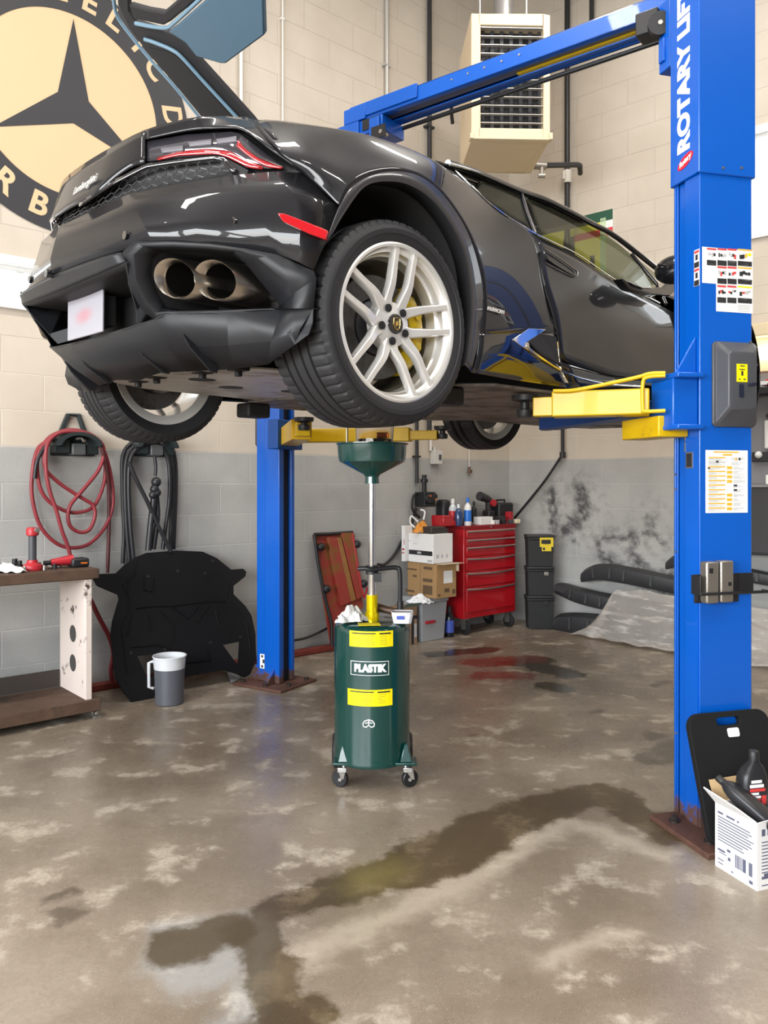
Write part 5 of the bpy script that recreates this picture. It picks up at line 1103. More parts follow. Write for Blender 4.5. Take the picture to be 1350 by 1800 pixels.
g = MB(F); g.box((-.055, -.06, -.065), (.055, -.001, .065)); obj('box_body', g, mat('box_grey', (.55, .54, .51), .4), ob, bevel=.004); g = MB(F); g.box((.005, -.066, -.025), (.035, -.0605, .025)); obj('switch', g, dgrey, ob); g = MB(F); g.cyl((-.02, -.03, .065), (-.02, -.03, .10), .018, n=14); obj('conduit_fitting', g, cond, ob)
p = bwall(738, 876, 0); F = frame(p, -UB); pl = thing('cable_connector', 'black cable connector hanging on the wall above the cardboard boxes', 'connector', tuple(p))
g = MB(F); g.box((-.07, -.14, -.075), (.07, -.002, .06)); g.cyl((-.03, -.14, 0), (-.03, -.175, 0), .045, n=18); g.cyl((.04, -.14, .02), (.04, -.17, .02), .028, n=16); g.box((.02, -.15, -.05), (.06, -.14, -.03)); obj('connector_body', g, blk, pl, bevel=.012)
g = MB(F); g.cyl((0, -.06, .06), (0, -.06, .22), .022, n=12); g.cyl((0, -.06, .15), (0, -.06, .18), .035, n=12); obj('connector_neck', g, blk, pl, smooth=40); g = MB(F); g.box((.03, -.172, -.01), (.05, -.1705, .0)); g.box((-.045, -.178, .02), (-.02, -.1755, .03)); obj('orange_mark', g, mat('orange_plastic'), pl)
g = MB(F); g.tube(crom([(-.06, -.04, .05), (-.13, -.05, .02), (-.14, -.05, -.1), (-.05, -.05, -.18)], 6), .012, 8); obj('connector_lead', g, blk, pl, smooth=60)
def wtube(pts, r, m, off, k=6, wall='b', n=8):
    f = bwall if wall == 'b' else rwall
    return [f(x, y, off if not callable(off) else off(i)) for i, (x, y) in enumerate(pts)]
g = MB(); g.tube(crom(wtube([(731, 893), (722, 925), (707, 950), (693, 975), (676, 992), (664, 992)], 0, 0, .03), 6), .013, 8); o = obj('power_cable', g, blk, None, smooth=60); tag(o, 'black cable hanging down the wall left of the white box', 'cable')
g = MB(); g.tube(crom([bwall(*q, .05) for q in ((513, 1126), (535, 1122), (560, 1112), (585, 1098), (612, 1078))], 6), .010, 8); o = obj('power_cable', g, blk, None, smooth=60); tag(o, 'thin black cable sagging behind the far blue lift post', 'cable')
p = bwall(822, 826, 0); F = frame(p, -UB); hk = thing('wall_hook', 'small brown cord pull hanging on the wall under the front tyre', 'hook', tuple(p))
g = MB(F); g.cyl((0, -.02, .02), (0, -.02, .30), .004, n=6); obj('cord', g, pipew, hk); g = MB(F); g.cyl((0, -.022, -.035), (0, -.022, .03), .018, .012, n=12); g.box((.01, -.03, -.03), (.035, -.008, .0)); obj('pull', g, mat('tool_brown'), hk)
# hose hangers
def hanger(px, py, w, label, tall):
    p = bwall(px, py, 0); F = frame(p, -UB); t = thing('hose_hanger', label, 'hose hanger', tuple(p)); hg = mat('hanger_green_black', (.018, .026, .027), .5)
    g = MB(F); rs = [[Vector((w * math.cos(R(a)) * r, y, w * .62 * math.sin(R(a)) * r)) for a in range(0, 181, 12)] for r, y in ((.80, -.16), (1.0, -.16), (1.0, -.012), (.80, -.012))]
    g.rings(rs + [rs[0]], False); obj('saddle', g, hg, t, solid=.006, smooth=40)
    g = MB(F); g.box((-w * .98, -.10, -.045), (-w * .30, -.012, .05)); g.box((w * .42, -.10, -.05), (w * .98, -.012, .05)); g.box((-w * .98, -.03, -.06), (w * .98, -.002, .075)); obj('back_plate', g, hg, t, bevel=.006)
    g = MB(F); g.box((-w * .25, -.12, -.055), (w * .35, -.03, .02)); obj('latch', g, mat('latch_grey', (.12, .125, .13), .4, metal=.5), t, bevel=.005)
    g = MB(F); g.tube(crom([(-w * .12, -.125, .05), (w * .12, -.13, .055), (w * .22, -.13, .035), (w * .30, -.125, .045)], 4), .010, 8); obj('valve_lever', g, steel, t, smooth=60)
    if tall:
        g = MB(F); zb_ = .50 * w; pts = [(-w * .62, -.02, zb_ - .01), (-w * .22, -.02, tall), (w * .26, -.02, tall), (w * .62, -.02, zb_ - .01)]
        g.tube(pts, .020, 4); obj('bail_handle', g, hg, t, bevel=.004)
    return t
hz = bwall(125, 788, 0)
hanger(126, 786, .148, 'dark green hose hanger with tall handle holding the red air hose', (bwall(130, 730).z - bwall(126, 786).z))
hanger(262, 788, .150, 'dark hose hanger holding black hoses above the leaning undertray', 0)
z1 = lambda x, y: (x / 2.4107, 700 + y / 2.41)
red = mat('red_hose', (.23, .028, .036), .42, var=.25, vscale=14); bh = mat('black_hose', (.018, .018, .021), .42)
hp = [(222, 172), (160, 215), (136, 330), (138, 430), (170, 540), (235, 612), (305, 634), (380, 615), (445, 545), (478, 450), (470, 330), (440, 220), (400, 165), (330, 140), (270, 140), (205, 170), (160, 250), (165, 360), (200, 430), (270, 475), (330, 484), (395, 460), (435, 380), (446, 300), (432, 210), (395, 160), (320, 135), (250, 145), (195, 190), (190, 290), (240, 350), (310, 400), (360, 430), (395, 455), (402, 500), (380, 555), (340, 568), (300, 545), (288, 500), (300, 450), (350, 390), (420, 300), (440, 215), (400, 165), (320, 142), (245, 150), (200, 200), (195, 300), (210, 390), (240, 480), (262, 560), (285, 620), (298, 668)]
def hosepts(l, o0, o1): return [bwall(*z1(x, y), o0 + (o1 - o0) * i / len(l)) for i, (x, y) in enumerate(l)]
g = MB(); g.tube(crom(hosepts(hp, .05, .155), 7), .0125, 8)
o = obj('air_hose', g, red, None, smooth=60); tag(o, 'red air hose looped in coils over the left wall hanger', 'hose')
g = MB(); g.tube(crom([bwall(*z1(x, y), d) for x, y, d in ((210, 175, .11), (160, 260, .11), (146, 340, .10))], 6) , .012, 8)
o = obj('air_hose', g, bh, None, smooth=60); tag(o, 'short black hose end beside the red coils', 'hose')
g = MB(); g.tube(crom([bwall(*z1(x, y), d) for x, y, d in ((405, 170, .13), (435, 225, .14), (456, 330, .10), (462, 450, .07), (460, 600, .06), (456, 715, .06))], 6), .0135, 8); g.tube([bwall(*z1(457, 712), .06), bwall(*z1(456, 740), .06)], .011, 8)
o = obj('air_hose', g, mat('dark_red_hose', (.075, .018, .02), .45), None, smooth=60); tag(o, 'dark straight hose hanging down right of the red coils', 'hose')
g = MB(); g.tube(crom([bwall(*z1(x, y), d) for x, y, d in ((382, 850, .12), (420, 930, .12), (462, 1010, .12), (480, 1080, .10), (470, 1150, .09), (480, 1230, .08))], 6), .016, 8)
o = obj('air_hose', g, red, None, smooth=60); tag(o, 'red hose running down behind the bench end panel', 'hose')
bl = [([(520, 700), (525, 560), (518, 350), (522, 240), (560, 190), (640, 170), (715, 195), (742, 260), (745, 400), (735, 640)], .04),
      ([(548, 690), (535, 520), (530, 350), (538, 250), (575, 200), (640, 180), (700, 205), (728, 260), (730, 400), (720, 640)], .07),
      ([(566, 680), (552, 540), (545, 380), (552, 260), (585, 212), (645, 190), (690, 220), (715, 280), (718, 420), (700, 560), (690, 640)], .10),
      ([(545, 270), (580, 350), (625, 440), (660, 520), (690, 580), (725, 650)], .15)]
for i, (l, d) in enumerate(bl):
    g = MB(); g.tube(crom([bwall(*z1(x, y), d) for x, y in l], 6), .015, 8); o = obj('black_hose', g, bh, None, smooth=60)
    tag(o, ('outermost black hose loop over the right wall hanger', 'middle black hose loop over the right wall hanger', 'innermost black hose loop over the right wall hanger', 'black hose slanting across inside the hanger loops')[i], 'hose', 'black hoses on the hanger')
g = MB(); g.tube(crom([bwall(*z1(x, y), .13) for x, y in ((655, 245), (660, 290), (658, 330))], 4), .012, 8); g.tube(crom([bwall(*z1(x, y), .14) for x, y in ((658, 350), (655, 400), (640, 520), (628, 645))], 5), .022, 10); g.tube(crom([bwall(*z1(x, y), .12) for x, y in ((662, 400), (668, 500), (650, 640))], 5), .018, 10)
for x, y, r in ((662, 355, .035), (655, 385, .032), (665, 400, .030), (648, 410, .028)): g.sphere(bwall(*z1(x, y), .15), r, 14, 10)
o = obj('grease_gun_hose', g, bh, None, smooth=60); tag(o, 'bundled black nozzle hose hanging in the middle of the hanger', 'hose')
g = MB(FB); q = FBi @ bwall(515, 1148); q2_ = FBi @ bwall(596, 1128); g.box((q.x - 1.9, -.10, .0), (q2_.x + .15, -.03, .05)); o = obj('floor_rail', g, mat('rust_red_pipe', (.20, .035, .025), .6, var=.4), None, bevel=.01); tag(o, 'rust-red steel rail lying on the floor along the back wall', 'rail')
# ---------------- workbench ----------------
rustw = mat('bench_rust', (.085, .048, .030), .75, var=.55, vscale=9, bump=.4, dirt=(.035, .022, .016), dscale=5, dlo=.5, dhi=.7); chip = mat('chipped_white', (.70, .60, .54), .6, dirt=(.035, .016, .012), dscale=5, dlo=.56, dhi=.62); dark = mat('bench_dark', (.045, .035, .03), .7)
BO = flr(164, 1262); FW = frame((BO.x, BO.y, 0), -UB)        # x right along the wall, y towards the wall, z up
wb = thing('workbench', 'rusty steel workbench with chipped white end panel along the back wall', 'workbench', (BO.x, BO.y, 0))
zt_ = .892
g = MB(FW); g.box((-2.2, -.02, zt_ - .06), (.03, .46, zt_)); obj('top', g, rustw, wb, bevel=.006)
hole = lambda cx, cz, r: [(cx + r * math.cos(R(a)), cz + r * math.sin(R(a))) for a in range(0, 360, 15)]
g = MB(FW); g.box((-.045, .02, .10), (-.03, .44, zt_ - .06)); g.box((-.045, .0, .10), (-.008, .022, zt_ - .06)); ep = obj('end_panel', g, chip, wb, bevel=.003)
for zz in (.30, .48):
    g = MB(FW); rs = [[Vector((x, .21 + .052 * math.cos(R(a)), zz + .052 * math.sin(R(a)))) for a in range(0, 360, 15)] for x in (-.0468, -.0452)]; g.rings(rs); obj('panel_hole', g, mat('hole_dark', (.06, .055, .05), .7), ep)
    g = MB(FW); rs = [[Vector((-.0465, .21 + .06 * math.cos(R(a)), zz + .065 * math.sin(R(a)))) for a in range(0, 360, 15)]]; 
g = MB(FW); g.box((-2.2, -.03, .045), (.035, .42, .115)); obj('lower_shelf', g, rustw, wb, bevel=.005)
g = MB(FW); g.box((-2.2, .43, .115), (-.05, .45, .22)); obj('back_rail', g, dark, wb)
g = MB(FW); g.box((-2.2, .05, 0), (-2.16, .44, zt_ - .06)); g.box((-2.2, .40, .5), (-2.14, .44, .8)); obj('end_panel', g, chip, wb)
for y in (.0, .38):
    g = MB(FW); g.box((-.01, y, .0), (.035, y + .012, .10)); g.box((-.01, y - .03, 0), (.035, y + .03, .012)); g.cyl((.012, y - .012, .03), (.012, y - .03, .03), .010, n=10); obj('foot', g, steel, wb, bevel=.002)
# things on the bench
def onb(px, py_, d=.2): return FW.inverted() @ onplane(px, 900, FW @ Vector((0, d, 0)), UB.cross(Vector((0, 0, 1))))
def bx(px, d): return (FW.inverted() @ onplane(px, 980, FW @ Vector((0, d, 0)), NB)).x
B3 = lambda px, d, z=0: FW @ Vector((bx(px, d), d, zt_ + .001 + z))
redm = mat('tool_red', (.42, .02, .03), .4)
gp_ = B3(57, .14); gr = thing('inspection_lamp', 'red and black upright inspection lamp standing on the rusty bench', 'work lamp', tuple(gp_))
g = MB(); g.lathe([(0, 0), (.055, 0), (.058, .012), (.052, .03), (.03, .045), (.028, .06), (0, .06)], 28, c=gp_); obj('base', g, redm, gr, smooth=35)
g = MB(); g.cyl(gp_ + Vector((0, 0, .06)), gp_ + Vector((0, 0, .20)), .022, n=18); obj('handle', g, dgrey, gr, smooth=40)
g = MB(); g.lathe([(.022, .20), (.034, .205), (.036, .235), (.030, .25), (0, .252)], 24, c=gp_); g.sphere(gp_ + Vector((.028, -.01, .225)), .016, 10, 8); obj('head', g, redm, gr, smooth=40)
g = MB(); g.cyl(gp_ + Vector((.03, -.02, .235)), gp_ + Vector((.045, -.03, .235)), .014, n=14); obj('lens', g, steel, gr)
dp = B3(128, .16); dr = thing('cordless_driver', 'red and black cordless driver lying on the rusty bench', 'power tool', tuple(dp)); FD = frame(dp, -UB)
g = MB(FD); g.box((-.02, -.05, .0), (.085, .05, .055)); obj('battery', g, blk, dr, bevel=.012)
g = MB(FD); g.tube([(-.13, 0, .035), (-.06, 0, .04), (.0, 0, .045)], lambda t: .020 + .012 * t, 10); obj('body', g, redm, dr, smooth=50); g = MB(FD); g.cyl((-.13, 0, .035), (-.17, 0, .035), .014, n=12); obj('nose', g, blk, dr)
g = MB(FD); g.box((.03, -.0515, .022), (.07, -.050, .03)); obj('orange_mark', g, mat('orange_plastic'), dr)
o = cloth('shop_rag', B3(8, .15), .11, .08, .05, tg, 9); tag(o, 'crumpled white rag at the left end of the bench top', 'rag')
for i, (px, d, r, h, m) in enumerate(((35, .25, .016, .05, blk), (44, .12, .014, .03, steel), (68, .22, .018, .035, blk), (78, .10, .012, .028, steel), (88, .24, .015, .022, white), (96, .12, .014, .03, blk), (26, .28, .02, .06, blk), (104, .22, .012, .02, steel))):
    c = B3(px, d); g = MB(); g.lathe([(0, 0), (r, 0), (r, h * .55), (r * .75, h * .6), (r * .75, h), (0, h)], 16, c=c); o = obj('socket', g, m, None, smooth=35)
    tag(o, 'small metal and black sockets scattered on the bench top', 'socket', 'small sockets on the bench')
# ---------------- black undertray leaning on the wall ----------------
UP0 = C0 + NB * .50; UN = (NB * 1.02 + Vector((0, 0, .40))).normalized()
def up_(x, y, off=0): return onplane(*z1(x, y), UP0 + UN * off, UN)
out = [(392, 758), (405, 745), (490, 742), (530, 703), (570, 675), (620, 655), (750, 645), (860, 650), (920, 678), (980, 726), (1030, 722), (1044, 735), (1040, 755), (990, 795), (990, 830), (1040, 880), (1066, 920), (1083, 1000), (1086, 1110), (1060, 1170), (1040, 1182), (1000, 1165), (950, 1150), (800, 1178), (690, 1215), (660, 1250), (645, 1288), (560, 1288), (525, 1245), (488, 1180), (470, 1000), (478, 940), (505, 850), (500, 830), (412, 793)]
h1 = [(582, 1092), (660, 1080), (663, 1160), (630, 1196)]; h2 = [(945, 1045), (1016, 1030), (1010, 1135)]
utm = mat('undertray_felt', (.006, .006, .0068), .7, spec=.2, bump=.3, bscale=200)
ut = thing('undertray_panel', 'large black plastic car undertray leaning against the block wall', 'undertray', tuple(flr(290, 1232)))
import bmesh
from mathutils.geometry import tessellate_polygon
def holed(outer, holes, th, fn):
    loops = [[fn(x, y) for x, y in l] for l in [outer] + holes]; flat = [p for l in loops for p in l]
    tris = tessellate_polygon(loops); g = MB(); a = [g.vert(p) for p in flat]; b_ = [g.vert(p - UN * th) for p in flat]
    for t in tris: g.face(*[a[i] for i in t]); g.face(*[b_[i] for i in reversed(t)])
    k = 0
    for l in loops:
        n = len(l)
        for i in range(n): g.face(a[k+i], a[k+(i+1) % n], b_[k+(i+1) % n], b_[k+i])
        k += n
    return g
obj('panel', holed(out, [h1, h2], .014, up_), utm, ut)
g = MB()
for l in ([(575, 890), (645, 882), (730, 880), (880, 862), (955, 862)], [(520, 790), (548, 850), (545, 905), (515, 960), (520, 1020), (540, 1170)], [(575, 690), (570, 740), (540, 780), (545, 850)], [(970, 790), (955, 850), (1010, 900), (1045, 960), (1062, 1060)], [(735, 885), (800, 935), (845, 875)], [(680, 900), (740, 965), (738, 1010), (725, 1050)], [(890, 870), (835, 950)], [(630, 915), (643, 990)], [(912, 900), (928, 965)], [(555, 1055), (670, 1045), (745, 1070), (790, 1120), (890, 1110), (880, 1060)], [(610, 760), (612, 815), (645, 820), (650, 765)], [(540, 1010), (560, 900)]):
    g.tube([up_(x, y, .001) for x, y in l], .0055, 6)
obj('stiffening_rib', g, utm, ut, smooth=60)
for x, y in ((555, 1080), (698, 1065), (892, 1035), (752, 732), (627, 755), (1018, 1012), (868, 742), (900, 690)):
    g = MB(); p = up_(x, y, .0005); g.cyl(p, p + UN * .003, .012, n=14); obj('mounting_hole', g, blk, ut)
# grey off-cut at its foot
g = MB(); l = [(945, 1150), (975, 1145), (1020, 1190), (980, 1212)]; g.prism([flr(*z1(x, y)) + Vector((0, 0, .004 + .05 * (k < 2))) for k, (x, y) in enumerate(l)], (0, 0, .004)); o = obj('plastic_offcut', g, mat('offcut_grey', (.20, .20, .21), .4), None); tag(o, 'small grey plastic off-cut at the foot of the undertray', 'off-cut')
# measuring bucket
bc = flr(298, 1236); bu = thing('measuring_bucket', 'grey bucket with clear rim and handle in front of the undertray', 'bucket', tuple(bc)); sc_ = bc.y / FPX
g = MB(); g.lathe([(0, .0), (.082, 0), (.088, .006), (.096, .235), (.094, .235), (.086, .012), (0, .01)], 40, c=bc); obj('bucket_body', g, mat('bucket_grey', (.085, .09, .105), .35), bu, smooth=35)
g = MB(); g.lathe([(.0965, .225), (.103, .30), (.108, .302), (.106, .306), (.099, .304), (.093, .23)], 40, c=bc); obj('clear_rim', g, mat('milky_plastic', (.62, .64, .67), .25, coat=.3), bu, smooth=35)
g = MB(); g.tube([bc + Vector((-.100, -.02, .27)), bc + Vector((-.122, -.035, .265)), bc + Vector((-.120, -.035, .11)), bc + Vector((-.096, -.02, .10))], .011, 6); obj('handle', g, mat('milky_plastic'), bu, bevel=.002)
# ---------------- red creeper behind the drain ----------------
KP = C0 + NB * .16; KN = (NB * 1.0 + Vector((0, 0, .14))).normalized()
def kp(x, y, off=0.0): return onplane(520 + x / 2.7, 840 + y / 2.7, KP + KN * off, KN)
ck = thing('car_ramp', 'rust-red steel car ramp frame standing on end against the wall', 'ramp', tuple(flr(597, 1150)))
rr_ = mat('ramp_red', (.28, .035, .025), .5, dirt=(.20, .085, .02), dscale=5, dlo=.48, dhi=.62); ro = mat('ramp_rust', (.27, .12, .035), .6, var=.4)
g = MB(); g.prism([kp(85, 270), (kp(270, 262)), kp(300, 470), kp(320, 610), kp(170, 800)], -KN * .02); obj('deck', g, rr_, ck)
for l, m in (([(140, 285), (185, 285), (250, 590), (205, 610)], rr_), ([(185, 285), (205, 285), (275, 580), (250, 590)], ro), ([(205, 262), (265, 262), (310, 560), (280, 580)], rr_)):
    g = MB(); g.prism([kp(x, y, .0) for x, y in l], KN * .035); obj('ramp_plate', g, m, ck, bevel=.004)
g = MB(); g.tube([kp(x, y, .02) for x, y in ((88, 268), (102, 380), (135, 560), (170, 690), (172, 800))], .014, 8); g.tube([kp(x, y, .02) for x, y in ((88, 268), (160, 266), (268, 258), (270, 290))], .014, 8); obj('side_rail', g, blk, ck, smooth=50)
g = MB(); g.tube([kp(x, y, .03) for x, y in ((268, 262), (290, 400), (310, 520), (325, 570), (340, 520))], .010, 8); obj('red_edge', g, redm, ck, smooth=50)
for x, y in ((120, 328), (290, 315), (145, 528), (322, 502)):
    g = MB(); p = kp(x, y, .03); g.sphere(p, .035, 14, 10); obj('roller', g, blk, ck, smooth=60)
# ---------------- tool cabinet ----------------
KA = Vector((.731, 7.31, 0)); FK = frame(KA, -UB); KW, KD = .735, .36       # x right along the front, y to the wall
kred = mat('cabinet_red', (.40, .006, .012), .28, coat=.6); trimm = mat('drawer_trim', (.66, .62, .58), .25, metal=.9)
tc_ = thing('tool_cabinet', 'red rolling tool cabinet with six drawers standing in the corner', 'tool cabinet', tuple(KA))
kz0, kz1 = .152, 1.006
g = MB(FK); g.box((0, 0, kz0), (KW, KD, kz1)); obj('body', g, kred, tc_, bevel=.006)
g = MB(FK); g.box((-.006, -.008, kz1 - .028), (KW + .006, KD, kz1 + .002)); obj('top_tray', g, mat('cabinet_red_dark', (.22, .006, .01), .4), tc_, bevel=.004)
zs = [kz1 - (v - 925) / (1089 - 925) * (kz1 - kz0) for v in (933, 950, 962, 986, 1010, 1038, 1078)]
zs = [.968, .885, .815, .715, .580, .435, .20]
for k in range(6):
    zt2_, zb2_ = zs[k], zs[k + 1] + .012
    g = MB(FK); g.box((.03, -.014, zb2_), (KW - .03, .0, zt2_)); d = obj('drawer', g, kred, tc_, bevel=.004)
    g = MB(FK); g.tube([(.03 + (KW - .06) * t, -.022 - .004 * math.sin(math.pi * t), zt2_ - .012 - (.010 if k > 2 else .0) * math.sin(math.pi * t)) for t in [i / 10 for i in range(11)]], .0085, 6); obj('drawer_pull', g, trimm, d, smooth=50)
g = MB(FK); g.cyl((KW * .5, -.010, kz1 - .015), (KW * .5, -.004, kz1 - .015), .010, n=12); obj('lock', g, steel, tc_)
for x, y in ((.06, .05), (KW - .06, .05), (.06, KD - .05), (KW - .06, KD - .05)):
    g = MB(FK); g.box((x - .035, y - .03, kz0 - .012), (x + .035, y + .03, kz0)); g.box((x - .022, y - .035, .05), (x - .016, y + .02, kz0 - .01)); g.box((x + .016, y - .035, .05), (x + .022, y + .02, kz0 - .01)); c = obj('caster', g, steel, tc_)
    g = MB(FK); g.lathe([(0, -.014), (.05, -.014), (.062, -.010), (.062, .010), (.05, .014), (0, .014)], 28, axis='x', c=(x, y - .015, .062)); obj('caster_wheel', g, mat('caster_rubber'), c, smooth=35)
K3 = lambda x, y, z=0: FK @ Vector((x, y, kz1 + .003 + z))
def kx(px, y): return (FKi @ onplane(px, 900, FK @ Vector((0, y, 0)), NB)).x
FKi = FK.inverted()
def bottle(name, c, r, h, m, capm, label, cat='bottle', lab=None, neck=.35, group=None):
    t = thing(name, label, cat, tuple(c), group); g = MB()
    g.lathe([(0, 0), (r * .95, 0), (r, .006), (r, h * .62), (r * .85, h * .70), (r * neck, h * .80), (r * neck, h * .84), (0, h * .84)], 24, c=c); obj('body', g, m, t, smooth=40)
    g = MB(); g.lathe([(0, h * .82), (r * (neck + .08), h * .82), (r * (neck + .05), h), (0, h)], 18, c=c); obj('cap', g, capm, t, smooth=40)
    if lab: g = MB(); g.lathe([(r + .001, h * .15), (r + .0012, h * .16), (r + .0012, h * .54), (r + .001, h * .55)], 24, c=c); obj('label', g, lab, t, smooth=40)
    return t
bluel = mat('label_blue'); wpl = mat('white_plastic', (.78, .78, .77), .35); clr = mat('clear_bottle', (.55, .58, .62), .1, coat=.5)
bottle('spray_can', K3(kx(822, .06), .06), .034, .26, wpl, mat('cap_blue', (.02, .16, .62), .35), 'white spray can with a bright blue band on the red cabinet', 'spray can', mat('cap_blue'))
bottle('plastic_bottle', K3(kx(806, .07), .07), .036, .20, mat('bottle_navy', (.02, .05, .14), .2, coat=.5), clr, 'dark blue bottle standing left of the white spray can')
bottle('plastic_bottle', K3(kx(796, .14), .14), .038, .25, clr, wpl, 'clear bottle with red label before the grey bag on the cabinet', lab=redm)
bottle('spray_can', K3(kx(833, .14), .14), .028, .22, blk, blk, 'slim black can behind the white spray can', 'spray can')
c = K3(kx(800, .24), .24); o = cloth('tool_bag', c, .13, .08, .26, mat('bag_grey', (.16, .155, .155), .8), 5); tag(o, 'grey fabric bag slumped at the back of the red cabinet top', 'bag')
c = K3(kx(783, .30) - .03, .30); g = MB(FK); p = FKi @ c; g.rings([[Vector((p.x + x, p.y + y, p.z + z)) for x, y in ((-.05, -.06), (.05, -.06), (.05, .06), (-.05, .06))] for z in (0, .24)]); o = obj('tool_case', g, blk, None, bevel=.03); tag(o, 'black rounded case behind the grey bag on the cabinet', 'case')
p = FKi @ K3(kx(858, .24), .24); dr = thing('power_drill', 'black power drill with red trim lying on boxes on the cabinet', 'power tool', tuple(K3(kx(858, .24), .24)))
g = MB(FK); g.box((p.x - .04, p.y - .05, p.z), (p.x + .06, p.y + .05, p.z + .13)); obj('drill_battery', g, blk, dr, bevel=.02); g = MB(FK); g.tube([(p.x - .13, p.y, p.z + .27), (p.x - .02, p.y, p.z + .24), (p.x + .06, p.y, p.z + .20)], lambda t: .045 - .012 * t, 12); g.cyl((p.x + .01, p.y, p.z + .1), (p.x, p.y, p.z + .24), .03, n=12); obj('drill_body', g, mat('charcoal', (.03, .028, .03), .5), dr, smooth=50); g = MB(FK); g.cyl((p.x + .03, p.y - .055, p.z + .20), (p.x + .03, p.y - .02, p.z + .20), .035, n=16); obj('red_trim', g, redm, dr)
p = FKi @ K3(kx(866, .12), .12)
tb = thing('tool_box', 'black plastic tool box at the right of the cabinet top', 'tool box', tuple(K3(kx(872, .26), .26))); p = FKi @ K3(kx(880, .25), .25)
g = MB(FK); g.box((p.x - .11, p.y - .08, p.z), (p.x + .11, p.y + .09, p.z + .20)); obj('box', g, blk, tb, bevel=.02); g = MB(FK); g.tube([(p.x - .06, p.y, p.z + .20), (p.x - .06, p.y, p.z + .225), (p.x + .06, p.y, p.z + .225), (p.x + .06, p.y, p.z + .20)], .01, 6); obj('box_handle', g, blk, tb)
def crate(name, p, d, m, label, cat, fr=None, bevel=.003, grp=None):
    g = MB(fr or FK); g.box((p.x - d[0] / 2, p.y - d[1] / 2, p.z), (p.x + d[0] / 2, p.y + d[1] / 2, p.z + d[2])); o = obj(name, g, m, None, bevel=bevel); return tag(o, label, cat, grp)
crate('parts_box', FKi @ K3(kx(849, .08), .08), (.17, .10, .075), wpl, 'small white parts box at the front edge of the red cabinet', 'box')
crate('parts_box', FKi @ K3(kx(878, .10), .10), (.10, .07, .07), mat('charcoal'), 'dark grey parts box right of the white parts box', 'box')
crate('parts_box', FKi @ K3(kx(893, .16), .16), (.06, .08, .11), redm, 'small red box at the right end of the cabinet top', 'box')
for i, (px, m, w) in enumerate(((866, white, .03), (873, greyp, .045), (885, blk, .05), (897, dgrey, .04), (909, mat('cream_plastic', (.75, .68, .48), .5), .06))): crate('small_container', FKi @ K3(kx(px, .03), .03), (w, .035, .04), m, 'small containers lined up along the cabinet front edge', 'container', grp='small containers on the cabinet')
p = FKi @ K3(kx(789, .10), .10); g = MB(FK); g.prism([(p.x - .10, p.y - .03, p.z), (p.x + .14, p.y - .03, p.z), (p.x + .05, p.y - .03, p.z + .05), (p.x - .02, p.y - .03, p.z + .10), (p.x - .10, p.y - .03, p.z + .10)], (0, .16, 0)); o = obj('red_tray', g, kred, None, bevel=.008); tag(o, 'sloping red tray lying on the left end of the cabinet', 'tray')
# ---------------- boxes left of the cabinet ----------------
cardb = mat('cardboard', (.36, .215, .095), .8, var=.12, vscale=5); cardp = mat('card_print', (.12, .075, .04), .8); cardw = mat('card_white', (.78, .77, .76), .6)
BXA = Vector((.457, 6.95, 0)); FX = frame(BXA, -UB)          # corner nearest the camera; x along the wall, y to the wall
def carton(name, fr, x0, x1, y0, y1, z0, z1, m, label, cat='box'):
    c = thing(name, label, cat, tuple(fr @ Vector(((x0 + x1) / 2, (y0 + y1) / 2, z0)))); g = MB(fr); g.box((x0, y0, z0), (x1, y1, z1)); obj('carton', g, m, c, bevel=.003); return c
gb = thing('storage_bin', 'grey plastic bin under the brown cardboard box', 'bin', tuple(FX @ Vector((.1, .25, 0))))
g = MB(FX); g.rings([[Vector((.09 + sx_ * w, .25 + sy_ * d, z)) for sx_, sy_ in ((-1, -1), (1, -1), (1, 1), (-1, 1))] for z, w, d in ((0, .135, .12), (.34, .155, .14), (.345, .165, .15), (.385, .165, .15))]); obj('bin_body', g, mat('bin_grey', (.33, .34, .36), .5), gb, bevel=.008)
g = MB(FX); g.box((-.02, .105, .16), (.09, .1295, .185)); obj('red_label', g, redm, gb)
bc_ = carton('cardboard_box', FX, 0, .25, .0, .37, .392, .692, cardb, 'brown cardboard box with printed sides on the grey bin')
g = MB(FX); 
for y0, y1, z0_, z1_ in ((.05, .16, .64, .665), (.05, .17, .53, .56), (.05, .17, .42, .50), (.25, .38, .62, .635), (.25, .30, .56, .58), (.28, .40, .42, .44)): g.box((-.0012, y0, z0_), (0, y1, z1_))
for x0, x1, z0_, z1_ in ((.10, .16, .44, .475), (.02, .05, .41, .43), (.2, .235, .42, .46)): g.box((x0, -.0012, z0_), (x1, 0, z1_))
g.box((-.0011, .20, .392), (0, .203, .692)); obj('print', g, cardp, bc_)
g = MB(FX); g.box((.09, -.0015, .52), (.20, 0, .63)); obj('white_label', g, cardw, bc_); g = MB(FX); g.prism([(.0, -.005, .694), (.25, -.005, .694), (.31, -.05, .690), (.05, -.05, .690)], (0, 0, .004)); g.box((.25, -.03, .62), (.254, .06, .694)); obj('flap', g, mat('card_pale', (.55, .44, .32), .8), bc_)
wb_ = carton('cardboard_box', FX, -.02, .225, .02, .335, .697, .955, cardw, 'white carton stacked on the brown cardboard box')
g = MB(FX); g.box((-.0212, .03, .765), (-.02, .33, .805)); obj('black_stripe', g, blkp, wb_); g = MB(FX)
for y0, y1, z0_, z1_ in ((.22, .27, .86, .865), (.30, .34, .88, .885), (.03, .09, .71, .73)): g.box((-.0212, y0, z0_), (-.02, y1, z1_))
for x0, x1 in ((.02, .05), (.08, .10), (.14, .16)): g.box((x0, .0188, .745), (x1, .02, .775))
g.box((-.0222, .17, .776), (-.0213, .22, .794)); obj('print', g, greyp, wb_)
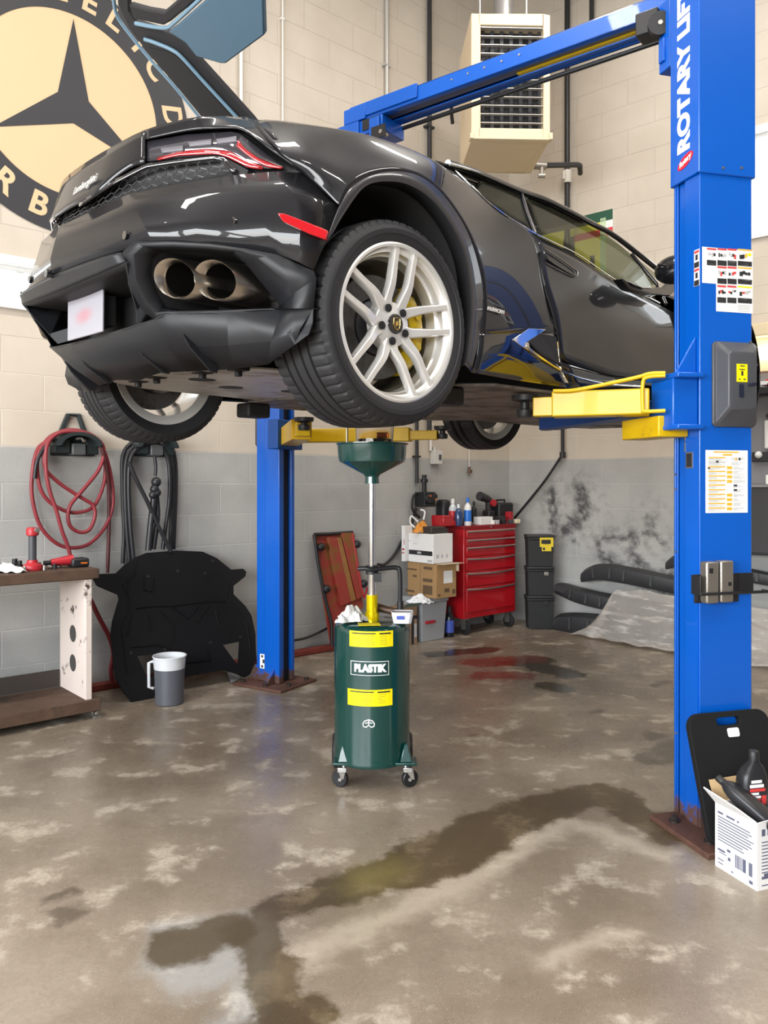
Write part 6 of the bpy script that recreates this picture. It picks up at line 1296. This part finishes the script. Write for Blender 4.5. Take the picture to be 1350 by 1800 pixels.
o = thing('cardboard_box', 'tall white carton with red print behind the white stacked carton', 'box', tuple(FX @ Vector((-.05, .38, .697)))); g = MB(FX); g.box((-.06, .342, .70), (.03, .385, 1.02)); obj('carton', g, cardw, o); g = MB(FX); g.box((-.0612, .348, .80), (-.06, .378, .815)); g.box((-.0612, .35, .77), (-.06, .38, .78)); g.box((-.0612, .346, .85), (-.06, .352, .90)); obj('red_print', g, redm, o)
p = FX @ Vector((.03, .22, .957)); o = thing('orange_pouch', 'orange plastic pouch with a white loop on the white carton', 'pouch', tuple(p))
cl = cloth('pouch_body', p, .075, .06, .13, mat('pouch_orange', (.62, .24, .03), .5), 8, parent=o); g = MB(); g.tube(crom([p + Vector((-.03, 0, .10)), p + Vector((-.09, 0, .15)), p + Vector((-.10, 0, .09)), p + Vector((-.06, -.02, .05))], 5), .009, 6); g.tube(crom([p + Vector((.02, 0, .12)), p + Vector((.03, 0, .19)), p + Vector((-.01, 0, .21))], 4), .009, 6); obj('white_loop', g, wpl, o, smooth=60)
p = FX @ Vector((.11, .12, .957)); g = MB(FX); q = FX.inverted() @ p; g.prism([(q.x - .10, q.y - .05, q.z), (q.x + .13, q.y - .05, q.z), (q.x + .11, q.y - .05, q.z + .035), (q.x + .06, q.y - .05, q.z + .06), (q.x - .10, q.y - .05, q.z + .06)], (0, .14, 0)); o = obj('flat_case', g, mat('case_brown', (.035, .028, .025), .5), None, bevel=.01); tag(o, 'dark flat case lying on the white carton', 'case')
SB = flr(720, 1134); FS = frame((SB.x, SB.y, 0), -UB); sb = carton('cardboard_box', FS, -.09, .09, 0, .16, 0, .33, mat('card_brown_dark', (.27, .17, .10), .8, var=.2), 'small taped cardboard box beside the grey bin behind the drain')
g = MB(FS); g.box((.02, -.0015, 0), (.05, 0, .22)); g.box((-.09, -.0013, .22), (.09, 0, .25)); obj('black_tape', g, blkp, sb); g = MB(FS); g.box((-.085, -.0012, .05), (-.01, 0, .20)); g.box((.055, -.0012, .06), (.085, 0, .18)); obj('white_label', g, greyp, sb)
g = MB(FS); g.prism([(-.09, .0, .33), (.09, .0, .33), (.11, -.05, .36), (-.07, -.05, .37)], (0, 0, .003)); obj('flap', g, mat('flap_teal', (.16, .24, .22), .6), sb)
o = cloth('plastic_bag', FS @ Vector((.14, .02, .345)), .10, .045, .10, mat('bag_white', (.75, .76, .78), .3), 15); tag(o, 'white plastic bag draped in front of the grey bin', 'bag')
o.location.z = 0
bottle('oil_bottle', flr(790, 1119), .042, .28, mat('bottle_black', (.012, .013, .02), .25), blk, 'dark bottle with blue label on the floor by the cabinet wheel', lab=bluel, neck=.4)
# ---------------- stacked totes ----------------
TB = Vector((1.378, 7.66, 0)); FT = frame(TB, (1, .0, 0)); TWd = .262; TDp = .18
tm_ = mat('tote_black', (.020, .021, .022), .45)
for i, (z0_, z1_, lb) in enumerate(((.0, .318, 'black storage tote on the floor, bottom of the corner stack'), (.320, .60, 'black storage tote in the middle of the corner stack'), (.602, .905, 'black tote with yellow label on top of the corner stack'))):
    t = thing('storage_tote', lb, 'tote', tuple(FT @ Vector((TWd / 2, TDp / 2, z0_))), 'totes in the corner'); g = MB(FT); g.rings([[Vector((TWd / 2 + sx_ * w, TDp / 2 + sy_ * d, z)) for sx_, sy_ in ((-1, -1), (1, -1), (1, 1), (-1, 1))] for z, w, d in ((z0_, TWd / 2 - .014, TDp / 2 - .012), (z1_ - .05, TWd / 2 - .006, TDp / 2 - .006), (z1_ - .045, TWd / 2, TDp / 2), (z1_ - .03, TWd / 2, TDp / 2))]); obj('tote_body', g, tm_, t, bevel=.008)
    g = MB(FT); g.box((-.002, -.002, z1_ - .028), (TWd + .002, TDp + .002, z1_)); obj('lid', g, tm_, t, bevel=.008); g = MB(FT); g.box((TWd * .62, -.012, z1_ - .085), (TWd * .78, .0, z1_ - .05)); obj('latch', g, steel if i == 1 else tm_, t, bevel=.003)
    if i == 2:
        g = MB(FT); g.box((.12, -.0035, z1_ - .115), (.25, -.001, z1_ - .025)); g.box((.14, -.0035, z1_ - .155), (.23, -.001, z1_ - .115)); obj('yellow_label', g, mat('label_yellow', (.68, .52, .03), .5), t); g = MB(FT); g.box((.135, -.005, z1_ - .085), (.225, -.0036, z1_ - .045)); g.box((.15, -.005, z1_ - .145), (.17, -.0036, z1_ - .12)); obj('label_print', g, blkp, t)
# ---------------- unit heater in the corner ----------------
HX0, HX1, HYn, HYf = .690, 1.320, 6.3, 6.98
hz0 = CAMH + (HZ - 244) / FPX * HYn; hz1 = CAMH + (HZ - 23) / FPX * HYn
beige = mat('heater_beige', (.66, .53, .36), .45); FH = frame((HX0, HYn, 0), (1, .035, 0)); HWd = HX1 - HX0; HD = HYf - HYn
ht = thing('unit_heater', 'beige louvred unit heater hanging high in the corner', 'heater', tuple(FH @ Vector((HWd / 2, HD / 2, hz0))))
g = MB(FH); e_ = .055
g.box((0, 0, hz0), (e_ + .02, HD, hz1)); g.box((HWd - e_, 0, hz0), (HWd, HD, hz1)); g.box((e_, 0, hz1 - .09), (HWd - e_, HD, hz1)); g.box((e_, 0, hz0), (HWd - e_, HD, hz0 + .09)); g.box((e_, .16, hz0 + .05), (HWd - e_, HD, hz1 - .05)); obj('casing', g, beige, ht, bevel=.006)
g = MB(FH); g.box((e_ + .02, .12, hz0 + .09), (HWd - e_, .159, hz1 - .09)); obj('core', g, matte, ht)
g = MB(FH)
for k in range(7): x = e_ + .05 + k * (HWd - 2 * e_ - .06) / 6.0; g.box((x - .014, .085, hz0 + .09), (x + .014, .118, hz1 - .09))
obj('tubes', g, mat('heater_tube', (.045, .045, .05), .5), ht)
for k in range(12):
    z = hz0 + .13 + k * (hz1 - hz0 - .24) / 11; g = MB(FH); g.prism([(e_ + .02, .0, z), (e_ + .02, .045, z + .006), (e_ + .02, .045, z + .010), (e_ + .02, .0, z + .005)], (HWd - 2 * e_ - .02, 0, 0)); obj('louver', g, mat('louver_metal', (.60, .57, .52), .3, metal=.5), ht)
g = MB(FH); g.box((-.012, -.012, hz0 - .002), (HWd + .012, .05, hz0 + .012)); g.box((HWd - .01, -.02, hz0), (HWd + .015, .02, hz0 + .05)); g.box((-.01, -.02, hz0), (.015, .02, hz0 + .04)); obj('bottom_flange', g, beige, ht)
for x in (.12, HWd - .12): g = MB(FH); g.cyl((x, HD / 2, hz1), (x, HD / 2, 6.8), .012, n=10); obj('hanger_rod', g, steel, ht)
g = MB(FH); g.cyl((HWd * .55, HD * .7, hz1), (HWd * .55, HD * .7, 6.8), .085, n=18); obj('flue', g, mat('flue_grey', (.35, .34, .33), .4, metal=.6), ht, smooth=40)
g = MB(FH); g.tube(crom([(-.001, .2, hz0 + .55), (-.08, .24, hz0 + .50), (-.12, .3, hz0 + .40), (-.10, .4, hz0 + .30)], 5), .016, 8); obj('cable', g, blk, ht, smooth=60)
# gas pipes of the right wall
a = rwall(997, 95, .05); zz = lambda y: rwall(997, y, .05).z
gp = thing('gas_pipe', 'black gas pipe with white valve running down beside the heater', 'pipe', tuple((a.x, a.y, zz(372))))
g = MB(); g.cyl((a.x, a.y, zz(700)), (a.x, a.y, 6.79), .026, n=14); obj('riser', g, pipeb, gp, smooth=40)
g = MB(); g.cyl((a.x, a.y, zz(322)), (a.x, a.y, zz(300)), .042, n=14); g.cyl((a.x - .045, a.y - .05, zz(318)), (a.x - .045, a.y - .05, zz(304)), .014, n=10); g.cyl((a.x - .05, a.y - .05, zz(310)), (a.x, a.y, zz(310)), .012, n=8); obj('valve', g, mat('valve_white', (.72, .69, .62), .4), gp, smooth=40)
p1 = pxY(944, 291, 7.0); p2 = pxY(1016, 290, 7.22); g = MB(); g.tube(crom([p1, p1.lerp(p2, .5), p2, p2 + Vector((.03, .05, -.01)), p2 + Vector((.05, .12, -.03))], 4), .024, 10); obj('branch', g, pipeb, gp, smooth=50)
g = MB(); g.cyl(p1 + Vector((-.02, 0, 0)), p1 + Vector((.08, .015, 0)), .034, n=12); g.cyl(p1 + Vector((.04, 0, -.09)), p1 + Vector((.04, 0, 0)), .02, n=10); g.cyl(p1 + Vector((.01, 0, -.09)), p1 + Vector((.07, 0, -.09)), .022, n=10); g.tube([p1 + Vector((-.02, 0, 0)), p1 + Vector((-.08, -.02, -.02)), p1 + Vector((-.12, -.06, .02))], .022, 8); obj('gas_cock', g, mat('gas_metal', (.40, .37, .33), .4, metal=.7), gp, smooth=40)
a2_ = rwall(1040, 60, .05); g = MB(); g.cyl((a2_.x, a2_.y, zz(60)), (a2_.x, a2_.y, 6.79), .022, n=12); o = obj('pipe', g, pipeb, None, smooth=40); tag(o, 'short dark pipe high on the right wall above the blue beam', 'pipe')
b_ = rwall(989, 800, .05); lw_ = thing('wall_conduit', 'black conduit dropping down the right wall to a diagonal cable', 'conduit', tuple(b_)); g = MB(); g.cyl((b_.x, b_.y, rwall(989, 803, .05).z), (b_.x, b_.y, 2.3), .018, n=12); g.cyl((b_.x, b_.y, b_.z - .03), (b_.x, b_.y, b_.z + .03), .03, n=12); obj('drop_pipe', g, pipeb, lw_, smooth=40)
g = MB(); g.tube(crom([rwall(986, 803, .05), rwall(960, 842, .06), rwall(930, 880, .06), rwall(904, 911, .06)], 5), .013, 8); obj('cable', g, blk, lw_, smooth=60)
# poster and yellow sign on the right wall
def wallcard(name, x0, y0, x1, y1, m, label, cat, extra):
    a = FRi @ rwall(x0, y0); b_ = FRi @ rwall(x1, y1); t = thing(name, label, cat, tuple(FR @ Vector(((a.x + b_.x) / 2, 0, b_.z)))); g = MB(FR); g.box((a.x, -.012, b_.z), (b_.x, -.001, a.z)); obj('board', g, m, t)
    w, h = b_.x - a.x, a.z - b_.z
    for nm, mm, rects in extra:
        g = MB(FR)
        for u0, v0, u1, v1 in rects: g.box((a.x + w * u0, -.0135, a.z - h * v1), (a.x + w * u1, -.012, a.z - h * v0))
        obj(nm, g, mm, t)
wallcard('wall_banner', 1010, 384, 1078, 411, white, 'green, white and red banner on the right wall above the car roof', 'banner', [('green_band', mat('print_green', (.02, .085, .05), .6), [(0, 0, 1, .42)]), ('red_band', redp, [(0, .72, 1, 1)])])
wallcard('wall_sign', 935, 414, 1066, 520, mat('sign_yellow', (.88, .78, .10), .5), 'yellow sign with dark figures seen through the car door window', 'sign', [('figure', mat('sign_dark', (.06, .06, .05), .6), [(.12, .2, .2, .45), (.45, .15, .6, .62), (.80, .45, .86, .8), (.36, .35, .42, .42)]), ('pale_panel', mat('sign_pale', (.55, .70, .45), .6), [(.93, 0, 1, 1)])])
# ---------------- dark bumpers and plastic sheet by the sooty wall ----------------
def rwp(s, d, z): return C0 + UR * s + NR * d + Vector((0, 0, z))       # along the right wall, out from it, up
bpm = mat('bumper_plastic', (.030, .031, .034), .42, var=.3, vscale=6)
def bumper(name, pts, w, h, label, parent=None):
    g = MB(); P = crom([rwp(*p) for p in pts], 6); rs = []
    for i, p in enumerate(P):
        k = .62 + .38 * math.sin(math.pi * i / (len(P) - 1)) ** .5
        rs.append([p + NR * x * w + Vector((0, 0, z * h * k)) for x, z in ((-.5, 0), (.35, 0), (.5, .35), (.42, .8), (.1, 1), (-.4, .92))])
    g.rings(rs); t = thing(name, label, 'bumper', tuple(rwp(*pts[len(pts) // 2]))); obj('bumper_shell', g, bpm, t, smooth=40)
    for k in (.25, .4, .55, .7, .82):
        q = MB(); i = int(k * (len(P) - 1)); p = P[i]; q.m = frame(p + NR * w * .5, (P[i+1] - P[i]).normalized(), z=(0, 0, 1)); q.cbox((0, 0, h * .45), (.02, .012, h * .55)); obj('rib', q, mat('rib_grey', (.055, .056, .06), .4), t)
    return t
bumper('car_bumper', [(.68, .20, .0), (1.0, .24, .0), (1.5, .22, .0), (2.1, .18, .0)], .20, .20, 'dark plastic bumper lying lowest in the pile by the sooty wall')
bumper('car_bumper', [(.66, .16, .34), (.95, .20, .27), (1.4, .19, .225), (2.0, .16, .21)], .16, .15, 'dark bumper leaning on the lowest bumper by the sooty wall')
bumper('car_bumper', [(.90, .10, .46), (1.15, .13, .50), (1.6, .13, .46), (2.3, .10, .38)], .12, .16, 'curved dark bumper topmost in the pile against the sooty wall')
bumper('car_bumper', [(1.72, .10, .64), (1.9, .11, .68), (2.3, .11, .60), (2.9, .11, .54)], .10, .12, 'dark angular trim sticking up behind the near lift post')
pls = bpy.data.materials.new('plastic_film'); pls.use_nodes = True; N = NT(pls.node_tree); b = pls.node_tree.nodes['Principled BSDF']; b.inputs['Base Color'].default_value = (.80, .77, .73, 1); b.inputs['Roughness'].default_value = .16; b.inputs['Coat Weight'].default_value = .5
tr = N.n('ShaderNodeBsdfTransparent'); tr.inputs[0].default_value = (.93, .91, .88, 1); mx = N.n('ShaderNodeMixShader'); P_ = N.n('ShaderNodeTexCoord').outputs['Object']
N.l(N.mixf(N.ramp(N.noise(N.vm('MULTIPLY', P_, (5, 5, 26)), 1, 4, .6), .48, .74), .22, .52), mx.inputs[0]); N.l(tr.outputs[0], mx.inputs[1]); N.l(b.outputs[0], mx.inputs[2]); N.l(mx.outputs[0], pls.node_tree.nodes['Material Output'].inputs[0])
bn = N.n('ShaderNodeBump'); bn.inputs['Strength'].default_value = .9; bn.inputs['Distance'].default_value = .03; N.l(N.noise(N.vm('MULTIPLY', P_, (6, 6, 20)), 1, 5, .6), bn.inputs['Height']); N.l(bn.outputs[0], b.inputs['Normal'])
rows = []; rnd = random.Random(2)
edge = [flr(1000, 1117), flr(1040, 1124), flr(1090, 1134), flr(1183, 1150), flr(1270, 1165), flr(1360, 1180), flr(1480, 1200)]
edge = resample(crom(edge, 6), 64)
for j in range(17):
    v = j / 16; r = []
    for i, p in enumerate(edge):
        u = i / 63; s = (p - C0).dot(UR); d = (p - C0).dot(NR); h = .48 * min(1, u * 9 + .15) * (1 - .22 * u)
        dd = max(.33, d * (1 - v * .42)); z = h * (v ** .75) + .012 * math.sin(u * 34 + v * 5) * (1 - v * .3) + .018 * math.sin(u * 13 + v * 9 + 1.2) * v + .014 * math.sin(v * 17 + u * 6) * (.3 + u)
        q = C0 + UR * (s + .26 * v * max(0, 1 - u * 3)) + NR * dd; q.z = max(.006 + .02 * (j == 0) * abs(math.sin(u * 30)), z); r.append(q)
    rows.append(r)
g = MB(); g.grid(rows); o = obj('plastic_sheet', g, pls, None, smooth=70, solid=.002, sub=1); tag(o, 'crinkled clear plastic sheet thrown over the bumpers by the sooty wall', 'plastic sheet')
# ---------------- behind the near post on the right wall ----------------
sx0 = (FRi @ rwall(1312, 620)).x; rz = lambda y: rwall(1338, y).z
t = thing('wall_lamp', 'bright warm strip lamp on the wall right of the near post', 'lamp', tuple(FR @ Vector((sx0 + .6, 0, rz(640))))); g = MB(FR); g.box((sx0, -.16, rz(596)), (sx0 + 1.3, -.001, rz(574))); g.box((sx0, -.03, rz(655)), (sx0 + 1.3, -.001, rz(596))); obj('lamp_housing', g, mat('lamp_beige', (.72, .60, .40), .4), t, bevel=.008)
g = MB(FR); g.cyl((sx0 + .04, -.09, rz(622)), (sx0 + 1.26, -.09, rz(622)), .045, n=16); obj('lamp_tube', g, mat('warm_tube', (1, 1, 1), .5, emit=(1, .86, .62), estr=7), t, smooth=40)
t = thing('wall_shelf', 'dark wall shelf under the strip lamp', 'shelf', tuple(FR @ Vector((sx0 + .5, 0, rz(715))))); g = MB(FR); g.box((sx0, -.26, rz(697)), (sx0 + 1.2, -.001, rz(687))); obj('board', g, blk, t); g = MB(FR); g.box((sx0, -.012, rz(850)), (sx0 + 1.2, -.001, rz(660))); obj('back_board', g, mat('board_grey', (.22, .22, .23), .6), t)
t = thing('toy_car', 'small red and white model car on the dark wall shelf', 'model car', tuple(FR @ Vector((sx0 + .32, -.13, rz(687))))); g = MB(FR); xx = sx0 + .18; zz_ = rz(687); g.prism([(xx, -.16, zz_ + .02), (xx + .30, -.16, zz_ + .02), (xx + .30, -.16, zz_ + .07), (xx + .22, -.16, zz_ + .12), (xx + .10, -.16, zz_ + .12), (xx, -.16, zz_ + .06)], (0, .09, 0)); obj('shell', g, redm, t, bevel=.012); g = MB(FR); g.box((xx - .02, -.165, zz_ + .03), (xx + .12, -.06, zz_ + .06)); obj('white_stripe', g, wpl, t)
for x in (xx + .06, xx + .24): g = MB(FR); g.lathe([(0, -.01), (.026, -.01), (.026, .01), (0, .01)], 16, axis='y', c=(x, -.16, zz_ + .027)); obj('wheel', g, blk, t)
t = thing('spray_gun', 'red and white spray gun hanging on the grey tool board', 'spray gun', tuple(FR @ Vector((sx0 + .22, -.05, rz(760))))); g = MB(FR); x_ = sx0 + .20; g.box((x_ - .04, -.07, rz(790)), (x_ + .05, -.02, rz(740))); obj('cup', g, wpl, t, bevel=.012)
g = MB(FR); g.tube(crom([(x_ + .09, -.05, rz(780)), (x_ + .09, -.05, rz(740)), (x_ + .12, -.05, rz(722)), (x_ + .17, -.05, rz(735))], 5), .018, 8); obj('hook_handle', g, redm, t, smooth=50); g = MB(FR); g.tube([(x_ - .02, -.05, rz(735)), (x_ + .05, -.05, rz(718)), (x_ + .13, -.05, rz(712))], .02, 8); obj('barrel', g, mat('dark_bolt'), t, smooth=50)
t = thing('small_bracket', 'black bracket with a white knob hanging below the spray gun', 'bracket', tuple(FR @ Vector((sx0 + .15, -.04, rz(810))))); g = MB(FR); g.box((sx0 + .06, -.06, rz(812)), (sx0 + .30, -.013, rz(795))); obj('bar', g, blk, t, bevel=.005); g = MB(FR); g.sphere((sx0 + .12, -.075, rz(800)), .03, 12, 8); obj('knob', g, wpl, t, smooth=60)
t = thing('paper_box', 'small white box at the bottom of the grey tool board', 'box', tuple(FR @ Vector((sx0 + .25, -.04, rz(850))))); g = MB(FR); g.box((sx0 + .18, -.09, rz(851)), (sx0 + .33, -.013, rz(835))); obj('carton', g, white, t)
t = thing('wall_cabinet', 'plain black cabinet fixed low on the wall right of the near post', 'cabinet', tuple(FR @ Vector((sx0 + .5, 0, rz(972))))); g = MB(FR); g.box((sx0 - .02, -.22, rz(972)), (sx0 + 1.2, -.001, rz(856))); obj('cabinet_body', g, blk, t, bevel=.006); g = MB(FR); g.box((sx0 + .0, -.228, rz(968)), (sx0 + .58, -.2205, rz(860))); obj('door', g, mat('charcoal'), t, bevel=.003)
# ---------------- kneeling pad and oil carton by the near post ----------------
PB = RF - REY * .165; PT = RF - REY * .016; z_pt = .47
pn = (-REY * z_pt + Vector((0, 0, .149))).normalized(); FP = frame((PB.x, PB.y, 0.024), RE, y=(PT - PB + Vector((0, 0, z_pt))).normalized())
kp0 = FP.inverted() @ onplane(1226, 1400, FP @ Vector((0, 0, 0)), pn)
kx0 = kp0.x + .003; kw, kh, kr = .37, .485, .055
def rrect(x0, x1, y0, y1, r, n=6):
    o = []
    for cx, cy, a0 in ((x1 - r, y1 - r, 0), (x0 + r, y1 - r, 90), (x0 + r, y0 + r, 180), (x1 - r, y0 + r, 270)):
        for k in range(n + 1): a = R(a0 + 90 * k / n); o.append((cx + r * math.cos(a), cy + r * math.sin(a)))
    return o
kneel = thing('kneeling_pad', 'black foam kneeling pad with handle slot leaning on the near post', 'kneeling pad', tuple(PB))
oo = rrect(kx0, kx0 + kw, 0, kh, kr); hh = list(reversed(rrect(kx0 + .125, kx0 + .235, kh - .052, kh - .022, .014)))
g = MB(FP); loops = [[Vector((x, y, 0)) for x, y in l] for l in (oo, hh)]; flat = [p for l in loops for p in l]; tris = tessellate_polygon(loops); a = [g.vert(p) for p in flat]; b_ = [g.vert(p + Vector((0, 0, .026))) for p in flat]
for t3 in tris: g.face(*[a[i] for i in t3]); g.face(*[b_[i] for i in reversed(t3)])
k = 0
for l in loops:
    n = len(l)
    for i in range(n): g.face(a[k+i], a[k+(i+1) % n], b_[k+(i+1) % n], b_[k+i])
    k += n
obj('foam_pad', g, mat('foam_black', (.009, .009, .0095), .7, spec=.25, bump=.2, bscale=150), kneel, bevel=.004)
fz = (FP.to_3x3() @ Vector((0, 0, 1))).dot(-REY); zf = .0275 if fz > 0 else -.0015
g = MB(FP); g.prism([(x, y, zf - .001) for x, y in rrect(kx0 + .165, kx0 + .218, kh - .098, kh - .064, .008)], (0, 0, .002)); obj('white_sticker', g, white, kneel)
K0_ = flr(1331, 1567); K1_ = flr(1257, 1521); dk = (K1_ - K0_).normalized(); FB2 = frame(K0_, -Vector((dk.y, -dk.x, 0)) if Vector((dk.y, -dk.x, 0)).x < 0 else Vector((dk.y, -dk.x, 0)))
# x to the right, y away from the camera along the printed left face
bl_ = (K1_ - K0_).length; bwid = .26; bht = .232
ob2 = thing('oil_carton', 'open white carton of oil bottles beside the near lift post', 'box', tuple(K0_))
g = MB(FB2); tk = .004
g.box((0, 0, 0), (bwid, bl_, tk)); g.box((0, 0, tk), (tk, bl_, bht)); g.box((bwid - tk, 0, tk), (bwid, bl_, bht)); g.box((tk, 0, tk), (bwid - tk, tk, bht)); g.box((tk, bl_ - tk, tk), (bwid - tk, bl_, bht)); obj('carton', g, cardw, ob2)
tan = mat('card_inside', (.52, .36, .19), .8); prn = mat('print_navy', (.10, .11, .17), .6)
g = MB(FB2); g.prism([(0, .004, bht), (0, bl_ - .0, bht), (-.045, bl_ + .01, bht + .055), (-.045, .05, bht + .04)], (.003, 0, .003)); fl = obj('left_flap', g, cardw, ob2)
g = MB(FB2)
for y0 in (.075, .12): g.prism([(-.014, y0, bht + .020), (-.014, y0 + .018, bht + .020), (-.032, y0 + .030, bht + .042), (-.032, y0 + .022, bht + .042)], (-.0015, 0, .001))
obj('flap_print', g, mat('print_brown', (.20, .09, .06), .6), fl)
g = MB(FB2); g.prism([(.0, bl_, bht), (bwid, bl_, bht), (bwid, bl_ + .03, bht + .07), (0, bl_ + .03, bht + .07)], (0, .003, 0)); obj('back_flap', g, tan, ob2)
g = MB(FB2); g.prism([(.0, 0, bht), (bwid, 0, bht), (bwid, -.05, bht + .02), (.03, -.045, bht + .03)], (0, 0, .003)); obj('front_flap', g, cardw, ob2)
g = MB(FB2); rnd = random.Random(4)
def pr(y0, y1, z0, z1): g.box((-.0008, y0 * bl_, z0 * bht), (0, y1 * bl_, z1 * bht))
pr(.80, .93, .86, .89); pr(.52, .72, .86, .89); pr(.42, .46, .86, .89)
for k in range(9): pr(.1 + .25 * rnd.random() if k != 3 else .08, .93, .80 - k * .045, .815 - k * .045)
for k in range(9): pr(.30 - k * .028 + .01 * 0 + .18, .30 - k * .028 + .012 + .014 * rnd.random() + .18, .16, .36)
for k in range(7): pr(.13 - .012 * k + .05, .13 - .012 * k + .057, .16, .36)
pr(.75, .93, .28, .31); pr(.62, .70, .33, .37); pr(.62, .68, .20, .25); pr(.78, .93, .14, .155); pr(.80, .92, .08, .095); pr(.55, .60, .05, .07); pr(.1, .18, .05, .10); pr(.72, .9, .25, .262)
obj('side_print', g, prn, ob2); g = MB(FB2)
for k in range(10): g.box((.02, -.0008, bht * (.70 - .05 * k)), (.02 + .05 + .06 * rnd.random(), 0, bht * (.715 - .05 * k)))
g.box((.02, -.0008, bht * .80), (.035, 0, bht * .9)); g.box((.045, -.0008, bht * .80), (.05, 0, bht * .9)); g.box((.02, -.0008, bht * .16), (.09, 0, bht * .20)); g.box((.03, -.0008, bht * .2), (.06, 0, bht * .24)); g.box((.02, -.0008, bht * .06), (.06, 0, bht * .075)); obj('front_print', g, prn, ob2)
# bottles in the carton
obm = mat('oil_bottle_black', (.016, .016, .019), .35)
def jug(fr, label):
    t = thing('oil_jug', label, 'oil bottle', tuple(fr.to_translation())); g = MB(fr); rs = []
    for z, w, d, ox in ((0, .050, .034, 0), (.008, .054, .037, 0), (.17, .054, .037, 0), (.205, .050, .034, .0), (.232, .036, .027, .004), (.250, .019, .017, .008), (.262, .015, .015, .008)):
        rs.append([Vector((ox + w * math.copysign(abs(math.cos(R(a))) ** .6, math.cos(R(a))), d * math.copysign(abs(math.sin(R(a))) ** .6, math.sin(R(a))), z)) for a in range(0, 360, 12)])
    g.rings(rs); obj('bottle', g, obm, t, smooth=50); g = MB(fr); g.lathe([(0, .258), (.019, .258), (.019, .285), (.016, .290), (0, .290)], 18, c=(.008, 0, 0)); obj('cap', g, blk, t, smooth=40)
    g = MB(fr); y = -.0385
    g.cur = 0
    for z0, z1, x0, x1 in ((.186, .196, -.03, .012), (.170, .181, -.036, .02), (.144, .152, -.036, .0), (.132, .140, -.034, .008)): g.box((x0, y, z0), (x1, y + .002, z1))
    g.cur = 1
    for z0, z1, x0, x1 in ((.156, .166, -.036, .026), (.120, .130, -.036, .006), (.110, .140, .012, .030), (.100, .108, -.036, .026)): g.box((x0, y, z0), (x1, y + .002, z1))
    g.cur = 2; g.box((-.03, y, .06), (.03, y + .002, .092)); obj('label', g, [white, mat('label_red', (.60, .04, .04), .5), mat('label_bronze', (.22, .13, .07), .5)], t)
    return t
def FBp(x, y, z): return FB2 @ Vector((x, y, z))
jug(frame(FBp(.105, bl_ * .66, .14), (.97, .22, 0)), 'upright black oil bottle with red and white label standing in the carton')
ax = (FBp(.10, .02, .19) - FBp(.03, bl_ - .01, .30)); ax.normalize(); ff = frame(FBp(.088, .018, .215), -ax, y=None, z=(.5, -.3, 1)); mm = Matrix.Identity(4)
zax = -ax; xax = Vector((0, 0, 1)).cross(zax).normalized(); yax = zax.cross(xax)
for i in range(3): mm[i][0] = xax[i]; mm[i][1] = -yax[i] if False else yax[i]; mm[i][2] = zax[i]; mm[i][3] = FBp(.078, .010, .212)[i]
jug(mm @ Matrix.Diagonal((.72, .72, .78, 1)), 'black oil bottle lying tilted across the open carton')
